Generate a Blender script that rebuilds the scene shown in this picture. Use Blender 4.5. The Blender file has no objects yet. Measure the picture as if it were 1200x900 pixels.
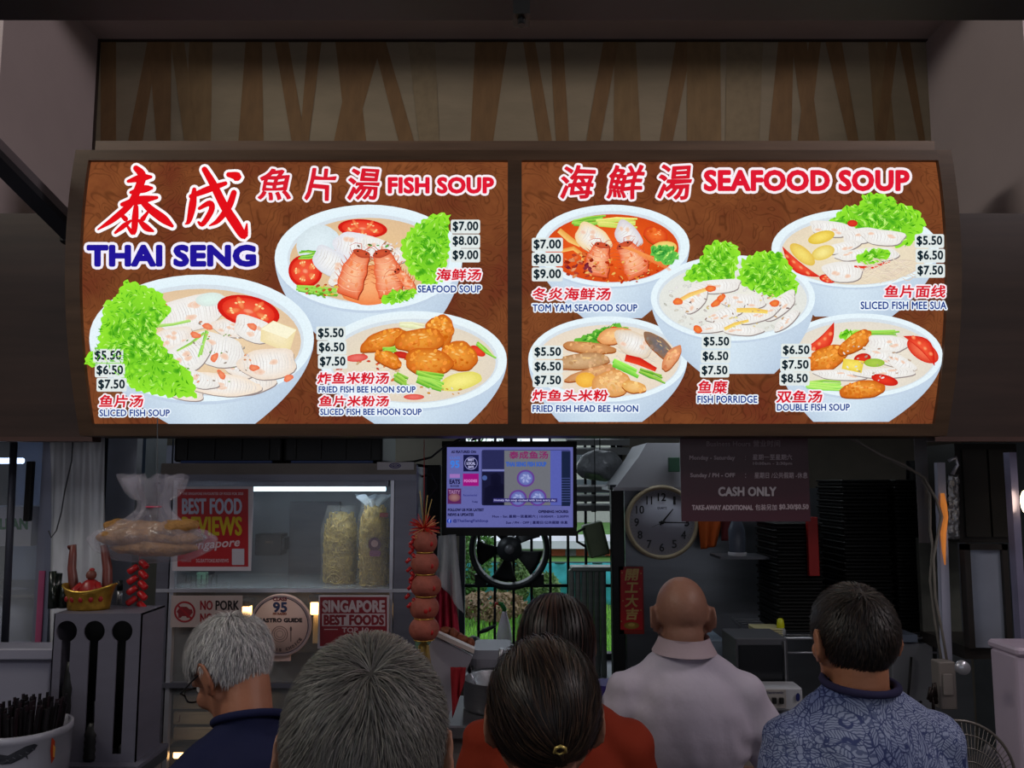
import bpy, bmesh, math, random
import numpy as np
from mathutils import Vector, Matrix, noise

# ------------------------------------------------------------------ camera, world, lights, exposure
SC = bpy.context.scene
COL = SC.collection
CZ = 1.78
PITCH = math.radians(5.5)
SHIFT = 28.0
FPX = 900.0
cam_d = bpy.data.cameras.new('camera')
cam_d.sensor_width = 36.0
cam_d.lens = 27.0
cam_d.shift_y = SHIFT / 1200.0
cam_d.clip_start = 0.02
cam = bpy.data.objects.new('camera', cam_d)
COL.objects.link(cam)
cam.location = (0, 0, CZ)
cam.rotation_euler = (math.pi / 2 + PITCH, 0, 0)
SC.camera = cam

world = bpy.data.worlds.new('overcast_sky')
SC.world = world
world.use_nodes = True
wn = world.node_tree
wn.nodes['Background'].inputs[0].default_value = (0.80, 0.90, 1.0, 1)
wn.nodes['Background'].inputs[1].default_value = 1.3

SC.view_settings.view_transform = 'Standard'
SC.view_settings.look = 'None'
SC.view_settings.gamma = 1.0
SC.view_settings.exposure = 0.0
SC.view_settings.use_curve_mapping = False


def area(name, loc, target, sx, sy, power, col, portal=False):
    d = bpy.data.lights.new(name, 'AREA')
    d.shape = 'RECTANGLE'
    d.size, d.size_y = sx, sy
    d.energy = power
    d.color = col
    if portal:
        d.cycles.is_portal = True
    o = bpy.data.objects.new(name, d)
    COL.objects.link(o)
    o.location = loc
    o.rotation_euler = (Vector(target) - Vector(loc)).to_track_quat('-Z', 'Y').to_euler()
    return o


# ceiling tubes of the eating hall behind the queue, added side-wall fills, and the dim lamps of the stall
area('hall_and_fill_lamp', (-2.6, -1.6, 4.3), (-1.2, 1.6, 1.5), 2.4, 0.5, 13, (0.90, 0.93, 1.0))
area('hall_and_fill_lamp', (2.6, -1.6, 4.3), (1.2, 1.6, 1.5), 2.4, 0.5, 13, (1.0, 0.95, 0.88))
area('hall_daylight', (0.0, -5.6, 1.9), (0, 2, 1.6), 9.0, 2.6, 42, (0.86, 0.90, 1.0))
area('hall_and_fill_lamp', (3.3, 0.5, 4.15), (-1.6, 2.7, 3.2), 1.4, 0.4, 44, (1.0, 0.90, 0.92))  # added fill, aimed to brighten the left wall of the recess
area('hall_and_fill_lamp', (-3.3, 0.5, 4.15), (1.6, 2.7, 3.2), 1.4, 0.4, 40, (1.0, 0.95, 0.84))  # added fill for the right wall of the recess
area('stall_lamp', (0.9, 3.1, 2.26), (0.9, 3.1, 0), 0.9, 0.1, 2.2, (0.85, 0.93, 1.0))
area('stall_lamp', (-1.0, 3.5, 2.26), (-1.0, 3.5, 0), 1.0, 0.1, 3.4, (0.80, 0.92, 1.0))
area('window_portal', (0.15, 4.16, 1.5), (0.15, 3.0, 1.5), 0.95, 1.5, 1, (1, 1, 1), True)


# ------------------------------------------------------------------ picture geometry
FW = Vector((0, math.cos(PITCH), math.sin(PITCH)))
UP = Vector((0, -math.sin(PITCH), math.cos(PITCH)))


def ray(px, py):
    return Vector((1, 0, 0)) * ((px - 600) / FPX) + UP * ((450 - py + SHIFT) / FPX) + FW


def P(px, py, Y):
    d = ray(px, py)
    return Vector((0, 0, CZ)) + d * (Y / d.y)


# ------------------------------------------------------------------ colours and materials
def lin(c):
    return tuple((v / 255 / 12.92 if v / 255 <= 0.04045 else ((v / 255 + 0.055) / 1.055) ** 2.4) for v in c[:3])


_M = {}


def M(name, c=(128, 128, 128), rough=0.6, metal=0.0, var=0.12, scale=9.0, bump=0.0, bscale=60.0, stretch=(1, 1, 1),
      alpha=1.0, trans=0.0, emit=0.0, spec=0.5, ior=1.45):
    if name in _M:
        return _M[name]
    m = bpy.data.materials.new(name)
    m.use_nodes = True
    nt = m.node_tree
    b = nt.nodes['Principled BSDF']
    L = nt.links
    col = lin(c)
    tc = nt.nodes.new('ShaderNodeTexCoord')
    mp = nt.nodes.new('ShaderNodeMapping')
    mp.inputs['Scale'].default_value = stretch
    L.new(tc.outputs['Object'], mp.inputs[0])
    nz = nt.nodes.new('ShaderNodeTexNoise')
    nz.inputs['Scale'].default_value = scale
    nz.inputs['Detail'].default_value = 5
    L.new(mp.outputs[0], nz.inputs['Vector'])
    rp = nt.nodes.new('ShaderNodeValToRGB')
    rp.color_ramp.elements[0].position = 0.3
    rp.color_ramp.elements[1].position = 0.7
    rp.color_ramp.elements[0].color = tuple(v * (1 - var) for v in col) + (1,)
    rp.color_ramp.elements[1].color = tuple(min(1, v * (1 + var)) for v in col) + (1,)
    L.new(nz.outputs[0], rp.inputs[0])
    L.new(rp.outputs[0], b.inputs['Base Color'])
    b.inputs['Roughness'].default_value = rough
    b.inputs['Metallic'].default_value = metal
    b.inputs['Alpha'].default_value = alpha
    b.inputs['Transmission Weight'].default_value = trans
    b.inputs['Specular IOR Level'].default_value = spec
    b.inputs['IOR'].default_value = ior
    if emit:
        L.new(rp.outputs[0], b.inputs['Emission Color'])
        b.inputs['Emission Strength'].default_value = emit
    if bump:
        n2 = nt.nodes.new('ShaderNodeTexNoise')
        n2.inputs['Scale'].default_value = bscale
        n2.inputs['Detail'].default_value = 4
        L.new(mp.outputs[0], n2.inputs['Vector'])
        bp = nt.nodes.new('ShaderNodeBump')
        bp.inputs['Strength'].default_value = bump
        bp.inputs['Distance'].default_value = 0.01
        L.new(n2.outputs[0], bp.inputs['Height'])
        L.new(bp.outputs[0], b.inputs['Normal'])
    _M[name] = m
    return m


def print_mat(name, emit=False, grain=0.0, gscale=300.0, rough=0.5, strength=1.0, spec=0.5):
    """flat print: colours from the mesh's own colour attribute"""
    if name in _M:
        return _M[name]
    m = bpy.data.materials.new(name)
    m.use_nodes = True
    nt = m.node_tree
    L = nt.links
    b = nt.nodes['Principled BSDF']
    a = nt.nodes.new('ShaderNodeVertexColor')
    a.layer_name = 'Col'
    out = a.outputs[0]
    if grain:
        tc = nt.nodes.new('ShaderNodeTexCoord')
        nz = nt.nodes.new('ShaderNodeTexNoise')
        nz.inputs['Scale'].default_value = gscale
        nz.inputs['Detail'].default_value = 3
        L.new(tc.outputs['Object'], nz.inputs['Vector'])
        mr = nt.nodes.new('ShaderNodeMapRange')
        mr.inputs['From Min'].default_value = 0.3
        mr.inputs['From Max'].default_value = 0.7
        mr.inputs['To Min'].default_value = 1 - grain
        mr.inputs['To Max'].default_value = 1 + grain
        L.new(nz.outputs[0], mr.inputs[0])
        mx = nt.nodes.new('ShaderNodeVectorMath')
        mx.operation = 'SCALE'
        L.new(out, mx.inputs[0])
        L.new(mr.outputs[0], mx.inputs['Scale'])
        out = mx.outputs[0]
    if emit:
        e = nt.nodes.new('ShaderNodeEmission')
        e.inputs[1].default_value = strength
        L.new(out, e.inputs[0])
        L.new(e.outputs[0], nt.nodes['Material Output'].inputs[0])
        m.cycles.emission_sampling = 'NONE'
    else:
        L.new(out, b.inputs['Base Color'])
        b.inputs['Roughness'].default_value = rough
        b.inputs['Specular IOR Level'].default_value = spec
    _M[name] = m
    return m


# ------------------------------------------------------------------ object helpers
def tag(o, label=None, cat=None, group=None, kind=None):
    if label:
        o['label'] = label
    if cat:
        o['category'] = cat
    if group:
        o['group'] = group
    if kind:
        o['kind'] = kind
    return o


def thing(name, label, cat, loc, group=None):
    o = bpy.data.objects.new(name, None)
    o.empty_display_size = 0.05
    COL.objects.link(o)
    o.location = loc
    return tag(o, label, cat, group)


def wloc(o):
    v = Vector((0, 0, 0))
    while o is not None:
        v += Vector(o.location)
        o = o.parent
    return v


def link_mesh(name, me, mat, parent=None, world_verts=True):
    o = bpy.data.objects.new(name, me)
    COL.objects.link(o)
    if mat is not None:
        for mm in (mat if isinstance(mat, (list, tuple)) else [mat]):
            me.materials.append(mm)
    n = len(me.vertices)
    if world_verts and n:
        co = np.empty(n * 3, dtype=np.float32)
        me.vertices.foreach_get('co', co)
        co = co.reshape(-1, 3)
        lo, hi = co.min(0), co.max(0)
        org = np.array(((lo[0] + hi[0]) / 2, (lo[1] + hi[1]) / 2, lo[2]))
        base = np.array(wloc(parent)) if parent else np.zeros(3)
        co -= org
        me.vertices.foreach_set('co', co.ravel())
        o.location = Vector(org - base)
    if parent is not None:
        o.parent = parent
    me.update()
    return o


def copy_tree(o, parent=None):
    c = o.copy()
    COL.objects.link(c)
    if parent is not None:
        c.parent = parent
    for ch in list(o.children):
        copy_tree(ch, c)
    return c


class MB:
    """collects world-space polygons for ONE mesh object"""

    def __init__(s):
        s.v, s.f, s.sm = [], [], []
        s.col = None

    def add(s, vs, fs, smooth=False):
        n = len(s.v)
        s.v += [tuple(v) for v in vs]
        for f in fs:
            s.f.append(tuple(i + n for i in f))
            s.sm.append(smooth)
        return s

    def box(s, x0, x1, y0, y1, z0, z1, rot=None, piv=None):
        vs = [Vector((x, y, z)) for z in (z0, z1) for y in (y0, y1) for x in (x0, x1)]
        if rot is not None:
            piv = Vector(piv) if piv is not None else Vector(((x0 + x1) / 2, (y0 + y1) / 2, (z0 + z1) / 2))
            vs = [rot @ (v - piv) + piv for v in vs]
        return s.add(vs, [(0, 2, 3, 1), (4, 5, 7, 6), (0, 1, 5, 4), (2, 6, 7, 3), (0, 4, 6, 2), (1, 3, 7, 5)])

    def rbox(s, x0, x1, y0, y1, z0, z1, r=0.01, seg=3, rot=None, piv=None):
        """box with rounded vertical edges and a chamfered top and bottom rim"""
        r = min(r, (x1 - x0) / 2.01, (y1 - y0) / 2.01)
        c = min(r * 0.5, (z1 - z0) / 3)
        ring = []
        for cx, cy, a0 in ((x1 - r, y1 - r, 0), (x0 + r, y1 - r, 90), (x0 + r, y0 + r, 180), (x1 - r, y0 + r, 270)):
            for k in range(seg + 1):
                a = math.radians(a0 + 90 * k / seg)
                ring.append((cx, cy, math.cos(a), math.sin(a)))
        n = len(ring)
        vs = []
        for z, rr in ((z0, r - c), (z0 + c, r), (z1 - c, r), (z1, r - c)):
            vs += [Vector((cx + rr * ca, cy + rr * sa, z)) for cx, cy, ca, sa in ring]
        if rot is not None:
            piv = Vector(piv) if piv is not None else Vector(((x0 + x1) / 2, (y0 + y1) / 2, (z0 + z1) / 2))
            vs = [rot @ (v - piv) + piv for v in vs]
        fs = [(k * n + i, k * n + (i + 1) % n, (k + 1) * n + (i + 1) % n, (k + 1) * n + i) for k in range(3) for i in range(n)]
        fs += [tuple(range(n))[::-1], tuple(3 * n + i for i in range(n))]
        return s.add(vs, fs)

    def tube(s, pts, r, seg=8, cap=True, smooth=True):
        pts = [Vector(p) for p in pts]
        rs = r if isinstance(r, (list, tuple)) else [r] * len(pts)
        vs, fs = [], []
        up = None
        for i, p in enumerate(pts):
            d = (pts[min(i + 1, len(pts) - 1)] - pts[max(i - 1, 0)])
            d = d.normalized() if d.length > 1e-9 else Vector((0, 0, 1))
            if up is None:
                up = d.orthogonal().normalized()
            else:
                up = (up - d * up.dot(d))
                up = up.normalized() if up.length > 1e-6 else d.orthogonal().normalized()
            w = d.cross(up)
            for k in range(seg):
                a = 2 * math.pi * k / seg
                vs.append(p + (up * math.cos(a) + w * math.sin(a)) * rs[i])
        for i in range(len(pts) - 1):
            for k in range(seg):
                k2 = (k + 1) % seg
                fs.append((i * seg + k, i * seg + k2, (i + 1) * seg + k2, (i + 1) * seg + k))
        s.add(vs, fs, smooth)
        if cap:
            n = len(s.v) - len(vs)
            s.f.append(tuple(n + k for k in range(seg))[::-1])
            s.sm.append(False)
            s.f.append(tuple(n + (len(pts) - 1) * seg + k for k in range(seg)))
            s.sm.append(False)
        return s

    def lathe(s, prof, c, seg=24, smooth=True, axis=None, sx=1.0, sy=1.0):
        """prof: (radius, height) pairs about a vertical axis at c (or about axis matrix)"""
        c = Vector(c)
        vs, fs = [], []
        for (r, h) in prof:
            for k in range(seg):
                a = 2 * math.pi * k / seg
                v = Vector((r * math.cos(a) * sx, r * math.sin(a) * sy, h))
                if axis is not None:
                    v = axis @ v
                vs.append(c + v)
        for i in range(len(prof) - 1):
            for k in range(seg):
                k2 = (k + 1) % seg
                fs.append((i * seg + k, i * seg + k2, (i + 1) * seg + k2, (i + 1) * seg + k))
        s.add(vs, fs, smooth)
        return s

    def ball(s, c, r, seg=12, rot=None):
        r = r if isinstance(r, (list, tuple)) else (r, r, r)
        c = Vector(c)
        vs, fs = [], []
        h = seg // 2
        for i in range(h + 1):
            t = math.pi * i / h
            for k in range(seg):
                a = 2 * math.pi * k / seg
                v = Vector((r[0] * math.sin(t) * math.cos(a), r[1] * math.sin(t) * math.sin(a), r[2] * math.cos(t)))
                vs.append(c + (rot @ v if rot is not None else v))
        for i in range(h):
            for k in range(seg):
                k2 = (k + 1) % seg
                fs.append((i * seg + k, (i + 1) * seg + k, (i + 1) * seg + k2, i * seg + k2))
        return s.add(vs, fs, True)

    def grid(s, fn, nu, nv, smooth=True):
        vs = [fn(i / nu, j / nv) for j in range(nv + 1) for i in range(nu + 1)]
        fs = [(j * (nu + 1) + i, j * (nu + 1) + i + 1, (j + 1) * (nu + 1) + i + 1, (j + 1) * (nu + 1) + i) for j in range(nv) for i in range(nu)]
        return s.add(vs, fs, smooth)

    def prism(s, pts, d):
        """closed outline pts (list of 3D) pushed by vector d"""
        d = Vector(d)
        n = len(pts)
        a = [Vector(p) for p in pts]
        vs = a + [p + d for p in a]
        fs = [tuple(range(n)), tuple(n + i for i in range(n))[::-1]]
        fs += [(i, i + n, (i + 1) % n + n, (i + 1) % n) for i in range(n)]
        return s.add(vs, fs)

    def build(s, name, mat, parent=None, solid=0.0, bevel=0.0):
        me = bpy.data.meshes.new(name)
        me.from_pydata(s.v, [], s.f)
        me.polygons.foreach_set('use_smooth', s.sm)
        bm = bmesh.new()
        bm.from_mesh(me)
        bmesh.ops.remove_doubles(bm, verts=bm.verts, dist=1e-6)
        if s.col is None and not solid:
            bmesh.ops.recalc_face_normals(bm, faces=bm.faces)
        bm.to_mesh(me)
        bm.free()
        o = link_mesh(name, me, mat, parent)
        if solid:
            md = o.modifiers.new('thickness', 'SOLIDIFY')
            md.thickness = solid
            md.offset = 0
        if bevel:
            md = o.modifiers.new('edge', 'BEVEL')
            md.width = bevel
            md.segments = 2
            md.limit_method = 'ANGLE'
        return o


def rotm(ax, deg):
    return Matrix.Rotation(math.radians(deg), 3, ax)


# ------------------------------------------------------------------ flat print (drawn in a 2D frame, mapped to a surface)
_TXT = {}


def text_tris(body):
    """outline of a line of writing in the built-in font: verts (n,2), triangles, boundary edges"""
    if body in _TXT:
        return _TXT[body]
    c = bpy.data.curves.new('writing', 'FONT')
    c.body = body
    c.size = 1
    c.resolution_u = 3
    c.space_character = 1.04
    o = bpy.data.objects.new('writing', c)
    COL.objects.link(o)
    bpy.context.view_layer.update()
    dg = bpy.context.evaluated_depsgraph_get()
    me = bpy.data.meshes.new_from_object(o.evaluated_get(dg))
    v = np.array([(p.co.x, p.co.y) for p in me.vertices])
    me.calc_loop_triangles()
    t = [tuple(q.vertices) for q in me.loop_triangles]
    cnt = {}
    for q in me.polygons:
        for e in q.edge_keys:
            cnt[e] = cnt.get(e, 0) + 1
    e = [k for k, n in cnt.items() if n == 1]
    bpy.data.objects.remove(o)
    bpy.data.curves.remove(c)
    bpy.data.meshes.remove(me)
    _TXT[body] = (v, t, e)
    return _TXT[body]


class Print:
    """layers of coloured polygons in a 2D frame (y down); surf(x, y, lift) gives the 3D point"""

    def __init__(s, surf, cuts=None, step=0.00002, lift=0.0):
        s.v, s.f, s.c = [], [], []
        s.surf, s.cuts, s.step = surf, cuts, step
        s.k = lift / step if step else 0

    def _push(s, pts, cols, faces):
        n = len(s.v)
        s.v += [(x, y, s.k) for x, y in pts]
        s.c += cols
        s.f += [tuple(i + n for i in f) for f in faces]

    def up(s, n=1):
        s.k += n

    def poly(s, pts, c):
        """triangles fan is avoided: plain n-gon of one colour (may be concave)"""
        s.k += 1
        c = lin(c)
        s._push(pts, [c] * len(pts), [tuple(range(len(pts)))])

    def rect(s, x0, y0, x1, y1, c, r=0):
        if r <= 0:
            return s.poly([(x0, y0), (x1, y0), (x1, y1), (x0, y1)], c)
        pts = []
        for cx, cy, a0 in ((x1 - r, y1 - r, 0), (x0 + r, y1 - r, 90), (x0 + r, y0 + r, 180), (x1 - r, y0 + r, 270)):
            for k in range(4):
                a = math.radians(a0 + 30 * k)
                pts.append((cx + r * math.cos(a), cy + r * math.sin(a)))
        s.poly(pts, c)

    def blob(s, pts, ci, co, rings=3, cen=None):
        """star-shaped outline shaded from ci (centre) to co (edge)"""
        s.k += 1
        ci, co = lin(ci), lin(co)
        n = len(pts)
        cx, cy = cen or (sum(p[0] for p in pts) / n, sum(p[1] for p in pts) / n)
        V, C, F = [(cx, cy)], [ci], []
        for r in range(1, rings + 1):
            t = r / rings
            V += [(cx + (x - cx) * t, cy + (y - cy) * t) for x, y in pts]
            cc = tuple(a + (b - a) * t ** 1.5 for a, b in zip(ci, co))
            C += [cc] * n
        for i in range(n):
            F.append((0, 1 + i, 1 + (i + 1) % n))
        for r in range(rings - 1):
            a, b = 1 + r * n, 1 + (r + 1) * n
            for i in range(n):
                j = (i + 1) % n
                F.append((a + i, b + i, b + j, a + j))
        s._push(V, C, F)

    def ell(s, cx, cy, rx, ry, ci, co=None, rot=0, n=28, rings=3, wob=0.0, rnd=None, clip=None):
        co = co or ci
        ca, sa = math.cos(math.radians(rot)), math.sin(math.radians(rot))
        pts = []
        ph = [(rnd or random).uniform(0, 6.28) for _ in range(4)] if wob else None
        for k in range(n):
            a = 2 * math.pi * k / n
            w = 1.0
            if wob:
                w += wob * (math.sin(2 * a + ph[0]) * 0.5 + math.sin(3 * a + ph[1]) * 0.4 + math.sin(5 * a + ph[2]) * 0.3 + math.sin(9 * a + ph[3]) * 0.2)
            x, y = rx * w * math.cos(a), ry * w * math.sin(a)
            pts.append((cx + x * ca - y * sa, cy + x * sa + y * ca))
        s.blob(pts, ci, co, rings)

    def ribbon(s, pts, w, c, c2=None):
        """stroke along pts; w is a width or list"""
        s.k += 1
        n = len(pts)
        ws = w if isinstance(w, (list, tuple)) else [w] * n
        V, C = [], []
        c = lin(c)
        c2 = lin(c2) if c2 else c
        for i, (x, y) in enumerate(pts):
            a, b = pts[max(0, i - 1)], pts[min(n - 1, i + 1)]
            dx, dy = b[0] - a[0], b[1] - a[1]
            l = math.hypot(dx, dy) or 1
            nx, ny = -dy / l * ws[i] / 2, dx / l * ws[i] / 2
            V += [(x + nx, y + ny), (x - nx, y - ny)]
            C += [c, c2]
        s._push(V, C, [(2 * i, 2 * i + 1, 2 * i + 3, 2 * i + 2) for i in range(n - 1)])

    def ring(s, cx, cy, rx, ry, w, c, n=40):
        s.k += 1
        c = lin(c)
        V = []
        for k in range(n):
            a = 2 * math.pi * k / n
            V += [(cx + rx * math.cos(a), cy + ry * math.sin(a)), (cx + (rx - w) * math.cos(a), cy + (ry - w) * math.sin(a))]
        s._push(V, [c] * len(V), [(2 * i, 2 * i + 1, (2 * i + 3) % (2 * n), (2 * i + 2) % (2 * n)) for i in range(n)])

    def strokes(s, V, E, w, c):
        """round pen of width w along the edges E"""
        s.k += 1
        c = lin(c)
        r = w / 2
        oct_ = [(math.cos(a), math.sin(a)) for a in [math.pi / 8 + i * math.pi / 4 for i in range(8)]]
        pts, faces = [], []
        for a, b in E:
            (x0, y0), (x1, y1) = V[a], V[b]
            dx, dy = x1 - x0, y1 - y0
            l = math.hypot(dx, dy)
            if l < 1e-6:
                continue
            ux, uy = dx / l, dy / l
            q = []
            for t in (-1, -0.5, 0, 0.5, 1):
                a2 = math.pi / 2 * t
                q.append((x1 + r * (ux * math.cos(a2) - uy * math.sin(a2)), y1 + r * (uy * math.cos(a2) + ux * math.sin(a2))))
            for t in (-1, -0.5, 0, 0.5, 1):
                a2 = math.pi / 2 * t
                q.append((x0 - r * (ux * math.cos(a2) - uy * math.sin(a2)), y0 - r * (uy * math.cos(a2) + ux * math.sin(a2))))
            n = len(pts)
            pts += q
            faces.append(tuple(range(n, n + 10)))
        s._push(pts, [c] * len(pts), faces)

    def text(s, body, x0, y0, x1, y1, c, bold=0.0, halo=0.0, hc=(255, 255, 255), shear=0.0, rot=0.0, warp=None):
        """writing fitted into the box, optional pen to thicken it and a halo behind"""
        v, t, e = text_tris(body)
        lo, hi = v.min(0), v.max(0)
        sx = (x1 - x0) / max(1e-6, hi[0] - lo[0])
        sy = (y1 - y0) / max(1e-6, hi[1] - lo[1])
        ca, sa = math.cos(math.radians(rot)), math.sin(math.radians(rot))
        mx, my = (x0 + x1) / 2, (y0 + y1) / 2
        V = []
        for x, y in v:
            X, Y = x0 + (x - lo[0]) * sx, y1 - (y - lo[1]) * sy
            X += shear * (my - Y)
            if warp:
                X, Y = warp(X, Y)
            X, Y = X - mx, Y - my
            V.append((mx + X * ca - Y * sa, my + X * sa + Y * ca))
        if halo:
            s.strokes(V, e, 2 * halo + bold, hc)
            s.up()
        if bold:
            s.strokes(V, e, bold, c)
        s.k += 1
        cc = lin(c)
        s._push(V, [cc] * len(V), t)
        s.up()

    def build(s, name, mat, parent=None):
        bm = bmesh.new()
        lay = bm.loops.layers.float_color.new('Col')
        vs = [bm.verts.new(p) for p in s.v]
        for f in s.f:
            try:
                fc = bm.faces.new([vs[i] for i in f])
            except ValueError:
                continue
            for lp, i in zip(fc.loops, f):
                lp[lay] = (*s.c[i], 1)
        if s.cuts:
            bmesh.ops.triangulate(bm, faces=[f for f in bm.faces if len(f.verts) > 4])
            for y in s.cuts:
                geom = [f for f in bm.faces if min(v.co.y for v in f.verts) < y < max(v.co.y for v in f.verts)]
                ed = {e for f in geom for e in f.edges}
                ve = {v for f in geom for v in f.verts}
                if geom:
                    bmesh.ops.bisect_plane(bm, geom=geom + list(ed) + list(ve), plane_co=(0, y, 0), plane_no=(0, 1, 0), dist=1e-4)
        for v in bm.verts:
            v.co = s.surf(v.co.x, v.co.y, v.co.z * s.step)
        me = bpy.data.meshes.new(name)
        bm.to_mesh(me)
        bm.free()
        return link_mesh(name, me, mat, parent)


def flat(Y, out=-1):
    """print frame = photo pixels on the upright plane at depth Y"""
    return lambda x, y, l: P(x, y, Y) + Vector((0, out * l, 0))


def frame_map(o, ux, uy, n):
    """print frame in metres: o + x*ux + y*uy, lifted along n"""
    o, ux, uy, n = Vector(o), Vector(ux), Vector(uy), Vector(n)
    return lambda x, y, l: o + ux * x + uy * y + n * l
# ================================================================== the setting
WALL = M('painted_wall', (178, 163, 164), 0.85, var=0.05, scale=3, bump=0.05, bscale=40)
STEEL = M('brushed_steel', (150, 150, 155), 0.38, 0.85, var=0.10, scale=6, stretch=(1, 1, 12))
STEEL_D = M('dull_steel', (95, 96, 102), 0.45, 0.7, var=0.15, scale=5, stretch=(1, 1, 8))
BLACK = M('black_plastic', (16, 16, 18), 0.5, var=0.2)
DARK = M('dark_metal', (38, 38, 46), 0.6, 0.0, var=0.2, scale=4)
WHITE = M('white_enamel', (205, 203, 210), 0.35, var=0.03, scale=3)
BROWN = M('brown_laminate', (94, 71, 54), 0.55, var=0.25, scale=5, stretch=(0.6, 1, 7), bump=0.05)
FASCIA = M('fascia_laminate', (62, 44, 38), 0.5, var=0.28, scale=4, stretch=(0.5, 1, 6))
CONC = M('concrete', (92, 90, 88), 0.9, var=0.15, scale=2, bump=0.2)


def struct(o):
    return tag(o, kind='structure')


b = MB().box(-6, 6, -6, 4.1, -0.12, 0.0)
fl = struct(b.build('floor', M('floor_cement', (96, 92, 88), 0.7, var=0.15, scale=3, bump=0.1)))
struct(MB().box(-6, 6, -6, 2.4, 4.6, 4.7).build('ceiling', CONC))
struct(MB().box(-6, 6, 2.38, 2.42, 3.7, 4.6).build('wall_front_upper', WALL))
struct(MB().box(-1.667, 1.674, 2.385, 2.95, 3.555, 3.70).build('ceiling_recess', WALL))
struct(MB().box(-2.4, 2.4, 2.42, 4.2, 2.52, 2.58).build('ceiling_stall', CONC))
struct(MB().box(-6.1, -6.0, -6, 4.1, 0, 4.6).build('wall_left', WALL))
struct(MB().box(6.0, 6.1, -6, 4.1, 0, 4.6).build('wall_right', WALL))
struct(MB().box(-6, 6, -6.1, -6.0, 0, 4.6).build('wall_rear', WALL))
ftop = P(0, 250, 2.33).z
fbot = P(0, 512, 2.33).z
# recess above the sign: patterned wall between two plain side walls
wu = struct(MB().box(-1.667, 1.674, 2.95, 3.05, ftop - 0.1, 3.7).build(
    'wall_upper', M('cream_wallpaper', (131, 118, 98), 0.85, var=0.10, scale=5, stretch=(1, 1, 3), bump=0.15, bscale=25)))
struct(MB().box(-2.6, -1.667, 2.385, 3.05, ftop - 0.03, 3.7).build('wall_upper_left', WALL))
struct(MB().box(1.674, 2.6, 2.385, 3.05, ftop - 0.03, 3.7).build('wall_upper_right', WALL))
bands = [(118, 136, 118, 136, 0), (173, 186, 149, 166, 0), (174, 201, 184, 200, 0), (200, 216, 217, 232, 1), (222, 249, 217, 247, 1),
         (288, 307, 279, 309, 0), (322, 338, 343, 359, 0), (361, 377, 351, 361, 0), (393, 416, 407, 430, 0), (416, 448, 390, 412, 0),
         (437, 452, 469, 487, 0), (478, 510, 492, 515, 2), (557, 595, 551, 577, 0), (613, 627, 632, 648, 0), (644, 660, 652, 667, 0),
         (707, 725, 686, 702, 0), (720, 745, 719, 751, 1), (792, 812, 772, 787, 0), (805, 844, 805, 845, 1), (851, 894, 850, 889, 2),
         (912, 930, 900, 927, 0), (927, 945, 945, 961, 0), (948, 962, 934, 947, 0), (967, 986, 995, 1007, 0), (1017, 1038, 1026, 1050, 1),
         (1040, 1052, 1025, 1037, 0), (1053, 1066, 1078, 1085, 0)]
WB = [M('wallpaper_brown', (112, 84, 54), 0.8, var=0.16, scale=30, stretch=(1, 1, 0.3), bump=0.1),
      M('wallpaper_tan', (116, 92, 62), 0.8, var=0.16, scale=30, stretch=(1, 1, 0.3), bump=0.1),
      M('wallpaper_pale', (124, 108, 84), 0.8, var=0.10, scale=30)]
for i, (a, b_, c, d, k) in enumerate(bands):
    l = 0.0008 + 0.0004 * (i % 4)
    pts = [P(a, 48.5, 2.95), P(b_, 48.5, 2.95), P(d, 172, 2.95), P(c, 172, 2.95)]
    q = MB().prism([p + Vector((0, -l, 0)) for p in pts], (0, 0.0004, 0))
    q.build('wallpaper_band', WB[k], wu)
t = MB()
t.box(-1.667, 1.674, 2.935, 2.95, 3.550, 3.555)
t.box(-1.667, -1.663, 2.935, 2.95, ftop, 3.555)
struct(t.build('trim_1', M('shadow_gap_trim', (52, 40, 36), 0.7)))
# fascia boards either side, wide brown laminate panels
for i, (x0, x1) in enumerate(((-2.9, -1.27), (1.28, 2.9))):
    f = struct(MB().box(x0, x1, 2.33, 2.37, fbot, ftop).build('fascia_%s' % ('left', 'right')[i], FASCIA))
    MB().box(x0, x1, 2.322, 2.372, fbot - 0.014, fbot).build('edge_strip', M('edge_laminate', (84, 58, 52), 0.5), f)
f = struct(MB().box(-1.27, 1.28, 2.34, 2.42, fbot, ftop).build('fascia_centre', FASCIA))
# roof beam across the top of the picture
zb = P(600, 21, 1.73).z
bm_ = struct(MB().box(-3.2, 3.2, 1.6, 1.72, zb, zb + 0.16).build('beam', DARK))
q = MB().box(-3.2, 3.2, 1.59, 1.73, zb - 0.006, zb + 0.004)
q.build('beam_flange', DARK, bm_)
c = P(611, 12, 1.57)
br = thing('beam_bracket', 'small black bolt bracket under the dark roof beam, above the menu boards', 'bracket', c)
q = MB().box(c.x - .018, c.x + .018, 1.55, 1.6, c.z - .02, c.z + .03)
q.build('plate', BLACK, br)
MB().tube([c + Vector((0, 0, -.035)), c + Vector((0, 0, .0))], .009, 8).build('bolt', BLACK, br)
c0, c1 = P(-60, 128, 1.95), P(79, 268, 2.28)
br = thing('sign_strut', 'dark steel strut slanting from the upper left corner to the menu boards', 'strut', c1)
d = (c1 - c0)
q = MB()
w = Vector((0, 0, 0.024))
q.prism([c0 - w, c1 - w, c1 + w, c0 + w], (0.03, 0.035, 0))
q.build('bar', M('strut_steel', (128, 118, 122), 0.6, 0.0), br)
q = MB()
q.prism([c0 - w * 1.9, c1 - w * 1.9, c1 - w, c0 - w], (0.05, 0.03, 0))
q.build('flange', DARK, br)
MB().rbox(c1.x - .02, c1.x + .045, c1.y - .01, c1.y + .045, c1.z - .045, c1.z + .03, 0.01).build('end_plate', BLACK, br)

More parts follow.
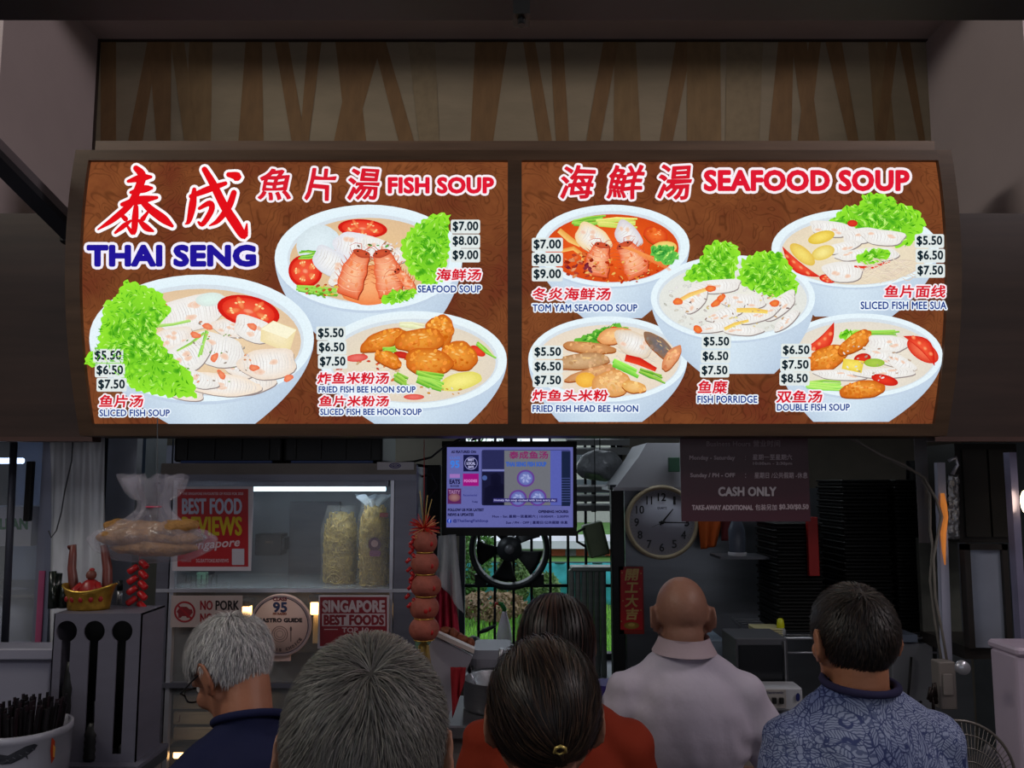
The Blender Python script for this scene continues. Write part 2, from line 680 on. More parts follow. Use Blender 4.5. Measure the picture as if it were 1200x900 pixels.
# stall shell
struct(MB().box(-2.45, -2.4, 2.4, 4.2, 0, 2.7).build('wall_stall_left', M('stall_wall', (120, 122, 126), 0.5, 0.2, var=0.1)))
struct(MB().box(2.4, 2.45, 2.4, 4.2, 0, 2.7).build('wall_stall_right', M('stall_wall', (90, 90, 92), 0.6)))
struct(MB().box(-6, -2.4, 2.40, 2.45, 0, 4.6).build('wall_front_left', WALL))
struct(MB().box(2.4, 6, 2.40, 2.45, 0, 4.6).build('wall_front_right', WALL))
wx0, wx1 = P(538, 700, 4.1).x, P(731, 700, 4.1).x
wz0, wz1 = P(600, 772, 4.1).z, 2.45
BW = M('back_wall_tile', (120, 112, 100), 0.5, var=0.1)
wb = MB().box(-2.4, wx0, 4.1, 4.2, 0, 2.7).box(wx1, 2.4, 4.1, 4.2, 0, 2.7).box(wx0, wx1, 4.1, 4.2, 0, wz0).box(wx0, wx1, 4.1, 4.2, wz1, 2.7)
struct(wb.build('wall_back', BW))
# window: frame and grille bars, each a part
wn_ = struct(MB().box(wx0, wx0 + .03, 4.08, 4.14, wz0, wz1).box(wx1 - .03, wx1, 4.08, 4.14, wz0, wz1).box(wx0, wx1, 4.08, 4.14, wz0, wz0 + .03)
             .box(wx0, wx1, 4.08, 4.14, wz1 - .03, wz1).build('window_1', DARK))
BAR = M('grille_iron', (20, 22, 28), 0.6, 0.3)
bar0 = None
for px in (541, 561, 580, 602, 623, 645, 666, 687):
    x = P(px, 690, 4.11).x
    if bar0 is None:
        bar0 = MB().box(x - .007, x + .007, 4.104, 4.118, wz0, wz1).build('grille_bar', BAR, wn_)
        x00 = x
    else:
        o = bar0.copy()
        COL.objects.link(o)
        o.location = Vector(bar0.location) + Vector((x - x00, 0, 0))
for py in (550, 686):
    z = P(600, py, 4.11).z
    MB().box(wx0, wx1, 4.098, 4.104, z - .008, z + .008).build('grille_rail', BAR, wn_)
struct(MB().box(wx0 - .02, wx1 + .02, 3.6, 4.12, wz0 - .03, wz0).build('window_sill', STEEL_D, None))

# ================================================================== the lit menu board
SW, SX, SZ0, SY0, SA = 1.235, 0.004, 2.491, 2.148, 0.3792


def sprof(z):
    return SY0 + SA * (z - SZ0) ** 2


def _smooth_pt(py):
    d, Y = ray(600, py), 2.18
    for _ in range(9):
        Y = sprof(CZ + d.z * Y / d.y)
    return CZ + d.z * Y / d.y


cuts = [164 + 13 * i for i in range(28)]
KZ = np.array(sorted(_smooth_pt(c) for c in cuts))
KY = np.array([sprof(z) for z in KZ])


def sign_pt(px, py, lift=0.0):
    d = ray(px, py)
    Y = 2.18
    for _ in range(7):
        Y = float(np.interp(CZ + d.z * Y / d.y, KZ, KY))
    return Vector((0, -lift, CZ)) + d * (Y / d.y)


PT, PB = sign_pt(600, 190).z, sign_pt(600, 497).z
FT, FB = sign_pt(600, 178).z, sign_pt(600, 511).z
menu = thing('menu_sign', 'long brown light box sign with two lit soup menu panels above the stall', 'sign',
             (SX, 2.2, FB))
NSEG = 26
zs = [FB + (FT - FB) * i / NSEG for i in range(NSEG + 1)]


def curved_bar(x0, x1, z0, z1, back, fwd=0.014):
    n = max(1, int((z1 - z0) / 0.03))
    q = MB()
    zz = [z0 + (z1 - z0) * i / n for i in range(n + 1)]
    pts = [Vector((x0, sprof(z) - fwd, z)) for z in zz] + [Vector((x0, back, z1)), Vector((x0, back, z0))]
    q.prism(pts, (x1 - x0, 0, 0))
    return q


WO = 1.277
curved_bar(SX - WO, SX - SW, FB, FT, 2.345).build('frame_side', BROWN, menu)
curved_bar(SX + SW, SX + WO, FB, FT, 2.345).build('frame_side', BROWN, menu)
curved_bar(SX - SW, SX + SW, PT, FT, 2.345).build('frame_top', BROWN, menu)
curved_bar(SX - SW, SX + SW, FB, PB, 2.345).build('frame_bottom', BROWN, menu)
XM0, XM1 = sign_pt(595, 340).x, sign_pt(611.5, 340).x
curved_bar(XM0, XM1, PB, PT, 2.345).build('frame_divider', BROWN, menu)
zc = P(600, 165, 2.345).z
q = MB().box(P(112, 165, 2.345).x, P(1095, 165, 2.345).x, 2.345, 2.46, FT - 0.1, zc)
q.build('back_box', BROWN, menu)


def panel_mat():
    m = bpy.data.materials.new('lit_brown_print')
    m.use_nodes = True
    nt = m.node_tree
    L = nt.links
    for n in list(nt.nodes):
        nt.nodes.remove(n)
    out = nt.nodes.new('ShaderNodeOutputMaterial')
    e = nt.nodes.new('ShaderNodeEmission')
    tc = nt.nodes.new('ShaderNodeTexCoord')
    # leafy swirls: bands of a warped field, and large patches of redder brown
    n1 = nt.nodes.new('ShaderNodeTexNoise')
    n1.inputs['Scale'].default_value = 7
    n1.inputs['Detail'].default_value = 1.5
    n1.inputs['Distortion'].default_value = 1.6
    L.new(tc.outputs['Object'], n1.inputs['Vector'])
    mm = nt.nodes.new('ShaderNodeMath')
    mm.operation = 'MULTIPLY'
    mm.inputs[1].default_value = 15
    L.new(n1.outputs[0], mm.inputs[0])
    fr = nt.nodes.new('ShaderNodeMath')
    fr.operation = 'PINGPONG'
    fr.inputs[1].default_value = 0.5
    L.new(mm.outputs[0], fr.inputs[0])
    r1 = nt.nodes.new('ShaderNodeValToRGB')
    r1.color_ramp.elements[0].position = 0.0
    r1.color_ramp.elements[0].color = (0.50, 0.50, 0.50, 1)
    r1.color_ramp.elements[1].position = 0.16
    r1.color_ramp.elements[1].color = (1, 1, 1, 1)
    L.new(fr.outputs[0], r1.inputs[0])
    n2 = nt.nodes.new('ShaderNodeTexNoise')
    n2.inputs['Scale'].default_value = 3.5
    n2.inputs['Detail'].default_value = 6
    n2.inputs['Roughness'].default_value = 0.65
    L.new(tc.outputs['Object'], n2.inputs['Vector'])
    r2 = nt.nodes.new('ShaderNodeValToRGB')
    r2.color_ramp.elements[0].position = 0.34
    r2.color_ramp.elements[0].color = lin((104, 46, 30)) + (1,)
    r2.color_ramp.elements[1].position = 0.68
    r2.color_ramp.elements[1].color = lin((138, 80, 44)) + (1,)
    k = r2.color_ramp.elements.new(0.5)
    k.color = lin((114, 62, 35)) + (1,)
    L.new(n2.outputs[0], r2.inputs[0])
    mx = nt.nodes.new('ShaderNodeMix')
    mx.data_type = 'RGBA'
    mx.blend_type = 'MULTIPLY'
    mx.inputs[0].default_value = 0.75
    L.new(r2.outputs[0], mx.inputs[6])
    L.new(r1.outputs[0], mx.inputs[7])
    L.new(mx.outputs[2], e.inputs[0])
    L.new(e.outputs[0], out.inputs[0])
    return m


PM = panel_mat()
LIT = print_mat('lit_print', True, 0.05, 220)
panels = []
for nm, x0, x1 in (('left', SX - SW, XM0), ('right', XM1, SX + SW)):
    q = MB()
    zk = [PB] + [z for z in KZ if PB + 1e-4 < z < PT - 1e-4] + [PT]
    n = len(zk) - 1
    q.grid(lambda u, v, x0=x0, x1=x1: (x0 + (x1 - x0) * u, float(np.interp(zk[round(v * n)], KZ, KY)), zk[round(v * n)]), 4, n)
    pan = q.build('menu_panel', PM, menu)
    pan['label'] = {'left': 'left lit menu panel headed THAI SENG', 'right': 'right lit menu panel headed SEAFOOD SOUP'}[nm]
    panels.append(pan)


# ------------------------------------------------------------------ pictures of food, drawn as flat print
def bowl(p, cx, cy, rx, ry, bx0, bx1, by, soup, srx=0.86, sry=0.80, sdy=2, rim=(214, 236, 250)):
    # body below the rim
    n = 14
    L_, R_ = [], []
    for i in range(n + 1):
        t = i / n
        e = t ** 1.9
        y = cy + (by - cy) * t
        L_.append((cx - rx + (bx0 - (cx - rx)) * e, y))
        R_.append((cx + rx + (bx1 - (cx + rx)) * e, y))
    p.k += 1
    a, b2 = lin((222, 238, 248)), lin((188, 206, 226))
    V, C = [], []
    for (l, r, t) in zip(L_, R_, [i / n for i in range(n + 1)]):
        for u in range(9):
            s = u / 8
            V.append((l[0] + (r[0] - l[0]) * s, l[1]))
            g = min(1, abs(s - 0.45) * 1.3 + 0.35 * t)
            C.append(tuple(x + (y - x) * g for x, y in zip(a, b2)))
    F = [(j * 9 + i, j * 9 + i + 1, (j + 1) * 9 + i + 1, (j + 1) * 9 + i) for j in range(n) for i in range(8)]
    p._push(V, C, F)
    p.ell(cx, cy + ry * 0.05, rx, ry, (196, 212, 230), n=48)
    p.ell(cx, cy, rx, ry, rim, (232, 246, 252), n=48)
    p.ell(cx, cy + sdy - 1.5, rx * srx * 1.03, ry * sry * 1.06, (208, 220, 230), (216, 226, 234), n=48)
    p.ell(cx, cy + sdy, rx * srx, ry * sry, soup[0], soup[1], n=48)


R = random.Random(5)


def inell(cx, cy, rx, ry, rnd):
    a, r = rnd.uniform(0, 6.283), math.sqrt(rnd.random())
    return cx + rx * r * math.cos(a), cy + ry * r * math.sin(a)


def jit(c, d, rnd=R):
    k = rnd.uniform(-d, d)
    return tuple(max(0, min(255, v + k + rnd.uniform(-d, d) * 0.25)) for v in c)


def lettuce(p, pts, rnd, dark=(64, 160, 24), light=(150, 232, 50), n=150, vein=(196, 246, 120)):
    """frilly leaf: pts is a rough outline"""
    out = []
    m = len(pts)
    for i in range(m):
        (x0, y0), (x1, y1) = pts[i], pts[(i + 1) % m]
        l = math.hypot(x1 - x0, y1 - y0)
        k = max(2, int(l / 3))
        for j in range(k):
            t = j / k
            w = 1.6 * math.sin((i * 7 + j) * 2.1) + rnd.uniform(-1, 1)
            nx, ny = (y1 - y0) / (l or 1), -(x1 - x0) / (l or 1)
            out.append((x0 + (x1 - x0) * t + nx * w, y0 + (y1 - y0) * t + ny * w))
    cx, cy = sum(q[0] for q in out) / len(out), sum(q[1] for q in out) / len(out)
    mid = tuple((a + b) / 2 for a, b in zip(dark, light))
    p.blob(out, mid, light, 4)
    # soft patches, then crinkles that follow a wavering direction field
    for i in range(n // 6):
        q = out[rnd.randrange(len(out))]
        t = rnd.uniform(0.0, 0.78)
        x, y = cx + (q[0] - cx) * t, cy + (q[1] - cy) * t
        k = rnd.uniform(3, 7)
        c = jit(dark if rnd.random() < 0.4 else light, 12, rnd)
        p.ell(x, y, k, k * 0.6, c, mid, rnd.uniform(0, 180), 12, 3, 0.15, rnd)
    for i in range(n * 2):
        q = out[rnd.randrange(len(out))]
        t = rnd.uniform(0.02, 0.95)
        x, y = cx + (q[0] - cx) * t, cy + (q[1] - cy) * t
        f = math.sin(x * 0.11 + cy) + math.cos(y * 0.13 + cx)
        ang = math.atan2(q[1] - cy, q[0] - cx) * 0.5 + f * 1.3
        l = rnd.uniform(2.5, 7)
        g = 0.5 + 0.5 * math.sin(x * 0.5 + 2 * math.sin(y * 0.4))
        c = jit(tuple(u + (v - u) * g for u, v in zip(dark, vein if g > 0.85 else light)), 14, rnd)
        bend = rnd.uniform(-2.4, 2.4)
        dx, dy = math.cos(ang) * l / 2, math.sin(ang) * l / 2
        p.ribbon([(x - dx, y - dy), (x - dy * bend / l, y + dx * bend / l), (x + dx, y + dy)], [0.3, rnd.uniform(0.8, 1.9), 0.3], c, jit(c, 10, rnd))


def tomato(p, cx, cy, rx, ry, rot=0, rnd=R):
    p.ell(cx, cy, rx, ry, (236, 60, 40), (206, 24, 18), rot)
    p.ell(cx, cy, rx * 0.84, ry * 0.82, (244, 96, 66), (232, 52, 34), rot)
    ca, sa = math.cos(math.radians(rot)), math.sin(math.radians(rot))
    for k in range(5):
        a = k * 1.2566 + 0.3
        x, y = math.cos(a) * rx * 0.48, math.sin(a) * ry * 0.48
        p.ell(cx + x * ca - y * sa, cy + x * sa + y * ca, rx * 0.24, ry * 0.2, (250, 150, 96), (236, 84, 44), rot + math.degrees(a), 12, 2)
        for j in range(3):
            a2 = a + (j - 1) * 0.24
            x, y = math.cos(a2) * rx * 0.56, math.sin(a2) * ry * 0.56
            p.ell(cx + x * ca - y * sa, cy + x * sa + y * ca, rx * 0.05, ry * 0.07, (252, 214, 150), rot=rot, n=6, rings=1)
    p.ell(cx, cy, rx * 0.17, ry * 0.15, (250, 168, 130), (242, 110, 80), rot, 10, 2)


def wedge(p, x0, y0, x1, y1, w, rnd=R, side=1):
    """tomato wedge"""
    dx, dy = x1 - x0, y1 - y0
    l = math.hypot(dx, dy)
    nx, ny = -dy / l * side, dx / l * side
    pts = [(x0 + dx * t + nx * w * math.sin(math.pi * t), y0 + dy * t + ny * w * math.sin(math.pi * t)) for t in [i / 9 for i in range(10)]]
    pts += [(x0 + dx * t + nx * w * 0.12 * math.sin(math.pi * t), y0 + dy * t + ny * w * 0.12 * math.sin(math.pi * t)) for t in [1 - i / 9 for i in range(1, 9)]]
    p.blob(pts, (246, 92, 60), (210, 28, 20), 3)
    for k in range(4):
        t = 0.2 + 0.18 * k
        p.ell(x0 + dx * t + nx * w * 0.42, y0 + dy * t + ny * w * 0.42, l * 0.06, w * 0.14, (252, 170, 120), (240, 90, 50), rot=math.degrees(math.atan2(dy, dx)), n=8, rings=1)


def fish(p, cx, cy, lx, ly, rot, rnd=R, skin=True, tint=(236, 232, 226), pink=0.5):
    """pale slice with rippled flesh and a grey skin edge"""
    ca, sa = math.cos(math.radians(rot)), math.sin(math.radians(rot))
    T = lambda x, y: (cx + x * ca - y * sa, cy + x * sa + y * ca)
    pts = []
    ph = rnd.uniform(0, 6)
    for k in range(26):
        a = 2 * math.pi * k / 26
        w = 1 + 0.06 * math.sin(3 * a + ph) + 0.04 * math.sin(5 * a + ph)
        x, y = lx * w * (abs(math.cos(a)) ** 0.8) * (1 if math.cos(a) > 0 else -1), ly * w * math.sin(a)
        pts.append(T(x, y - 0.18 * ly * (x / lx) ** 2))
    if skin:
        p.blob([(x + 0.8, y + 1.2) for x, y in pts], (120, 112, 116), (150, 136, 134), 2)
    else:
        p.blob([(x + 0.5, y + 1) for x, y in pts], (190, 170, 152), (196, 178, 162), 1)
    p.blob(pts, (247, 247, 245), tint, 3)
    n = int(lx / 2.0)
    for i in range(n):
        x = -lx * 0.85 + 1.7 * lx * i / max(1, n - 1)
        h = ly * math.sqrt(max(0.05, 1 - (x / lx) ** 2)) * 0.78
        o = rnd.uniform(-0.8, 0.8)
        p.ribbon([T(x + o, -h), T(x + 2.2 + o, -h * 0.2), T(x + 1.0 + o, h * 0.8)], [0.3, 0.8, 0.3], jit((218, 212, 208), 10, rnd))
    for i in range(max(1, int(6 * pink))):
        x, y = rnd.uniform(-0.6, 0.6) * lx, rnd.uniform(-0.5, 0.5) * ly
        q = T(x, y)
        p.ell(q[0], q[1], lx * 0.16, ly * 0.2, (240, 196, 170), (244, 222, 206), rot, 9, 2, wob=0.2, rnd=rnd)


def fried(p, cx, cy, rx, ry, rot, rnd=R, c1=(240, 160, 60), c2=(204, 96, 22), wob=0.10, n=60):
    p.ell(cx, cy + 1.5, rx, ry, (150, 70, 18), (160, 78, 20), rot, 30, 2, wob, random.Random(int(cx)))
    p.ell(cx, cy, rx, ry, c1, c2, rot, 30, 4, wob, random.Random(int(cx)))
    ca, sa = math.cos(math.radians(rot)), math.sin(math.radians(rot))
    for i in range(n):
        x, y = inell(0, 0, rx * 0.88, ry * 0.84, rnd)
        up = -(x * sa + y * ca) / max(rx, ry)
        k2 = min(1, max(0, 0.55 + up * 0.6 + rnd.uniform(-.25, .25)))
        base = tuple(u + (v - u) * k2 for u, v in zip(c2, tuple(min(255, w * 1.06) for w in c1)))
        s = rnd.uniform(0.7, 2.2)
        p.ell(cx + x * ca - y * sa, cy + x * sa + y * ca, s * 1.4, s, jit(base, 16, rnd), rot=rnd.uniform(0, 180), n=7, rings=1)
    for i in range(5):
        x, y = inell(0, -ry * .3, rx * 0.5, ry * 0.3, rnd)
        p.ell(cx + x * ca - y * sa, cy + x * sa + y * ca, rx * 0.12, ry * 0.08, (252, 206, 130), c1, rot, 9, 2, .2, rnd)


def prawn(p, x0, y0, x1, y1, w, bend, rnd=R):
    """cooked prawn: smooth tapering shell, banded back, fine legs and feelers"""
    dx, dy = x1 - x0, y1 - y0
    l = math.hypot(dx, dy)
    dx, dy = dx / l, dy / l
    nx, ny = -dy, dx

    def T(t, s):
        o = bend * math.sin(math.pi * t)
        return (x0 + dx * l * t + nx * (o + s), y0 + dy * l * t + ny * (o + s))

    def W(t):
        return w * (0.28 + 0.72 * math.sin(math.pi * (0.10 + 0.62 * t)) ** 0.9) * (1 + 0.05 * math.sin(t * 19))
    for s in (-1, 1):
        for k in range(7):
            t = 0.12 + 0.1 * k
            a = T(t, s * W(t) * .8)
            b = T(t - .12, s * (W(t) + rnd.uniform(3, 6)))
            p.ribbon([a, ((a[0] + b[0]) / 2 + rnd.uniform(-1, 1), (a[1] + b[1]) / 2), b], [1.3, .9, .3], jit((226, 112, 62), 20, rnd), (190, 70, 40))
    n = 16
    pts = [T(i / n, W(i / n)) for i in range(n + 1)] + [T(1 - i / n, -W(1 - i / n)) for i in range(n + 1)]
    p.blob([(x + 1, y + 1) for x, y in pts], (170, 56, 30), (150, 50, 30), 2)
    p.blob(pts, (255, 196, 152), (230, 92, 48), 4)
    for k in range(5):
        t = 0.22 + 0.15 * k
        q = [T(t + .05 * (1 - (s / 4) ** 2), W(t) * .93 * s / 4) for s in range(-4, 5)]
        p.ribbon(q, [.3, .9, 1.2, 1.3, 1.3, 1.3, 1.2, .9, .3], jit((236, 110, 62), 12, rnd), (255, 206, 170))
    for k in range(14):
        t, s = rnd.uniform(.1, .9), rnd.uniform(-.6, .6)
        q = T(t, W(t) * s)
        p.ell(q[0], q[1], rnd.uniform(1.5, 4), rnd.uniform(.8, 2), jit(rnd.choice([(255, 216, 184), (240, 120, 70), (248, 160, 110)]), 10, rnd), (246, 146, 96), rnd.uniform(0, 180), 9, 2, .2, rnd)
    p.ell(*T(.05, 0), W(.1) * 1.0, l * .09, (214, 90, 54), (180, 66, 44), math.degrees(math.atan2(dy, dx)) - 90, 14, 2, .1, rnd)
    for s in (-1, 1):
        p.ribbon([T(0, s), T(-.14, s * 5), T(-.12, s * 12), T(-.02, s * 17)], [1, .7, .5, .3], (206, 74, 44))
        p.ell(*T(.03, s * w * .35), 1.2, 1.0, (34, 18, 16), n=8, rings=1)


def stalks(p, x0, y0, x1, y1, n, spread, rnd=R, c=(70, 176, 36), c2=(176, 226, 90), w=3):
    for i in range(n):
        o = (i - n / 2) * spread
        a = (x0 + rnd.uniform(-2, 2), y0 + o * 0.6 + rnd.uniform(-1, 1))
        b2 = (x1 + rnd.uniform(-3, 3), y1 + o + rnd.uniform(-1, 1))
        m = ((a[0] + b2[0]) / 2, (a[1] + b2[1]) / 2 + rnd.uniform(-2, 2))
        p.ribbon([a, m, b2], [w, w, w * 0.7], jit(c, 20, rnd), jit(c2, 14, rnd))


def noodles(p, cx, cy, rx, ry, n, rnd=R, c=(244, 238, 228)):
    for i in range(n):
        x, y = inell(cx, cy, rx * 0.85, ry * 0.85, rnd)
        a = rnd.uniform(-0.6, 0.6)
        l = rnd.uniform(6, 16)
        dx, dy = math.cos(a) * l / 2, math.sin(a) * l / 2
        b2 = rnd.uniform(-4, 4)
        p.ribbon([(x - dx, y - dy), (x - dx * .3, y - dy * .3 + b2 * .8), (x + dx * .3, y + dy * .3 + b2 * .8), (x + dx, y + dy)], [0.7, 1.1, 1.1, 0.7], jit(c, 14, rnd), (206, 192, 176))


def bits(p, cx, cy, rx, ry, n, cols, s=(0.8, 2.4), rnd=R):
    for i in range(n):
        x, y = inell(cx, cy, rx, ry, rnd)
        k = rnd.uniform(*s)
        c = jit(rnd.choice(cols), 18, rnd)
        p.ell(x, y, k * 1.5, k * 0.8, c, tuple(v * 0.85 for v in c), rnd.uniform(-60, 60), 8, 1, wob=0.2, rnd=rnd)


def prices(p, rows, w, h):
    for (x, y, s) in rows:
        p.rect(x - 1, y - 1.5, x + w + 1, y + h + 1.5, (226, 234, 232), 2)
    p.up()
    for (x, y, s) in rows:
        p.text(s, x + 1.5, y + 0.8, x + w - 1.5, y + h - 0.8, (16, 34, 44), bold=0.9)


RED, HC, NAVY = (214, 28, 46), (250, 240, 246), (22, 60, 140)


def caption(p, cn, cb, en, eb):
    p.text(cn, cb[0], cb[1], cb[2], cb[3], RED, bold=0.9, halo=1.7, hc=HC, shear=0.12)
    p.text(en, eb[0], eb[1], eb[2], eb[3], NAVY, bold=0.55, halo=1.5, hc=(236, 246, 255))


def brush(p, strokes_, c, halo, hc=(255, 250, 252)):
    """hand-brushed character: each stroke is [(x, y, width), ...]"""
    def smooth(st):
        o = []
        for i in range(len(st) - 1):
            p0, p1, p2, p3 = st[max(0, i - 1)], st[i], st[i + 1], st[min(len(st) - 1, i + 2)]
            for k in range(5):
                t = k / 5
                o.append(tuple(0.5 * ((2 * b) + (c_ - a) * t + (2 * a - 5 * b + 4 * c_ - d) * t * t + (-a + 3 * b - 3 * c_ + d) * t ** 3)
                               for a, b, c_, d in zip(p0, p1, p2, p3)))
        o.append(st[-1])
        return o
    for grow, cc in ((halo, hc), (0, c)):
        for st in strokes_:
            sp = smooth(st)
            p.ribbon([(x, y) for x, y, w in sp], [max(0.8, w) + 2 * grow for x, y, w in sp], cc)
            for x, y, w in (sp[0], sp[-1]) + tuple(sp[3:-3:4]):
                p.ell(x, y, max(0.8, w) / 2 + grow, max(0.8, w) / 2 + grow, cc, n=12, rings=1)
            p.k -= 1
        p.up(3)


# every dish is one printed picture on its panel
def dish(name, panel, lift, label, fn, seed):
    p = Print(sign_pt, cuts, 0.00002, lift)
    fn(p, random.Random(seed))
    o = p.build(name, LIT, panel)
    o['label'] = label
    print(name, label, len(o.data.polygons), 'lift %.4f' % (p.k * p.step))
    return o


def d_seafood(p, r):
    bowl(p, 432, 302, 110, 62, 372, 500, 393, ((236, 200, 150), (224, 190, 150)), 0.84, 0.80, 3)
    p.ell(372, 285, 26, 20, (226, 240, 246), (214, 228, 234), -30, wob=.05, rnd=r)
    tomato(p, 425, 268, 29, 11, 4)
    tomato(p, 358, 318, 20, 19, 20)
    stalks(p, 372, 298, 352, 300, 4, 2.5, r)
    fish(p, 415, 290, 24, 17, 10, r, False, (228, 228, 236))
    fish(p, 388, 308, 24, 15, 30, r, False, (222, 224, 232))
    fish(p, 442, 292, 22, 12, 20, r)
    fish(p, 405, 325, 20, 11, -20, r)
    fish(p, 468, 300, 14, 9, -20, r, True, (236, 222, 206))
    bits(p, 445, 296, 30, 14, 50, [(190, 150, 110), (240, 236, 230), (90, 170, 60), (120, 90, 70)], (0.6, 1.8), r)
    lettuce(p, [(470, 285), (482, 268), (502, 254), (518, 249), (527, 252), (526, 278), (527, 300), (518, 330), (500, 338), (480, 320), (472, 300)], r, n=150)
    stalks(p, 350, 340, 395, 345, 5, 2, r, (90, 180, 50))
    p.ell(432, 335, 34, 24, (250, 176, 120), (240, 130, 70), 0, wob=.1, rnd=r)
    prawn(p, 426, 296, 408, 348, 15, 2, r)
    prawn(p, 447, 296, 458, 348, 16, -3, r)
    prawn(p, 465, 318, 485, 345, 6, -2, r)
    lettuce(p, [(448, 350), (462, 344), (480, 340), (492, 342), (486, 350), (466, 357), (450, 357)], r, n=30)
    bits(p, 380, 342, 22, 8, 30, [(232, 190, 70), (120, 190, 50), (220, 90, 60)], (0.8, 2), r)


def d_sliced(p, r):
    bowl(p, 238, 397, 131, 74, 200, 300, 497.3, ((240, 214, 176), (226, 196, 160)), 0.885, 0.83, 4)
    fish(p, 228, 368, 42, 20, -14, r, False, (238, 232, 226))
    p.ell(248, 352, 17, 8, (226, 246, 238), (220, 232, 226), -5)
    for q in ((205, 398, 24, 13, -10), (272, 386, 22, 10, 10), (216, 460, 26, 9, 12), (290, 452, 34, 12, -6), (282, 432, 22, 10, 20)):
        fish(p, *q, r, True, (238, 224, 210), 1.0)
    tomato(p, 293, 366, 37, 18, 12)
    fish(p, 300, 388, 26, 14, 20, r)
    p.blob([(308, 386), (322, 377), (349, 387), (342, 410), (334, 412), (307, 401)], (250, 236, 196), (240, 222, 170), 2)
    p.poly([(308, 387), (322, 377.5), (349, 388), (338, 398)], (252, 246, 216))
    fish(p, 256, 412, 34, 19, 16, r)
    fish(p, 316, 428, 34, 18, -4, r, True, (240, 222, 204))
    fish(p, 262, 452, 44, 13, 6, r, True, (244, 226, 206))
    fish(p, 222, 420, 30, 18, -30, r)
    fish(p, 232, 445, 26, 9, 20, r)
    stalks(p, 186, 384, 226, 378, 2, 2, r, (140, 210, 80), (200, 240, 140), 3)
    stalks(p, 246, 390, 238, 420, 2, 2, r, (120, 190, 70), (190, 230, 120), 3.4)
    stalks(p, 242, 392, 212, 414, 1, 2, r, (110, 180, 60), (180, 220, 110), 3)
    for x, y, a in ((232, 394, 8), (254, 420, -50), (298, 384, 20), (262, 440, 60), (300, 432, 10), (340, 444, -20), (246, 384, 10)):
        p.ell(x, y, 6.5, 3.6, (246, 150, 110), (234, 110, 70), a, 12, 2, wob=.2, rnd=r)
    bits(p, 250, 415, 55, 38, 45, [(180, 160, 150), (250, 246, 242), (236, 160, 120), (120, 176, 70)], (0.5, 1.5), r)
    p.ell(186, 369, 11, 16, (240, 70, 26), (226, 44, 14), 50, 16, 3, wob=.1, rnd=r)
    lettuce(p, [(150, 330), (165, 334), (190, 342), (204, 366), (182, 362), (178, 375), (192, 400), (205, 420), (228, 440), (234, 466), (200, 466),
                (160, 458), (140, 440), (103, 428), (104, 418), (118, 408), (122, 384), (126, 356), (140, 350)], r, n=420)


def d_beehoon(p, r):
    bowl(p, 485, 422, 109, 57, 440, 548, 497.3, ((240, 226, 196), (226, 214, 196)), 0.88, 0.82, 3, (236, 236, 228))
    noodles(p, 486, 430, 88, 38, 110, r)
    stalks(p, 470, 383, 500, 388, 4, 3, r, (226, 226, 170), (246, 246, 210), 3)
    bits(p, 440, 430, 46, 22, 40, [(230, 120, 60), (220, 60, 40), (240, 200, 150)], (1, 2.4), r)
    p.ell(419, 420, 13, 4.5, (236, 120, 110), (220, 70, 60), -5)
    p.ell(560, 412, 10, 5, (240, 80, 50), (210, 40, 26), 30)
    stalks(p, 560, 404, 580, 420, 3, 2, r)
    fried(p, 450, 399, 28, 11, -22, r)
    stalks(p, 450, 412, 466, 410, 4, 2, r)
    fried(p, 516, 388, 18, 17, 20, r, wob=.14)
    fried(p, 493, 400, 30, 14, -8, r, wob=.12)
    fried(p, 538, 418, 21, 18, 10, r, wob=.10)
    p.ell(472, 417, 10, 4, (214, 50, 36), (180, 30, 20), 10)
    fried(p, 456, 422, 18, 8, 24, r, wob=.15)
    fried(p, 503, 425, 27, 17, 4, r, wob=.08)
    stalks(p, 464, 442, 480, 452, 5, 3, r, (64, 150, 40), w=4)
    p.ell(540, 448, 26, 10, (250, 240, 140), (226, 216, 100), -12, wob=.06, rnd=r)
    stalks(p, 490, 443, 520, 452, 7, 3, r, (66, 176, 40), w=4.5)
    p.ell(486, 466, 12, 3.4, (238, 120, 110), (220, 80, 66), 0)
    bits(p, 486, 460, 60, 6, 20, [(230, 160, 60), (244, 238, 230)], (0.8, 1.8), r)


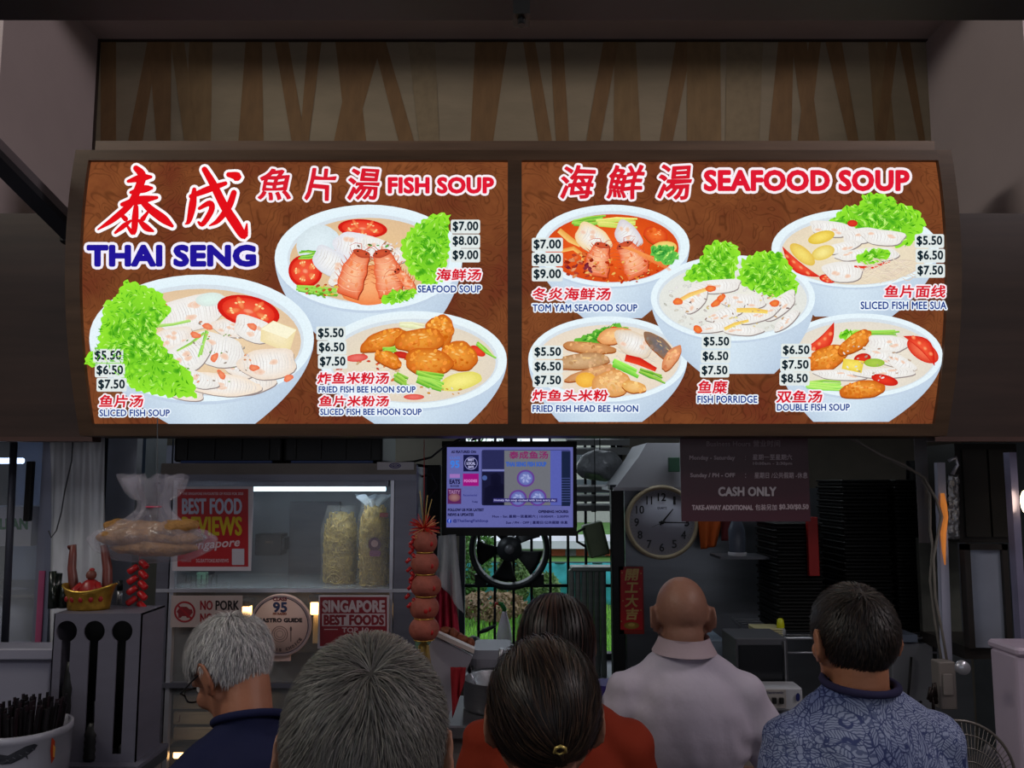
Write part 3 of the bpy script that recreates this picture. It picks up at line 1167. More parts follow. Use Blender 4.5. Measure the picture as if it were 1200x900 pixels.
def d_tomyam(p, r):
    bowl(p, 717, 288, 91, 48, 684, 752, 373, ((240, 96, 32), (214, 74, 24)), 0.86, 0.83, 3)
    stalks(p, 672, 262, 708, 258, 6, 2, r, (90, 170, 50), w=3)
    stalks(p, 700, 262, 745, 262, 6, 2, r, (170, 210, 70), (240, 230, 130), 3)
    p.ribbon([(655, 270), (668, 281), (680, 288)], [6, 7, 4], (250, 206, 120), (232, 160, 70))
    p.ribbon([(658, 294), (672, 291), (684, 300), (682, 308)], [4, 5, 5, 3], (250, 200, 110), (230, 140, 60))
    fish(p, 694, 280, 22, 15, 30, r, False, (244, 214, 160))
    fish(p, 735, 276, 18, 13, 50, r, False, (214, 206, 214))
    fried(p, 768, 276, 14, 10, 10, r, (246, 120, 50), (214, 60, 24), n=10)
    p.ell(778, 291, 15, 8, (250, 230, 140), (236, 196, 100), -6)
    prawn(p, 706, 286, 700, 324, 14, 3, r)
    prawn(p, 730, 286, 748, 324, 15, -3, r)
    for k in range(10):
        p.ribbon([(728 + k, 290), (745 + 3 * k, 296 + k), (756 + 4 * k, 304 + 2 * k)], [1, 1, 0.4], (246, 150, 80))
    bits(p, 680, 312, 22, 14, 40, [(176, 50, 30), (240, 160, 110), (130, 40, 60), (240, 120, 60)], (1, 2.6), r)
    bits(p, 730, 318, 45, 14, 50, [(244, 130, 50), (210, 60, 20), (252, 190, 100)], (0.7, 2), r)
    lettuce(p, [(762, 290), (772, 288), (784, 288), (793, 296), (794, 304), (784, 312), (770, 307), (762, 300)], r, (40, 140, 50), (110, 200, 80), 40)


def d_fishhead(p, r):
    bowl(p, 712, 421, 93, 50, 655, 752, 494.5, ((242, 226, 200), (232, 218, 200)), 0.9, 0.84, 2, (226, 240, 248))
    noodles(p, 716, 425, 76, 34, 90, r)
    lettuce(p, [(672, 400), (690, 392), (702, 386), (722, 380), (736, 384), (730, 394), (712, 400), (700, 408), (690, 404)], r, (40, 130, 30), (110, 190, 60), 40)
    p.ell(722, 388, 8, 4, (244, 60, 36), (214, 30, 20), 20)
    fried(p, 720, 394, 22, 9, -10, r, (250, 200, 140), (226, 150, 90), n=16)
    fried(p, 690, 408, 30, 7, 6, r, (226, 170, 116), (190, 124, 70), n=24)
    fried(p, 680, 424, 36, 9, -4, r, (214, 176, 132), (180, 130, 86), n=34)
    fried(p, 692, 438, 32, 6, -16, r, (230, 178, 124), (196, 130, 80), n=24)
    fish(p, 742, 404, 24, 14, 24, r, False, (226, 206, 180))
    fried(p, 772, 406, 22, 9, 40, r, (110, 110, 116), (150, 110, 80), n=20)
    fried(p, 786, 420, 18, 7, -56, r, (240, 180, 130), (214, 130, 84), n=16)
    p.ribbon([(732, 420), (748, 424), (768, 434)], [8, 9, 5], (236, 70, 40), (206, 30, 22))
    stalks(p, 718, 426, 746, 440, 3, 3, r, (96, 206, 50), (170, 240, 100), 6)
    stalks(p, 750, 436, 776, 446, 5, 2, r, (60, 160, 40), w=3)
    p.ell(686, 446, 12, 9, (250, 196, 80), (236, 170, 60), 0)
    p.ell(686, 461, 0.1, 0.1, (250, 196, 80))
    fried(p, 716, 450, 22, 16, -10, r, (240, 196, 136), (220, 150, 80))
    fried(p, 742, 454, 14, 7, 12, r, (246, 200, 130), (226, 160, 80), n=14)


def d_porridge(p, r):
    bowl(p, 858, 350, 96, 50, 822, 906, 438.5, ((238, 236, 224), (228, 230, 224)), 0.9, 0.84, 2, (230, 240, 246))
    bits(p, 858, 355, 80, 36, 120, [(250, 250, 246), (226, 224, 214)], (1, 2.2), r)
    lettuce(p, [(800, 330), (804, 318), (818, 308), (826, 290), (840, 283), (858, 286), (866, 296), (862, 316), (858, 330), (830, 332)], r, n=150)
    lettuce(p, [(862, 330), (868, 306), (888, 296), (912, 298), (926, 316), (934, 338), (928, 348), (908, 352), (890, 346), (870, 338)], r, n=150)
    for q in ((838, 338, 28, 8, -4), (812, 352, 20, 12, -50), (868, 356, 26, 9, 2), (908, 362, 26, 10, -36), (848, 370, 24, 7, -20),
              (842, 384, 30, 6, -12), (885, 372, 26, 7, -16), (866, 389, 24, 6, 4), (918, 378, 18, 6, -40)):
        fish(p, q[0], q[1], q[2], q[3], q[4], r)
    p.ribbon([(788, 358), (806, 348), (830, 340)], [4, 5, 4], (250, 220, 130), (240, 180, 90))
    for x, y, a in ((792, 356, 10), (842, 352, -40), (836, 358, -30), (904, 358, 0), (815, 388, 40), (830, 341, 0)):
        p.ell(x, y, 6, 4, (246, 140, 70), (230, 90, 40), a, 12, 2, wob=.15, rnd=r)
    p.ribbon([(860, 366), (880, 366), (896, 368)], [5, 6, 4], (250, 224, 120), (240, 196, 90))
    p.ribbon([(846, 388), (858, 382), (874, 378)], [4, 4, 3], (250, 224, 120), (240, 196, 90))
    bits(p, 862, 365, 60, 24, 40, [(236, 190, 150), (160, 130, 120), (250, 230, 160)], (0.6, 1.5), r)


def d_meesua(p, r):
    bowl(p, 1002, 291, 98, 46, 955, 1045, 371, ((240, 228, 200), (232, 216, 190)), 0.88, 0.84, 4, (230, 240, 246))
    noodles(p, 1030, 315, 58, 18, 80, r, (248, 228, 200))
    lettuce(p, [(964, 262), (976, 256), (986, 244), (1008, 240), (1010, 228), (1030, 226), (1046, 232), (1048, 238), (1062, 240), (1076, 248), (1084, 264),
                (1078, 276), (1066, 288), (1050, 290), (1020, 276), (990, 266)], r, n=230)
    wedge(p, 915, 290, 960, 326, 14, r, 1)
    tomato(p, 968, 328, 10, 5, 10)
    for q in ((972, 270, 26, 9, 6), (1006, 278, 22, 9, -8), (1032, 280, 26, 9, 4), (984, 292, 22, 6, -14), (1000, 300, 24, 6, -10), (986, 320, 24, 12, 0),
              (1030, 300, 20, 8, 0)):
        fish(p, q[0], q[1], q[2], q[3], q[4], r)
    p.ell(960, 280, 16, 7, (250, 226, 110), (226, 190, 60), -16)
    p.ell(962, 298, 14, 8, (250, 236, 150), (230, 200, 90), -20)
    p.ell(938, 300, 18, 8, (248, 226, 120), (228, 190, 80), 40)
    lettuce(p, [(1000, 302), (1012, 296), (1030, 292), (1040, 298), (1036, 306), (1018, 312), (1004, 310)], r, n=30)
    p.ribbon([(998, 314), (1016, 316), (1040, 308)], [2, 4, 2], (240, 70, 44), (210, 30, 20))
    p.ell(996, 264, 6, 4, (226, 60, 40), (200, 40, 30), 0)
    noodles(p, 1040, 316, 40, 12, 60, r, (250, 230, 206))


def d_double(p, r):
    bowl(p, 1007, 417, 96, 49, 952, 1040, 494.5, ((240, 230, 212), (228, 220, 206)), 0.9, 0.85, 2, (226, 240, 248))
    noodles(p, 1030, 425, 60, 30, 50, r)
    wedge(p, 940, 410, 976, 378, 18, r, 1)
    stalks(p, 1000, 392, 1050, 394, 5, 2.5, r, (90, 190, 60), w=3)
    lettuce(p, [(982, 392), (990, 387), (1002, 390), (1002, 398), (990, 400), (982, 398)], r, n=16)
    fried(p, 968, 420, 26, 13, -24, r)
    fried(p, 1000, 402, 24, 9, -34, r)
    fish(p, 1038, 404, 24, 10, 4, r)
    fish(p, 1034, 420, 26, 7, 20, r)
    fish(p, 1052, 426, 20, 8, 30, r, False)
    fish(p, 985, 440, 34, 6, 2, r)
    fish(p, 1035, 438, 36, 6, -2, r)
    p.ell(1008, 421, 10, 6, (232, 60, 40), (190, 26, 20), -10)
    p.blob([(986, 421), (1010, 424), (1007, 438), (984, 433)], (252, 232, 110), (232, 206, 70), 2)
    p.ell(1022, 426, 12, 5, (176, 206, 80), (150, 190, 60), 0)
    p.ell(1034, 446, 16, 6, (236, 60, 40), (200, 26, 20), 14)
    stalks(p, 944, 452, 985, 454, 6, 2, r, (90, 200, 50), (200, 240, 120), 3)
    fried(p, 1008, 457, 27, 10, -4, r)
    p.ell(1078, 412, 21, 11, (248, 120, 84), (214, 44, 28), 34, 24, 3)
    wedge(p, 1055, 395, 1092, 430, -17, r, 1)
    bits(p, 1020, 424, 50, 24, 30, [(250, 248, 240), (200, 170, 150)], (0.6, 1.5), r)


LP, RP = panels
dish('dish_picture', LP, 0.001, 'printed bowl of prawn seafood soup', d_seafood, 2)
dish('dish_picture', LP, 0.011, 'printed bowl of sliced fish soup with lettuce', d_sliced, 3)
dish('dish_picture', LP, 0.0065, 'printed bowl of fried fish noodle soup', d_beehoon, 4)
dish('dish_picture', RP, 0.001, 'printed bowl of red tom yam seafood soup', d_tomyam, 5)
dish('dish_picture', RP, 0.004, 'printed bowl of fish head noodles', d_fishhead, 6)
dish('dish_picture', RP, 0.008, 'printed bowl of fish porridge with lettuce', d_porridge, 7)
dish('dish_picture', RP, 0.0005, 'printed bowl of sliced fish with thin noodles', d_meesua, 8)
dish('dish_picture', RP, 0.0075, 'printed bowl of double fish soup', d_double, 9)

LT = 0.021
p = Print(sign_pt, cuts, 0.00004, LT)
# the two large brushed characters
ox, oy = 118, 198
tai = [[(37, 18, 4), (52, 14, 9), (63, 13, 4)], [(40, 31, 4), (55, 27, 9), (64, 26, 4)], [(30, 45, 5), (50, 40, 10), (70, 37, 4)],
       [(46, 3, 7), (53, 12, 10), (47, 30, 9), (38, 46, 8), (20, 62, 7), (2, 74, 2)],
       [(50, 38, 6), (62, 50, 9), (78, 62, 10), (88, 70, 4)],
       [(46, 48, 6), (45, 62, 8), (43, 78, 6), (36, 70, 3)],
       [(27, 55, 4), (34, 62, 6)], [(22, 78, 3), (32, 70, 6), (40, 64, 3)], [(60, 54, 3), (54, 62, 6)], [(50, 64, 4), (58, 72, 8), (66, 76, 3)]]
brush(p, [[(ox + x, oy + y, w) for x, y, w in s_] for s_ in tai], (226, 16, 26), 3.2)
ox, oy = 220, 200
cheng = [[(8, 34, 5), (28, 26, 8), (48, 19, 5)], [(12, 26, 5), (10, 44, 9), (6, 62, 6), (2, 66, 2)],
         [(18, 48, 4), (30, 42, 7), (32, 50, 7), (22, 66, 6), (17, 64, 3)],
         [(24, 3, 7), (34, 20, 9), (46, 44, 10), (60, 66, 11), (70, 80, 8), (73, 66, 2)],
         [(58, 30, 7), (52, 46, 8), (40, 62, 6), (30, 68, 2)], [(52, 9, 6), (62, 11, 10), (60, 14, 5)]]
brush(p, [[(ox + x, oy + y, w) for x, y, w in s_] for s_ in cheng], (226, 16, 26), 3.2)
p.text('THAI SENG', 109.5, 292, 302, 314, (34, 22, 150), bold=4.0, halo=3.2, hc=(246, 240, 252))
p.build('stall_name', LIT, LP)
p = Print(sign_pt, cuts, 0.00004, LT)
wv = lambda X, Y: (X + 0.9 * math.sin(Y * 0.22), Y + 0.9 * math.sin(X * 0.2))
for ch, x0, x1 in (('魚', 307, 344), ('片', 361, 394), ('湯', 410, 446)):
    p.text(ch, x0, 201, x1, 237, RED, bold=1.9, halo=2.5, hc=HC, shear=0.14, warp=wv)
p.text('FISH SOUP', 457, 212, 578, 229, (222, 26, 50), bold=2.6, halo=2.6, hc=HC)
prices(p, [(530, 262, '$7.00'), (530, 279, '$8.00'), (530, 295.5, '$9.00')], 32, 13)
prices(p, [(115, 412, '$5.50'), (117, 429, '$6.50'), (119, 445.5, '$7.50')], 33, 13)
prices(p, [(374, 386, '$5.50'), (375, 402.5, '$6.50'), (376, 419, '$7.50')], 32, 13)
caption(p, '海鲜汤', (513, 318, 564, 331), 'SEAFOOD SOUP', (491, 337, 564, 345))
caption(p, '鱼片汤', (122, 464, 172, 478), 'SLICED FISH SOUP', (122, 481, 203, 488.5))
caption(p, '炸鱼米粉汤', (375, 438, 457, 451), 'FRIED FISH BEE HOON SOUP', (376, 454, 488, 461))
caption(p, '鱼片米粉汤', (377, 465, 457, 477), 'SLICED FISH BEE HOON SOUP', (378, 480, 495, 487))
p.build('menu_lettering', LIT, LP)
p = Print(sign_pt, cuts, 0.00004, LT)
for ch, x0, x1 in (('海', 657, 695), ('鮮', 712, 752), ('湯', 770, 808)):
    p.text(ch, x0, 198, x1, 236, RED, bold=1.9, halo=2.5, hc=HC, shear=0.14, warp=wv)
p.text('SEAFOOD SOUP', 824, 204, 1060, 226, (222, 26, 50), bold=3.2, halo=3.0, hc=HC)
prices(p, [(624, 283, '$7.00'), (624, 300, '$8.00'), (624, 317.5, '$9.00')], 34, 13)
prices(p, [(625, 408, '$5.50'), (625, 425, '$6.50'), (625, 441, '$7.50')], 33, 12.5)
prices(p, [(821, 396, '$5.50'), (820, 413, '$6.50'), (819, 429.5, '$7.50')], 32, 12.5)
prices(p, [(1068, 279, '$5.50'), (1069, 296, '$6.50'), (1069, 313.5, '$7.50')], 32, 13)
prices(p, [(913, 406, '$6.50'), (912, 423, '$7.50'), (911, 439, '$8.50')], 33, 12.5)
caption(p, '冬炎海鲜汤', (624, 340, 714, 354), 'TOM YAM SEAFOOD SOUP', (624, 359, 745, 367))
caption(p, '炸鱼头米粉', (624, 458, 711, 471), 'FRIED FISH HEAD BEE HOON', (624, 476, 746, 483.5))
caption(p, '鱼糜', (816, 447.5, 849, 462), 'FISH PORRIDGE', (815, 465, 884, 473))
caption(p, '鱼片面线', (1032, 337, 1102, 351), 'SLICED FISH MEE SUA', (1004, 356, 1103, 364.5))
caption(p, '双鱼汤', (907, 459, 959, 473), 'DOUBLE FISH SOUP', (907, 474.5, 991, 482))
p.build('menu_lettering', LIT, RP)
# ================================================================== the stall and what stands in it
def printed(name, mat_name, fn, Y, parent, lift=0.0006, emit=False, grain=0.0, rough=0.45, step=0.00005, spec=0.5):
    p = Print(flat(Y), None, step, lift)
    fn(p)
    if mat_name == 'sheet_print':
        p.c = [tuple(v * .66 for v in c) for c in p.c]   # print colours darkened evenly
    return p.build(name, print_mat(mat_name, emit, grain, 120, rough, spec=spec), parent)


def px_box(q, x0, y0, x1, y1, Y, d, r=0.0):
    """box whose front face covers the pixel rectangle at depth Y"""
    a, b_ = P(x0, y0, Y), P(x1, y1, Y)
    if r:
        return q.rbox(a.x, b_.x, Y, Y + d, b_.z, a.z, r)
    return q.box(a.x, b_.x, Y, Y + d, b_.z, a.z)


# ---- counters
CT = P(700, 836, 2.55).z
c = thing('stall_counter', 'long steel serving counter below the window, the queue standing at it', 'counter', (0.95, 2.45, 0))
MB().rbox(-0.30, 1.22, 2.42, 2.76, CT - .04, CT, 0.01).build('worktop', STEEL, c)
MB().box(-0.28, 1.20, 2.45, 2.74, 0.08, CT - .04).build('body', M('counter_panel', (120, 112, 110), 0.5), c)
for k in range(4):
    MB().box(-0.26 + k * .365, 0.09 + k * .365, 2.435, 2.45, 0.14, CT - .09).build('front_panel', M('counter_door', (132, 124, 122), 0.5), c)
c = thing('display_counter', 'low counter carrying the glass food cabinet at the left', 'counter', (-0.85, 2.6, 0))
MB().rbox(-1.45, -0.31, 2.32, 3.1, .72, .76, 0.01).build('worktop', STEEL, c)
MB().box(-1.43, -0.33, 2.36, 3.05, 0.05, .72).build('body', M('counter_panel'), c)
SZ = P(120, 894, 2.0).z
c = thing('side_counter', 'steel side counter under the cutlery dispenser and chopstick pot', 'counter', (-1.6, 2.0, 0))
MB().rbox(-2.35, -0.925, 1.62, 2.15, SZ - .04, SZ, 0.01).build('worktop', STEEL_D, c)
MB().box(-2.33, -0.94, 1.66, 2.14, 0.05, SZ - .04).build('body', M('counter_panel'), c)

# ---- far left: lit upright fridge behind a steel pole
G = M('clear_glass', (235, 240, 245), 0.02, var=0.0, alpha=0.16, spec=0.9)
FY = 2.62
f = thing('display_fridge', 'glass fronted upright fridge glowing blue white at the left edge', 'fridge', P(10, 800, FY + .2))
a, b_ = P(-90, 512, FY), P(58, 766, FY)
zt, z0 = 2.15, b_.z
FRM = M('fridge_aluminium', (160, 165, 185), 0.35, 0.6, var=0.06)
MB().box(a.x, b_.x, FY + .5, FY + .52, z0, zt).build('back_panel', M('fridge_liner', (170, 190, 225), 0.5, var=0.05), f)
MB().box(b_.x - .012, b_.x, FY + .02, FY + .5, z0, zt).build('side_panel', FRM, f)
MB().box(b_.x - .05, b_.x, FY - .02, FY + .01, z0, zt).box(a.x, b_.x, FY - .02, FY + .01, z0, z0 + .04).build('door_frame', FRM, f)
MB().box(a.x, b_.x - .05, FY - .004, FY, z0 + .04, zt).build('glass_door', G, f)
x = P(35, 600, FY - .03).x
zz0, zz1 = P(35, 610, FY).z, P(35, 541, FY).z
MB().rbox(x - .011, x + .011, FY - .05, FY - .03, zz0, zz1, .004).build('door_handle', BLACK, f)
MB().box(a.x, b_.x - .02, FY + .06, FY + .46, P(0, 700, FY).z - .01, P(0, 700, FY).z).build('shelf', STEEL, f)
MB().box(a.x, b_.x - .02, FY, FY + .5, z0 - .55, z0).build('lower_body', FRM, f)
t = P(0, 540, FY + .1)
MB().tube([(a.x, t.y, t.z), (P(27, 540, FY + .1).x, t.y, t.z)], .010, 8).build('light_tube', M('cool_tube', (190, 215, 255), emit=4.0, var=0), f)
c = P(0, 640, FY + .14)
bx = thing('carton', 'white carton lettered CLEAN behind the fridge glass', 'box', c)
MB().box(c.x - .1, P(38, 600, FY + .1).x, FY + .1, FY + .3, P(0, 640, FY + .1).z, P(0, 594, FY + .1).z).build('carton_body', WHITE, bx)
printed('lettering', 'sheet_print', lambda p: p.text('CLEAN', -10, 608, 32, 620, (20, 150, 70), bold=1.6), FY + .1, bx)
c = P(10, 758, FY + .15)
bx = thing('plastic_sack', 'pale crumpled plastic sack on the fridge bottom behind the steel pole', 'bag', c)
q = MB()
rr = random.Random(3)
q.ball(c + Vector((-.06, .02, .09)), (.17, .12, .11), 18)
q.v = [tuple(Vector(v) + Vector((0, 0, 0.03)) * noise.noise(Vector(v) * 14)) for v in q.v]
q.build('sack', M('pale_plastic', (176, 182, 205), 0.3, var=0.12, bump=0.6, bscale=14), bx)
tag(q.__class__().box(P(43, 700, FY - .03).x, P(50, 700, FY - .03).x, FY - .026, FY - .022, P(43, 752, FY).z, P(43, 668, FY).z).build(
    'sticker_strip', M('pink_sticker', (190, 90, 130), 0.5)), 'narrow pink sticker strip on the fridge door frame', 'sticker')
p0, p1 = P(17, 505, 2.5), P(5, 768, 2.5)
pl = thing('steel_pole', 'thin grey upright pole in front of the lit fridge', 'pole', (p1.x, 2.5, p1.z))
MB().tube([p1, p0], .011, 10).build('tube', M('pole_steel', (62, 64, 76), 0.45, 0.3), pl)
MB().tube([p1, p1 + (p0 - p1) * .03], .02, 10).build('pole_foot', BLACK, pl)
wx = thing('white_box', 'plain white insulated box left of the cutlery dispenser', 'box', P(0, 860, 2.25))
q = MB()
px_box(q, -60, 775, 55, 868, 2.2, .05, .01)
q.build('body', M('box_white', (150, 148, 165), 0.45, var=.04), wx)
a, b_ = P(-60, 762, 2.16), P(57, 776, 2.16)
MB().rbox(a.x, b_.x, 2.18, 2.27, b_.z, a.z, .008).build('lid', M('box_white'), wx)

# ---- chopstick pot
c = P(32, 905, 1.86)
pot = thing('chopstick_pot', 'white ceramic pot printed with a dark fish, full of dark chopsticks', 'pot', (c.x, 1.87, SZ))
top = P(32, 851, 1.86).z
R0 = (P(78, 870, 1.83).x - P(-22, 870, 1.83).x) / 2
c = Vector((P(28, 870, 1.87).x, 1.87, SZ))
h = top - SZ
prof = [(R0 * .9, 0), (R0 * .97, h * .1), (R0, h * .5), (R0, h * .86), (R0 * 1.03, h * .88), (R0 * 1.03, h), (R0 * .95, h), (R0 * .95, h * .2), (0, h * .2)]
MB().lathe([(0, 0)] + prof, c, 40).build('pot_body', M('glazed_ceramic', (165, 165, 178), 0.2, var=0.03), pot)


def cyl_map(c, R_, z_top):
    """frame: x = metres along the round wall from the front, y = metres down"""
    return lambda x, y, l: Vector((c.x + (R_ + l) * math.sin(x / R_), c.y - (R_ + l) * math.cos(x / R_), z_top - y))


_cm = cyl_map(c, R0, top)
p = Print(lambda x, y, l: _cm(x + .052, y, l), None, 0.0001, 0.0014)
# fish drawn with brush marks
k = h * .33
fishpts = [(-.052, .006), (-.044, -.002), (-.05, -.014), (-.038, -.006), (-.02, -.004), (0, -.014), (.018, -.022), (.034, -.024), (.041, -.02), (.036, -.012), (.026, -.004), (.012, .004), (-.008, .012), (-.026, .012)]
p.blob([(x - .012, y + k) for x, y in fishpts], (40, 42, 52), (34, 36, 46), 6, (-.012, k - .003))
for i in range(5):
    p.ribbon([(-.03 + .012 * i, .002 - .004 * i + k), (-.024 + .012 * i, .006 - .004 * i + k)], .0016, (90, 92, 100))
p.poly([(.004, k - .002), (.012, k + .008), (.008, k - .008)], (50, 52, 60))
p.poly([(.058, k - .03), (.066, k - .018), (.067, k + .02), (.060, k + .03), (.056, k)], (196, 66, 30))  # orange lamp reflection, painted as a spot on the glaze
p.poly([(.062, k - .012), (.068, k - .004), (.067, k + .018), (.063, k + .016)], (240, 170, 80))  # paler core of the painted reflection
p.build('fish_and_reflection', print_mat('sheet_print'), pot)
rr = random.Random(8)
CS = [M('chopstick_black', (22, 18, 22), 0.4), M('chopstick_brown', (36, 24, 30), 0.4)]
st0 = None
for i in range(130):
    a_, r_ = rr.uniform(0, 6.28), R0 * .86 * math.sqrt(rr.random())
    bx_, by_ = c.x + r_ * math.cos(a_) * .75, c.y + r_ * math.sin(a_) * .75
    L_ = .225 + rr.uniform(-.012, .02)
    tilt = Vector((math.cos(a_) * r_ / R0 * .14 + rr.uniform(-.04, .04), math.sin(a_) * r_ / R0 * .10 + rr.uniform(-.03, .03), 1)).normalized()
    base = Vector((bx_, by_, SZ + h * .2))
    q = MB().tube([base, base + tilt * (P(0, 822, 1.9).z - SZ - h * .2 + rr.uniform(-.012, .014))], [.0026, .0034], 4, smooth=False)
    o = q.build('chopstick', CS[1] if rr.random() < .3 else CS[0])
    tag(o, 'dark chopstick among many standing in the fish pot', 'chopstick', 'chopsticks in the fish pot')

# ---- cutlery dispenser with three keyhole slots
DY = 2.0
d = thing('cutlery_dispenser', 'grey steel cutlery dispenser with three keyhole slots', 'dispenser', P(110, 894, DY + .12))
a, b_ = P(57, 719, DY), P(164, 893, DY)
zt, z0 = a.z, b_.z
x0, x1 = P(59, 800, DY).x, P(163, 800, DY).x
GS = M('dispenser_steel', (108, 106, 120), 0.5, 0.25, var=0.08, scale=4, stretch=(1, 1, 5))
slots = []
for (cx, hc_) in ((78, 740), (110.5, 740), (143, 740)):
    cc = P(cx, hc_, DY)
    slots.append((cc.x, cc.z, 12.0 / 900 * DY, 5.2 / 900 * DY))
zs_end = P(110, 884, DY).z
# front plate built as strips around the slots
q = MB()


def plate_with_slots(q, y):
    xs = [x0]
    for (cx, cz, r, w) in slots:
        n = 14
        # half outlines left and right of each slot
        left, right = [(cx, zt)], [(cx, zt)]
        for i in range(n + 1):
            t = math.pi * i / n * 0.86
            left.append((cx - r * math.sin(t), cz + r * math.cos(t)))
            right.append((cx + r * math.sin(t), cz + r * math.cos(t)))
        left += [(cx - w, cz - r * .95), (cx - w, zs_end), (cx, zs_end), (cx, z0)]
        right += [(cx + w, cz - r * .95), (cx + w, zs_end), (cx, zs_end), (cx, z0)]
        yield cx, left, right


outl = list(plate_with_slots(q, DY))
edges = [x0] + [(outl[i][0] + outl[i + 1][0]) / 2 for i in range(2)] + [x1]
for i, (cx, left, right) in enumerate(outl):
    for side, pts in ((edges[i], left), (edges[i + 1], right)):
        poly = pts + [(side, z0), (side, zt)]
        q.prism([Vector((u, DY, v)) for u, v in poly], (0, .004, 0))
q.build('front_plate', GS, d)
MB().box(x0, x1, DY + .004, DY + .13, zt - .004, zt).build('top_plate', GS, d)
MB().box(x1 - .003, x1, DY, DY + .13, z0, zt).build('side_plate', GS, d)
MB().box(x0, x0 + .003, DY, DY + .13, z0, zt).build('side_plate', GS, d)
MB().box(x0 + .003, x1 - .003, DY + .10, DY + .13, z0, zt - .004).build('back_plate', BLACK, d)
MB().box(x0 - .01, x1 + .02, DY - .03, DY + .14, z0 - .01, z0).build('drip_tray', GS, d)
for i, (sx_, y0_, y1_) in enumerate(((78, 776, 880), (108, 848, 896), (143, 874, 884))):
    cc = P(sx_, 800, DY - .004)
    za, zb2 = P(sx_, y1_, DY).z, P(sx_, y0_, DY).z
    za = max(za, z0 + .002)
    sp = thing('serving_spoon', ('black handled spoon with ridged grip in the left slot of the steel dispenser',
                                 'black handled spoon low in the middle slot of the steel dispenser',
                                 'spoon end just showing at the foot of the right dispenser slot')[i], 'spoon', (cc.x, DY + .02, za))
    wd = (.017, .019, .008)[i]
    q = MB()
    n = 10
    q.tube([(cc.x, DY + .012, za + (zb2 - za) * t / n) for t in range(n + 1)],
           [wd * (0.55 + .45 * min(1, (n - t) / 3)) * (1 + (.08 if t % 2 else 0)) for t in range(n + 1)], 10)
    q.build('grip', BLACK, sp)
    MB().tube([(cc.x, DY + .02, zb2), (cc.x, DY + .02, zb2 + .05)], .005, 8).build('stem', STEEL_D, sp)

# ---- on the dispenser: figures, gold ingot bowl, incense bundle, firecracker ornament
top = zt
c = Vector((P(104, 715, 2.07).x, 2.07, top))
gb = thing('gold_ingot_bowl', 'gold boat shaped bowl with red trim on the cutlery dispenser', 'bowl', c)
GOLD = M('old_gold', (170, 130, 50), 0.35, 0.7, var=.3, scale=40, bump=.4, bscale=50)
REDP = M('red_lacquer', (150, 28, 30), 0.35, var=.2, scale=30)
q = MB()
hb = .062
q.grid(lambda u, v: c + Vector(((.052 + .014 * v ** 2) * math.cos(u * 2 * math.pi), (.036 + .01 * v) * math.sin(u * 2 * math.pi),
                                hb * v * (0.8 + .25 * abs(math.cos(u * 2 * math.pi)) ** 2))), 28, 8)
q.build('bowl_wall', GOLD, gb, solid=.003)
q = MB()
q.tube([c + Vector((.067 * math.cos(u), .047 * math.sin(u), hb * (0.8 + .25 * math.cos(u) ** 2))) for u in [2 * math.pi * i / 28 for i in range(29)]], .003, 6)
q.build('rim', M('bright_gold', (214, 178, 80), .3, .8), gb)
for i in range(5):
    u = -math.pi / 2 + (i - 2) * .42
    MB().ball(c + Vector((.059 * math.cos(u), .042 * math.sin(u), .03)), (.007, .004, .008), 8).build('red_stud', REDP, gb)
fg = thing('seated_figurine', 'small dark red laughing figurine sitting in the gold bowl', 'figurine', c + Vector((0, 0, .02)))
q = MB()
b0 = c + Vector((.002, 0, .02))
q.lathe([(0, 0), (.03, .004), (.034, .02), (.027, .04), (.019, .05), (.012, .056), (0, .058)], b0, 16, sy=.8)
q.build('robe', REDP, fg)
MB().ball(b0 + Vector((0, 0, .068)), (.013, .013, .014), 12).build('head', M('figurine_skin', (110, 60, 50), .5), fg)
MB().ball(b0 + Vector((0, .002, .082)), (.007, .007, .005), 10).build('topknot', REDP, fg)
for s in (-1, 1):
    MB().tube([b0 + Vector((s * .02, -.005, .045)), b0 + Vector((s * .034, -.016, .03)), b0 + Vector((s * .02, -.03, .02))], [.009, .009, .006], 8).build('sleeve', REDP, fg)
for i, (dx, h_, w_, ps, lb) in enumerate(((-.045, .135, .011, (86, 640), 'brownish red curled ornament standing left of the figurine'),
                                          (.04, .14, .012, (122, 640), 'brownish red leaning ornament standing right of the figurine'))):
    bb = c + Vector((dx, .012, .03))
    tt = P(ps[0], ps[1], 2.11)
    m_ = bb.lerp(tt, .55) + Vector((.006 * (1 if i else -1), 0, 0))
    hk = tt + Vector((-.012 if i == 0 else -.006, 0, -.004))
    q = MB().tube([bb, bb.lerp(m_, .5), m_, m_.lerp(tt, .6), tt, hk], [w_ * .8, w_ * 1.1, w_, w_ * .9, w_ * .75, w_ * .6], 12)
    o = q.build('curled_horn', M('brown_red_glaze', (104, 50, 44), .4, var=.25, scale=30))
    tag(o, lb, 'ornament')
c2 = Vector((P(76, 715, 2.1).x, 2.1, top))
q = MB()
rr = random.Random(4)
for i in range(5):
    z = 0
    bb = c2 + Vector((rr.uniform(-.03, .012), rr.uniform(-.02, .02), 0))
    q.tube([bb, bb + Vector((rr.uniform(-.01, .01), 0, rr.uniform(.05, .10)))], [.013, .009], 8)
tag(q.build('bottle_cluster', M('dark_green_glass', (24, 32, 28), .25, var=.3)), 'dark squat bottles huddled left of the gold bowl', 'bottles')
x = P(141, 680, 2.15).x
pn = thing('marker_pen', 'silver tube with a black cap right of the gold bowl', 'pen', (x, 2.15, top))
MB().tube([(x, 2.15, top), (x, 2.15, P(141, 692, 2.15).z)], .007, 12).build('barrel', M('silver_plastic', (150, 150, 158), .3, .5), pn)
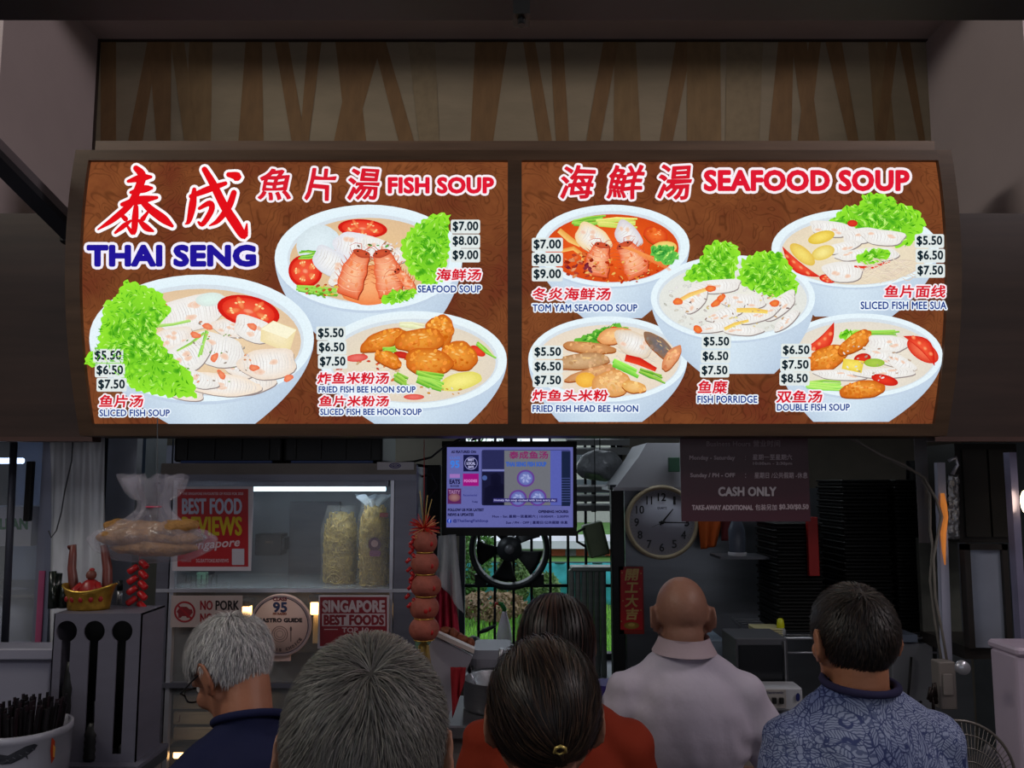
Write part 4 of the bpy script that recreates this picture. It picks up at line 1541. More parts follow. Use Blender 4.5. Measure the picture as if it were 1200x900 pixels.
MB().tube([(x, 2.15, P(141, 692, 2.15).z), (x, 2.15, P(141, 680, 2.15).z)], .0075, 12).build('cap', BLACK, pn)


def cracker_string(name, label, x, y, z_top, z_bot, n, r, parent=None, seed=1):
    t_ = thing(name, label, 'ornament', (x, y, z_bot))
    MB().tube([(x, y, z_bot), (x, y, z_top + .03)], .0015, 5).build('cord', REDP, t_)
    rr = random.Random(seed)
    proto = None
    for i in range(n):
        z = z_top - (z_top - z_bot) * i / (n - 1)
        s = -1 if i % 2 else 1
        d_ = Vector((s * r * 2.0, -r * .8, -r * 1.6))
        b0_ = Vector((x + s * r * .3, y, z))
        MB().tube([b0_, b0_ + d_ * .1, b0_ + d_ * .9, b0_ + d_], [r * .5, r * .8, r * .8, r * .5], 8).build('cracker', M('cracker_red', (176, 24, 30), .35, var=.2, scale=60), t_)
    return t_


xx = P(162, 690, 2.12)
cracker_string('firecracker_ornament', 'short red firecracker cluster hanging above the right of the dispenser', xx.x, 2.12, P(162, 657, 2.12).z, P(162, 706, 2.12).z, 9, .011)

# ---- grey plastic curtain and steel post behind the dispenser
q = MB()
rr = random.Random(2)
Yc = 2.57


def curt(u, v):
    px = 58 + 66 * u
    py = 505 + 300 * v
    w = .008 * math.sin(u * 16 + 3 * math.sin(v * 2)) + .004 * math.sin(u * 37 + v * 3) * (1 - .5 * v)
    pt = P(px, py, Yc)
    return Vector((pt.x, Yc + w, pt.z))


q.grid(curt, 48, 20)
cu = q.build('plastic_curtain', M('grey_film', (196, 198, 204), .25, var=.2, scale=5, stretch=(3, 3, 1)), None, solid=.001)
tag(cu, 'greyish clear plastic curtain hanging behind the gold bowl', 'curtain')
for pxp, lb in ((70, 'thin grey cable looping down over the plastic curtain'),):
    q = MB().tube([P(x_, y_, 2.53) for x_, y_ in ((86, 505), (84, 540), (76, 575), (72, 600), (66, 622), (60, 630), (57, 622))], .0022, 6)
    tag(q.build('hanging_cable', M('grey_cable', (70, 70, 76), .6)), lb, 'cable')
po = thing('steel_post', 'slim steel post between the plastic curtain and the food cabinet', 'post', P(128, 880, 2.7))
q = MB()
px_box(q, 121, 500, 128, 1150, 2.7, .03)
q.build('dark_face', DARK, po)
q = MB()
px_box(q, 128, 500, 131.5, 1150, 2.69, .04)
q.build('bright_edge', M('bright_steel', (180, 180, 190), .3, .6), po)

# ---- hanging bag of fried beancurd skin
c = P(176, 632, 2.12)
bg = thing('beancurd_bag', 'clear bag of tan fried beancurd skin hanging left of the red poster', 'bag', c)
FR = M('fried_skin', (160, 114, 58), .6, var=.28, scale=26, bump=.9, bscale=70)
for i, (px, py, rx, rz, rot) in enumerate(((150, 628, 38, 11, -3), (196, 628, 42, 12, 4), (172, 620, 30, 10, 8), (205, 619, 28, 10, -8), (180, 641, 52, 11, 1), (142, 618, 20, 9, 10))):
    cc = P(px, py, 2.12 + .01 * (i % 3))
    s_ = 2.12 / 900
    q = MB().ball(cc, (rx * s_, .035, rz * s_), 22, rotm('Y', rot))
    q.v = [tuple(Vector(v) + Vector((0, 0, .006)) * noise.noise(Vector(v) * 40) + Vector((0, .01, 0)) * noise.noise(Vector(v) * 25)) for v in q.v]
    q.build('beancurd_roll', FR, bg)
FILM = M('clear_film', (214, 208, 224), .12, var=.05, alpha=.11, bump=.8, bscale=26, spec=1.0)
q = MB()


def bagf(u, v):
    a_ = 2 * math.pi * u
    s_ = 2.12 / 900
    # v 0 bottom .. 0.55 shoulder .. 0.7 neck .. 1 open top
    prof_ = [(0, 34, .1), (.08, 30, .62), (.22, 18, .92), (.36, 4, 1.0), (.48, -6, .82), (.6, -18, .42), (.68, -28, .26), (.76, -38, .22), (.86, -52, .42), (1, -68, .5)]
    for (v0, h0, w0), (v1, h1, w1) in zip(prof_, prof_[1:]):
        if v0 <= v <= v1:
            t = (v - v0) / (v1 - v0)
            h_, w_ = h0 + (h1 - h0) * t, w0 + (w1 - w0) * t
            break
    cc = P(178 if v < .6 else 180, 626 + h_, 2.12)
    fold = 1 + (.10 if v < .55 else .3) * math.sin(a_ * 7 + v * 5) * (.4 + v) + .06 * math.sin(a_ * 13)
    edge = 1.12 if v < .5 else 1
    return Vector((cc.x + 62 * s_ * w_ * math.cos(a_) * fold * edge, 2.12 + (.05 if v < .6 else .07) * w_ * math.sin(a_) * fold, cc.z + .008 * math.sin(a_ * 9) * (v > .8)))


q.grid(bagf, 64, 26)
q.build('bag_film', FILM, bg, solid=.0006)
q = MB()
c0_ = P(180, 594, 2.12)
q.tube([c0_ + Vector((.018 * math.cos(a_), .02 * math.sin(a_), 0)) for a_ in [math.pi * 2 * i / 14 for i in range(15)]], .0025, 6)
q.build('tie', M('pink_string', (190, 60, 90), .6), bg)
q = MB().tube([c0_ + Vector((0, .02, 0)), P(178, 510, 2.2) + Vector((0, .03, .05))], .0015, 5)
q.build('hook_string', M('grey_cable'), bg)
for sd in (-1, 1):
    q = MB()
    s_ = 2.12 / 900
    tip = P(178 + sd * 66, 630, 2.12)
    m0, m1 = P(178 + sd * 45, 618, 2.12), P(178 + sd * 45, 638, 2.12)
    q.grid(lambda u, v, tip=tip, m0=m0, m1=m1: m0.lerp(m1, v).lerp(tip, u) + Vector((0, .006 * math.sin(v * 12), 0)), 6, 8)
    q.build('bag_corner', FILM, bg, solid=.0006)

# ---- glass food cabinet
CY = 2.52
cab = thing('glass_food_cabinet', 'steel framed glass food display cabinet with posters on its front', 'cabinet', P(335, 990, CY + .2))
zb_ = .76
q = MB()
AL = M('cabinet_aluminium', (104, 104, 116), .35, .55, var=.12, scale=4, stretch=(1, 1, 6))


def post(x0_, x1_, Y, d_, name='post', m_=AL):
    q = MB()
    a_, b2 = P(x0_, 700, Y).x, P(x1_, 700, Y).x
    zt_ = P(0, 545, Y).z
    q.box(a_, b2, Y, Y + d_, zb_, zt_)
    return q.build(name, m_, cab)


post(182, 196, CY, .03)
post(198, 203, CY + .002, .02, 'inner_trim', M('bright_steel'))
post(461, 487, CY, .03)
post(456, 460, CY + .002, .02, 'inner_trim', M('bright_steel'))
xl, xr = P(183, 700, CY).x, P(486, 700, CY).x
for (y0_, y1_, nm, mt) in ((543, 556, 'header', M('header_panel', (104, 96, 90), .4, .3)), (556, 563, 'header_trim', AL), (690, 694, 'shelf_edge', M('bright_steel')),
                           (800, 806, 'lower_rail', AL)):
    q = MB().box(xl, xr, CY - .004, CY + .02, P(0, y1_, CY).z, P(0, y0_, CY).z)
    q.build(nm, mt, cab)
ztop = P(0, 543, CY).z
MB().box(xl, xr, CY, CY + .5, ztop - .01, ztop).build('top_panel', AL, cab)
MB().box(xl, xr, CY + .48, CY + .5, zb_, ztop).build('back_panel', M('cabinet_back', (122, 126, 132), .35, .35, var=.1), cab)
MB().box(xl, xl + .006, CY + .03, CY + .48, zb_, ztop).build('side_panel', AL, cab)
MB().box(xr - .006, xr, CY + .03, CY + .48, zb_, ztop).build('side_panel', AL, cab)
zsh = P(0, 692, CY).z
MB().box(xl + .01, xr - .01, CY + .02, CY + .47, zsh - .006, zsh).build('glass_shelf', M('shelf_glass', (190, 200, 205), .1, alpha=.5), cab)
MB().box(xl + .01, xr - .01, CY + .02, CY + .47, P(0, 803, CY).z - .01, P(0, 803, CY).z).build('lower_shelf', STEEL_D, cab)
MB().box(xl + .02, xr - .02, CY + .010, CY + .012, zb_ + .02, ztop - .05).build('glass_pane', M('cabinet_glass', (235, 240, 245), 0.02, var=0.0, alpha=0.07, spec=0.6), cab)
t0, t1 = P(206, 573, CY + .06), P(452, 573, CY + .06)
MB().tube([t0, t1], .0075, 8).build('light_tube', M('tube_light', (205, 240, 255), emit=2.5, var=0), cab)
MB().box(t0.x - .01, t1.x + .01, CY + .05, CY + .09, t0.z + .008, t0.z + .03).build('light_housing', AL, cab)
lz = bpy.data.lights.new('cabinet_tube', 'AREA')
lz.shape = 'RECTANGLE'
lz.size, lz.size_y, lz.energy, lz.color = .62, .02, .55, (.8, .93, 1)
lo = bpy.data.objects.new('cabinet_tube', lz)
COL.objects.link(lo)
lo.location = (t0 + t1) / 2 + Vector((0, 0, -.012))
# inner steel doors seen through the glass
q = MB().box(P(340, 600, CY + .46).x, P(398, 600, CY + .46).x, CY + .455, CY + .478, P(0, 690, CY + .46).z, P(0, 588, CY + .46).z)
q.build('inner_door', STEEL_D, cab)
oval = thing('oval_badge', 'white paper strip with a blue oval mark on the cabinet header', 'sticker', P(462, 550, CY - .006))
q = MB()
px_box(q, 442, 541.5, 485, 550.5, CY - .008, .003)
q.build('paper', WHITE, oval)
printed('oval_mark', 'sheet_print', lambda p: (p.ell(463, 545.8, 7, 3.2, (90, 70, 160), n=20, rings=1), p.ring(463, 545.8, 5.6, 2.2, .6, (220, 220, 235)), p.text('MK', 459.5, 544.3, 466.5, 547.2, (220, 220, 235))), CY - .008, oval)
# warm lamps on the lower tier
WL = M('warm_lamp', (255, 196, 120), emit=6.0, var=0)
for i, (px, py, w, h_, lb) in enumerate(((289, 717, 8, 14, 'warm glowing lamp between the pork notice and the round guide'),
                                         (370, 712, 9, 14, 'warm glowing lamp between the round guide and the red foods poster'),
                                         (457, 714, 3, 14, 'warm glowing lamp by the right cabinet post'),
                                         (215, 883, 17, 7, 'warm glowing lamp low beside the man in glasses'))):
    cc = P(px, py, CY + .1)
    s_ = (CY + .1) / 900
    l_ = thing('warm_food_lamp', lb, 'lamp', cc)
    MB().rbox(cc.x - w * s_ * .55, cc.x + w * s_ * .55, cc.y - .02, cc.y + .02, cc.z - h_ * s_ * .5, cc.z + h_ * s_ * .5, .006).build('bulb', WL, l_)
    MB().rbox(cc.x - w * s_ * .8, cc.x + w * s_ * .8, cc.y - .025, cc.y + .025, cc.z + h_ * s_ * .5, cc.z + h_ * s_ * .5 + .022, .006).build('lamp_cap', STEEL_D, l_)
    if i == 1:
        MB().rbox(cc.x - .011, cc.x + .011, cc.y + .01, cc.y + .03, cc.z - .12, cc.z - .02, .004).build('lamp_bracket', M('warm_white', (214, 200, 170), .5), l_)
# drawers of the lower tier behind the man at the left
for k, (y0_, y1_) in enumerate(((815, 832), (835, 850), (853, 868))):
    dr = thing('bamboo_tray', ('upper', 'middle', 'lower')[k] + ' pale wooden tray in the cabinet beside the man with glasses', 'tray', P(218, y1_, CY + .06))
    q = MB()
    px_box(q, 203, y0_, 285, y1_ - 1, CY + .05, .3, .003)
    q.build('tray_body', M('pale_wood', (150, 128, 98), .6, var=.15, scale=10, stretch=(1, 1, 8)), dr)
    if k == 1:
        printed('brush_mark', 'sheet_print', lambda p: p.ribbon([(207, 846), (210, 846), (211, 838)], [.8, 1.4, .8], (120, 60, 40)), CY + .05, dr)
# small things on the glass shelf
o = thing('black_case', 'dark small box with a screen on the cabinet back wall', 'box', P(315, 651, CY + .4))
q = MB()
px_box(q, 299, 626, 329, 651, CY + .4, .08, .004)
q.build('case_body', M('case_black', (34, 29, 29), .4), o)
q = MB()
px_box(q, 330, 630, 333.5, 645, CY + .4, .06, .002)
q.build('clip', BLACK, o)
printed('case_print', 'sheet_print', lambda p: p.text('wo y', 311, 634, 320, 638, (150, 120, 90)), CY + .4, o)
o = thing('wire_rack', 'black wire rack and roll under the red reviews poster', 'rack', P(230, 690, CY + .2))
q = MB()
for k in range(9):
    xk = P(206 + 6 * k, 680, CY + .2).x
    q.tube([(xk, CY + .2, zsh), (xk, CY + .2, P(0, 674, CY + .2).z)], .0015, 5)
q.tube([P(204, 684, CY + .2), P(258, 686, CY + .2)], .002, 5)
q.build('wires', BLACK, o)
MB().tube([P(242, 687, CY + .25), P(270, 686, CY + .25)], .011, 10).build('roll', BLACK, o)
q = MB()
px_box(q, 226, 671, 240, 690, CY + .3, .03, .003)
q.build('green_card', M('pale_green', (150, 200, 170), .4), o)
# noodle bags
ND = M('dry_noodle', (176, 148, 66), .55, var=.3, scale=50, stretch=(1, 1, .5), bump=.5, bscale=90)
FILM2 = M('bag_cellophane', (230, 230, 225), .08, var=.03, alpha=.06, bump=.9, bscale=30, spec=1.0)
for i, (xa, xb, ya, yb, Yb, lb, sd) in enumerate(((377, 420, 600, 690, CY + .18, 'clear bag of dried noodle strands, the one left of its pair', 5),
                                                 (419, 456, 592, 690, CY + .12, 'clear bag of dried noodles with a pink cartoon label and white knot', 6))):
    c_ = P((xa + xb) / 2, 690, Yb)
    c_.z = zsh
    nb = thing('noodle_bag', lb, 'noodles', c_)
    w_ = (xb - xa) / 2 / 900 * Yb
    h_ = P(0, ya, Yb).z - zsh
    rr = random.Random(sd)
    # coiled strands
    q = MB()
    q.lathe([(0, 0.002), (w_ * .8, .004), (w_ * .9, h_ * .3), (w_ * .82, h_ * .75), (w_ * .5, h_ * .96), (0, h_)], c_, 18, sy=.8)
    q.build('noodle_core', ND, nb)
    q = MB()
    for k in range(520):
        a_, v_ = rr.uniform(0, 2 * math.pi), rr.uniform(.03, .97)
        r_ = w_ * (.93 if v_ < .7 else .93 - (v_ - .7) * 1.2) * rr.uniform(.93, 1.03)
        da, dz = rr.uniform(-.8, .8), rr.uniform(-.03, .03)
        pts = []
        for t in range(4):
            a2 = a_ + da * t / 3
            pts.append(c_ + Vector((r_ * math.cos(a2), r_ * .8 * math.sin(a2), min(h_, max(.004, h_ * v_ + dz * math.sin(t))))))
        q.tube(pts, .0016, 3, cap=False)
    tag(q.build('noodle_strands', M('noodle_strand', (204, 172, 80), .5, var=.3, scale=80), nb), kind='stuff')
    q = MB()
    q.grid(lambda u, v: c_ + Vector(((w_ * 1.04 + .004 * math.sin(u * 40 + v * 9)) * (1 if v < .7 else 1 - (v - .7) * .8) * math.cos(u * 2 * math.pi),
                                     (w_ * .86 + .003 * math.sin(u * 31 + v * 13)) * (1 if v < .7 else 1 - (v - .7) * .8) * math.sin(u * 2 * math.pi),
                                     .003 + v * (h_ + .02))), 48, 16)
    q.build('film', FILM2, nb, solid=.0005)
    if i == 1:
        q = MB()
        q.grid(lambda u, v: c_ + Vector((-.005 + (.02 + .035 * v) * math.cos(u * 6.283) * (1 + .25 * math.sin(u * 44)), (.02 + .02 * v) * math.sin(u * 6.283),
                                         h_ + .0 + .03 * v + .008 * math.sin(u * 31))), 48, 5)
        q.build('knot_frill', M('white_plastic_frill', (214, 226, 240), .3, alpha=.7, bump=.5), nb)
        lab = lambda p: (p.ell(439, 638, 7.5, 8.5, (120, 72, 96), n=18, rings=1), p.ell(439, 637, 4.2, 4.2, (216, 170, 170), n=14, rings=1),
                         p.rect(433, 645, 446, 652, (168, 96, 140), 2), p.rect(445, 601, 455, 606, (170, 60, 60), 1))
        printed('bag_label', 'sheet_print', lab, Yb - w_ * .88, nb)
# black crates on the cabinet top
for (xa, xb, ya, yb, lb) in ((204, 330, 508, 541, 'black stacking crate on the left half of the cabinet top'), (332, 448, 511, 541, 'black stacking crate on the right half of the cabinet top')):
    cr = thing('black_crate', lb, 'crate', P((xa + xb) / 2, yb, CY + .2))
    a_, b2 = P(xa, ya, CY + .06), P(xb, yb, CY + .06)
    MB().rbox(a_.x, b2.x, CY + .06, CY + .36, ztop + .006, ztop + .16, .012).build('crate_body', BLACK, cr)
    MB().box(a_.x + .03, b2.x - .03, CY + .052, CY + .06, ztop + .002, ztop + .01).build('blue_base_strip', M('blue_plastic', (20, 60, 130), .4), cr)
    for k in range(4):
        xk = a_.x + (b2.x - a_.x) * (k + .5) / 4
        MB().box(xk - .004, xk + .004, CY + .053, CY + .06, ztop + .015, ztop + .15).build('rib', BLACK, cr)


# ---- posters on the cabinet glass
def poster(name, label, x0_, y0_, x1_, y1_, Y, fn, base=(225, 215, 225), cat='poster', rough=.35, grain=.04, pm='sheet_print'):
    pt = thing(name, label, cat, P((x0_ + x1_) / 2, y1_, Y))
    q = MB()
    px_box(q, x0_, y0_, x1_, y1_, Y, .002)
    q.build('sheet', M('sheet_' + name, tuple(v * .84 for v in base), rough, var=.04), pt)
    printed('print', pm, fn, Y, pt, grain=grain)
    return pt


def f_reviews(p):
    p.rect(208, 573, 291, 664, (196, 24, 36))
    p.text('THE SINGAPORE FAVOURITES OF FOOD FOR 2020', 214, 577, 285, 580, (230, 190, 200), bold=.3)
    p.text('BEST FOOD', 214, 584.5, 283, 602, (210, 216, 244), bold=1.4)
    p.text('REVIEWS', 214, 606, 283, 627, (222, 196, 30), bold=1.6)
    p.text('Singapore', 222, 632, 281, 645, (240, 210, 220), bold=.7, shear=.3, rot=-4)
    p.text('SG.EATTOKE.REVIEWS', 230, 655, 268, 659, (230, 180, 190), bold=.3)
    p.text('Licensed', 213, 655, 224, 658.5, (220, 150, 160), bold=.2)
    p.rect(272, 643, 286.5, 662, (214, 208, 222), .8)


poster('reviews_poster', 'square red BEST FOOD REVIEWS poster with yellow lettering on the cabinet', 206, 570, 294, 669, CY - .012, f_reviews)


def f_pork(p):
    p.ring(216.5, 717, 12.5, 12.5, 2.2, (178, 40, 52))
    p.blob([(209, 714), (212, 711), (219, 711), (222, 714), (225, 714), (226, 718), (223, 721), (222, 724), (219, 724), (218, 722), (213, 722), (212, 724), (209, 724), (209, 719), (207, 717)], (150, 40, 50), (150, 40, 50), 1)
    p.ribbon([(208, 709), (225, 725.5)], 2.2, (178, 40, 52))
    p.text('NO', 235, 704, 249, 714.5, (170, 36, 50), bold=.7)
    p.text('PORK', 253, 704, 280, 714.5, (30, 22, 30), bold=.7)
    p.text('NO', 235, 719, 249, 729.5, (170, 36, 50), bold=.7)
    p.text('LARD', 253, 719, 280, 729.5, (30, 22, 30), bold=.7)


poster('pork_notice', 'cream NO PORK NO LARD notice with a red crossed ring', 201, 698, 283, 735, CY - .012, f_pork, (206, 186, 184), 'notice')


def f_best(p):
    p.rect(375, 699.5, 453.5, 757, (150, 24, 42))
    p.text('SINGAPORE', 378.5, 704, 450.5, 717, (226, 206, 214), bold=1.5)
    p.rect(377.5, 719, 451.5, 733.5, (222, 200, 208))
    p.text('BEST FOODS', 380, 721, 449.5, 732, (150, 24, 42), bold=1.5)
    p.rect(380, 737, 396, 738, (214, 180, 188))
    p.text('TOP 10', 401, 735.5, 432, 741, (222, 190, 198), bold=.5)


poster('best_foods_poster', 'maroon SINGAPORE BEST FOODS poster behind the large grey head', 373.5, 697.5, 455, 760, CY - .012, f_best)


def round_sign():
    cx_, cy_, r_ = 328.5, 733, 35.5
    Y = CY - .04
    o = thing('round_guide_sign', 'round peach coloured GASTRO GUIDE board with a plate drawing', 'sign', P(cx_, cy_ + r_, Y))
    ax = rotm('X', 90)
    s_ = Y / 900
    cc = P(cx_, cy_, Y)
    MB().lathe([(0, 0), (r_ * s_, 0), (r_ * s_, .008), (0, .008)], cc + Vector((0, .008, 0)), 48, axis=ax).build('disc', M('peach_board', (222, 186, 174), .45, var=.03), o)
    q = MB()
    px_box(q, 318, 766, 340, 775, Y + .01, .012, .002)
    q.build('foot', M('peach_board'), o)

    def fn(p):
        p.ring(cx_, cy_, r_, r_, 2.0, (196, 170, 172))
        p.ring(cx_, cy_, r_ - 2.3, r_ - 2.3, .9, (70, 60, 90))
        p.text('CLASS', 320, 700, 336, 704, (160, 50, 70), bold=.6)
        p.text('95', 320.5, 706, 336, 717, (70, 80, 130), bold=1.3)
        p.text('FM RADIO', 320, 718, 336, 720.5, (200, 100, 70), bold=.4)
        p.text('GASTRO GUIDE', 302, 724.5, 354, 729, (60, 44, 52), bold=.7)
        for q_, w in ((9.4, .7), (6.8, .6), (4.2, .5)):
            p.ring(328, 743, q_, q_, w, (150, 116, 110))
        p.ribbon([(315.5, 736), (315.5, 752)], .8, (150, 116, 110))
        p.ribbon([(341, 735), (341, 752)], .8, (120, 90, 90))
        p.ell(341, 737, 1.2, 3, (120, 90, 90), n=10, rings=1)
        s = "READER'S CHOICE"
        for i, ch in enumerate(s):
            if ch == ' ':
                continue
            t = math.radians(146 - (112 * i / (len(s) - 1)))
            x_, y_ = cx_ + 28.5 * math.cos(t), cy_ + 28.5 * math.sin(t)
            w_ = .35 if ch in "'I" else 1.3
            p.text(ch, x_ - w_, y_ - 1.6, x_ + w_, y_ + 1.6, (90, 66, 66), bold=.35, rot=math.degrees(t) - 90)
    printed('print', 'sheet_print', fn, Y, o, step=.00003)


round_sign()

# ---- lantern string
LY = 2.33
x = P(498, 650, LY).x
ln = thing('lantern_string', 'string of five red and gold cloth lanterns with a firecracker pom at top', 'lanterns', (x, LY, P(0, 770, LY).z))
LR = M('lantern_cloth', (150, 78, 64), .7, var=.2, scale=30, bump=.3)
BAND = M('lantern_gold', (190, 150, 70), .35, .6)
yc = [(635, 14), (660.5, 16), (686, 17.5), (712, 16.5), (737, 17)]
for i, (cy_, r_) in enumerate(yc):
    s_ = LY / 900
    cc = P(498, cy_, LY)
    cc.x = x + (.004 if i == 2 else 0)
    q = MB()
    rr_ = r_ * s_
    hh = 11.8 * s_
    n = 9
    prof_ = [(rr_ * (.62 + .38 * math.sin(math.pi * k / n) ** .7), -hh + 2 * hh * k / n) for k in range(n + 1)]
    m_ = 32
    vs = []
    for (r0, h0) in prof_:
        for k in range(m_):
            a_ = 2 * math.pi * k / m_
            w_ = 1 + .035 * abs(math.sin(a_ * 4))
            vs.append(cc + Vector((r0 * w_ * math.cos(a_), r0 * w_ * math.sin(a_), h0)))
    q.add(vs, [(j * m_ + k, j * m_ + (k + 1) % m_, (j + 1) * m_ + (k + 1) % m_, (j + 1) * m_ + k) for j in range(n) for k in range(m_)], True)
    lb = q.build('lantern', LR, ln)
    q = MB().tube([cc + Vector((.66 * rr_ * math.cos(a_), .66 * rr_ * math.sin(a_), -hh)) for a_ in [2 * math.pi * k / 20 for k in range(21)]], .0022, 6)
    q.build('gold_band', BAND, lb)
    q = MB()
    for k in range(2 if i == 3 else 1):
        a_ = -math.pi / 2 + (.2 + .25 * k if i == 3 else .62)
        q.ball(cc + Vector((rr_ * .98 * math.cos(a_), rr_ * .98 * math.sin(a_), .004 * (k - 1))), (.007, .003, .008), 8)
    q.build('flower_motif', M('motif_red', (176, 22, 24), .5), lb)
cc = P(497, 619, LY)
rr = random.Random(6)
q, q2 = MB(), MB()
for k in range(170):
    v = Vector((rr.gauss(0, 1), rr.gauss(0, 1) * .8, rr.gauss(0, .8))).normalized()
    l_ = rr.uniform(.03, .05)
    (q if k % 4 else q2).tube([cc + v * .006, cc + v * l_], [.0016, .0011], 4, smooth=False)
tag(q.build('pom_tinsel', M('tinsel_red', (190, 30, 26), .35, var=.2), ln), kind='stuff')
tag(q2.build('pom_gold_tinsel', M('tinsel_gold', (220, 160, 110), .3, .3), ln), kind='stuff')
for k in range(16):
    z = P(0, 628 + k * 5.2, LY).z
    b0_ = Vector((x - .037 + .006 * math.sin(k * 2.3), LY - .015, z))
    MB().tube([b0_, b0_ + Vector((-.012 if k % 2 else .012, -.004, -.012))], [.006, .005], 7).build('cracker', M('cracker_red'), ln)
MB().tube([P(497, 515, LY + .02), cc], .0014, 5).build('hanging_cord', REDP, ln)
for dx, a_ in ((-5, 0), (4, 1), (9, 2)):
    MB().tube([P(497 + dx, 575 + 5 * a_, LY), cc], .0012, 5).build('straw', M('straw_gold', (190, 160, 90), .5), ln)
q = MB()
for k in range(14):
    q.tube([(x, LY, P(0, 749, LY).z), (x + (k - 7) * .0022, LY + .004 * math.sin(k), P(0, 757, LY).z), (x + .004 + (k - 7) * .003, LY, P(0, 782, LY).z)], .0014, 4)
q.build('tassel', M('tassel_gold', (180, 150, 80), .5), ln)


# ---- hanging cloths beside the lanterns
def cloth(name, label, pts4, Y, mat, folds=4, amp=.02, cat='cloth'):
    (ax_, ay_), (bx_, by_), (cx_, cy_), (dx_, dy_) = pts4
    q = MB()

    def fn(u, v):
        tx, ty = ax_ + (bx_ - ax_) * u, ay_ + (by_ - ay_) * u
        lx, ly = dx_ + (cx_ - dx_) * u, dy_ + (cy_ - dy_) * u
        px, py = tx + (lx - tx) * v, ty + (ly - ty) * v
        w = amp * math.sin(u * math.pi * 2 * folds + v * 1.5) * (.3 + .7 * v)
        return P(px, py, Y) + Vector((0, w, 0))
    q.grid(fn, 8 * folds, 14)
    o = q.build(name, mat, None, solid=.002)
    return tag(o, label, cat)


cloth('red_cloth', 'folded red cloth hanging right of the lantern string', [(512, 672), (530, 668), (541, 770), (508, 770)], 2.6, M('red_fabric', (160, 26, 54), .8, var=.2, bump=.3), 3)
cloth('clear_apron', 'crumpled clear plastic sheet above the red cloth by the lanterns', [(514, 628), (534, 626), (543, 720), (510, 676)], 2.58, M('clear_sheet', (190, 196, 204), .2, alpha=.45, bump=.7, bscale=20), 2)
cloth('orange_cloth', 'orange cloth peeping out under the maroon price notice', [(818, 608), (846, 608), (840, 640), (822, 644)], 3.22, M('orange_fabric', (190, 84, 22), .8), 2, .012)
cloth('dark_red_cloth', 'dark red cloth tucked right of the orange one', [(846, 606), (868, 606), (866, 632), (846, 634)], 3.2, M('maroon_fabric', (96, 26, 30), .8), 2, .01)

# ---- television
TY = 2.72
tv = thing('wall_screen', 'black framed flat screen showing the stall advert above the fan', 'television', P(597, 628, TY))
a_, b2 = P(518, 517, TY), P(676, 628, TY)
MB().rbox(a_.x, b2.x, TY + .004, TY + .05, b2.z, a_.z, .006).build('casing', BLACK, tv)
q = MB()
sx0, sy0, sx1, sy1 = 523, 524, 671.5, 618
for r_ in ((518, 517, 676, sy0), (518, sy1, 676, 628), (518, sy0, sx0, sy1), (sx1, sy0, 676, sy1)):
    px_box(q, *r_, TY, .01)
q.build('bezel', M('bezel_black', (8, 8, 9), .6), tv)
MB().box(P(590, 0, TY).x, P(606, 0, TY).x, TY + .05, TY + .09, b2.z + .1, 2.52).build('mount', DARK, tv)


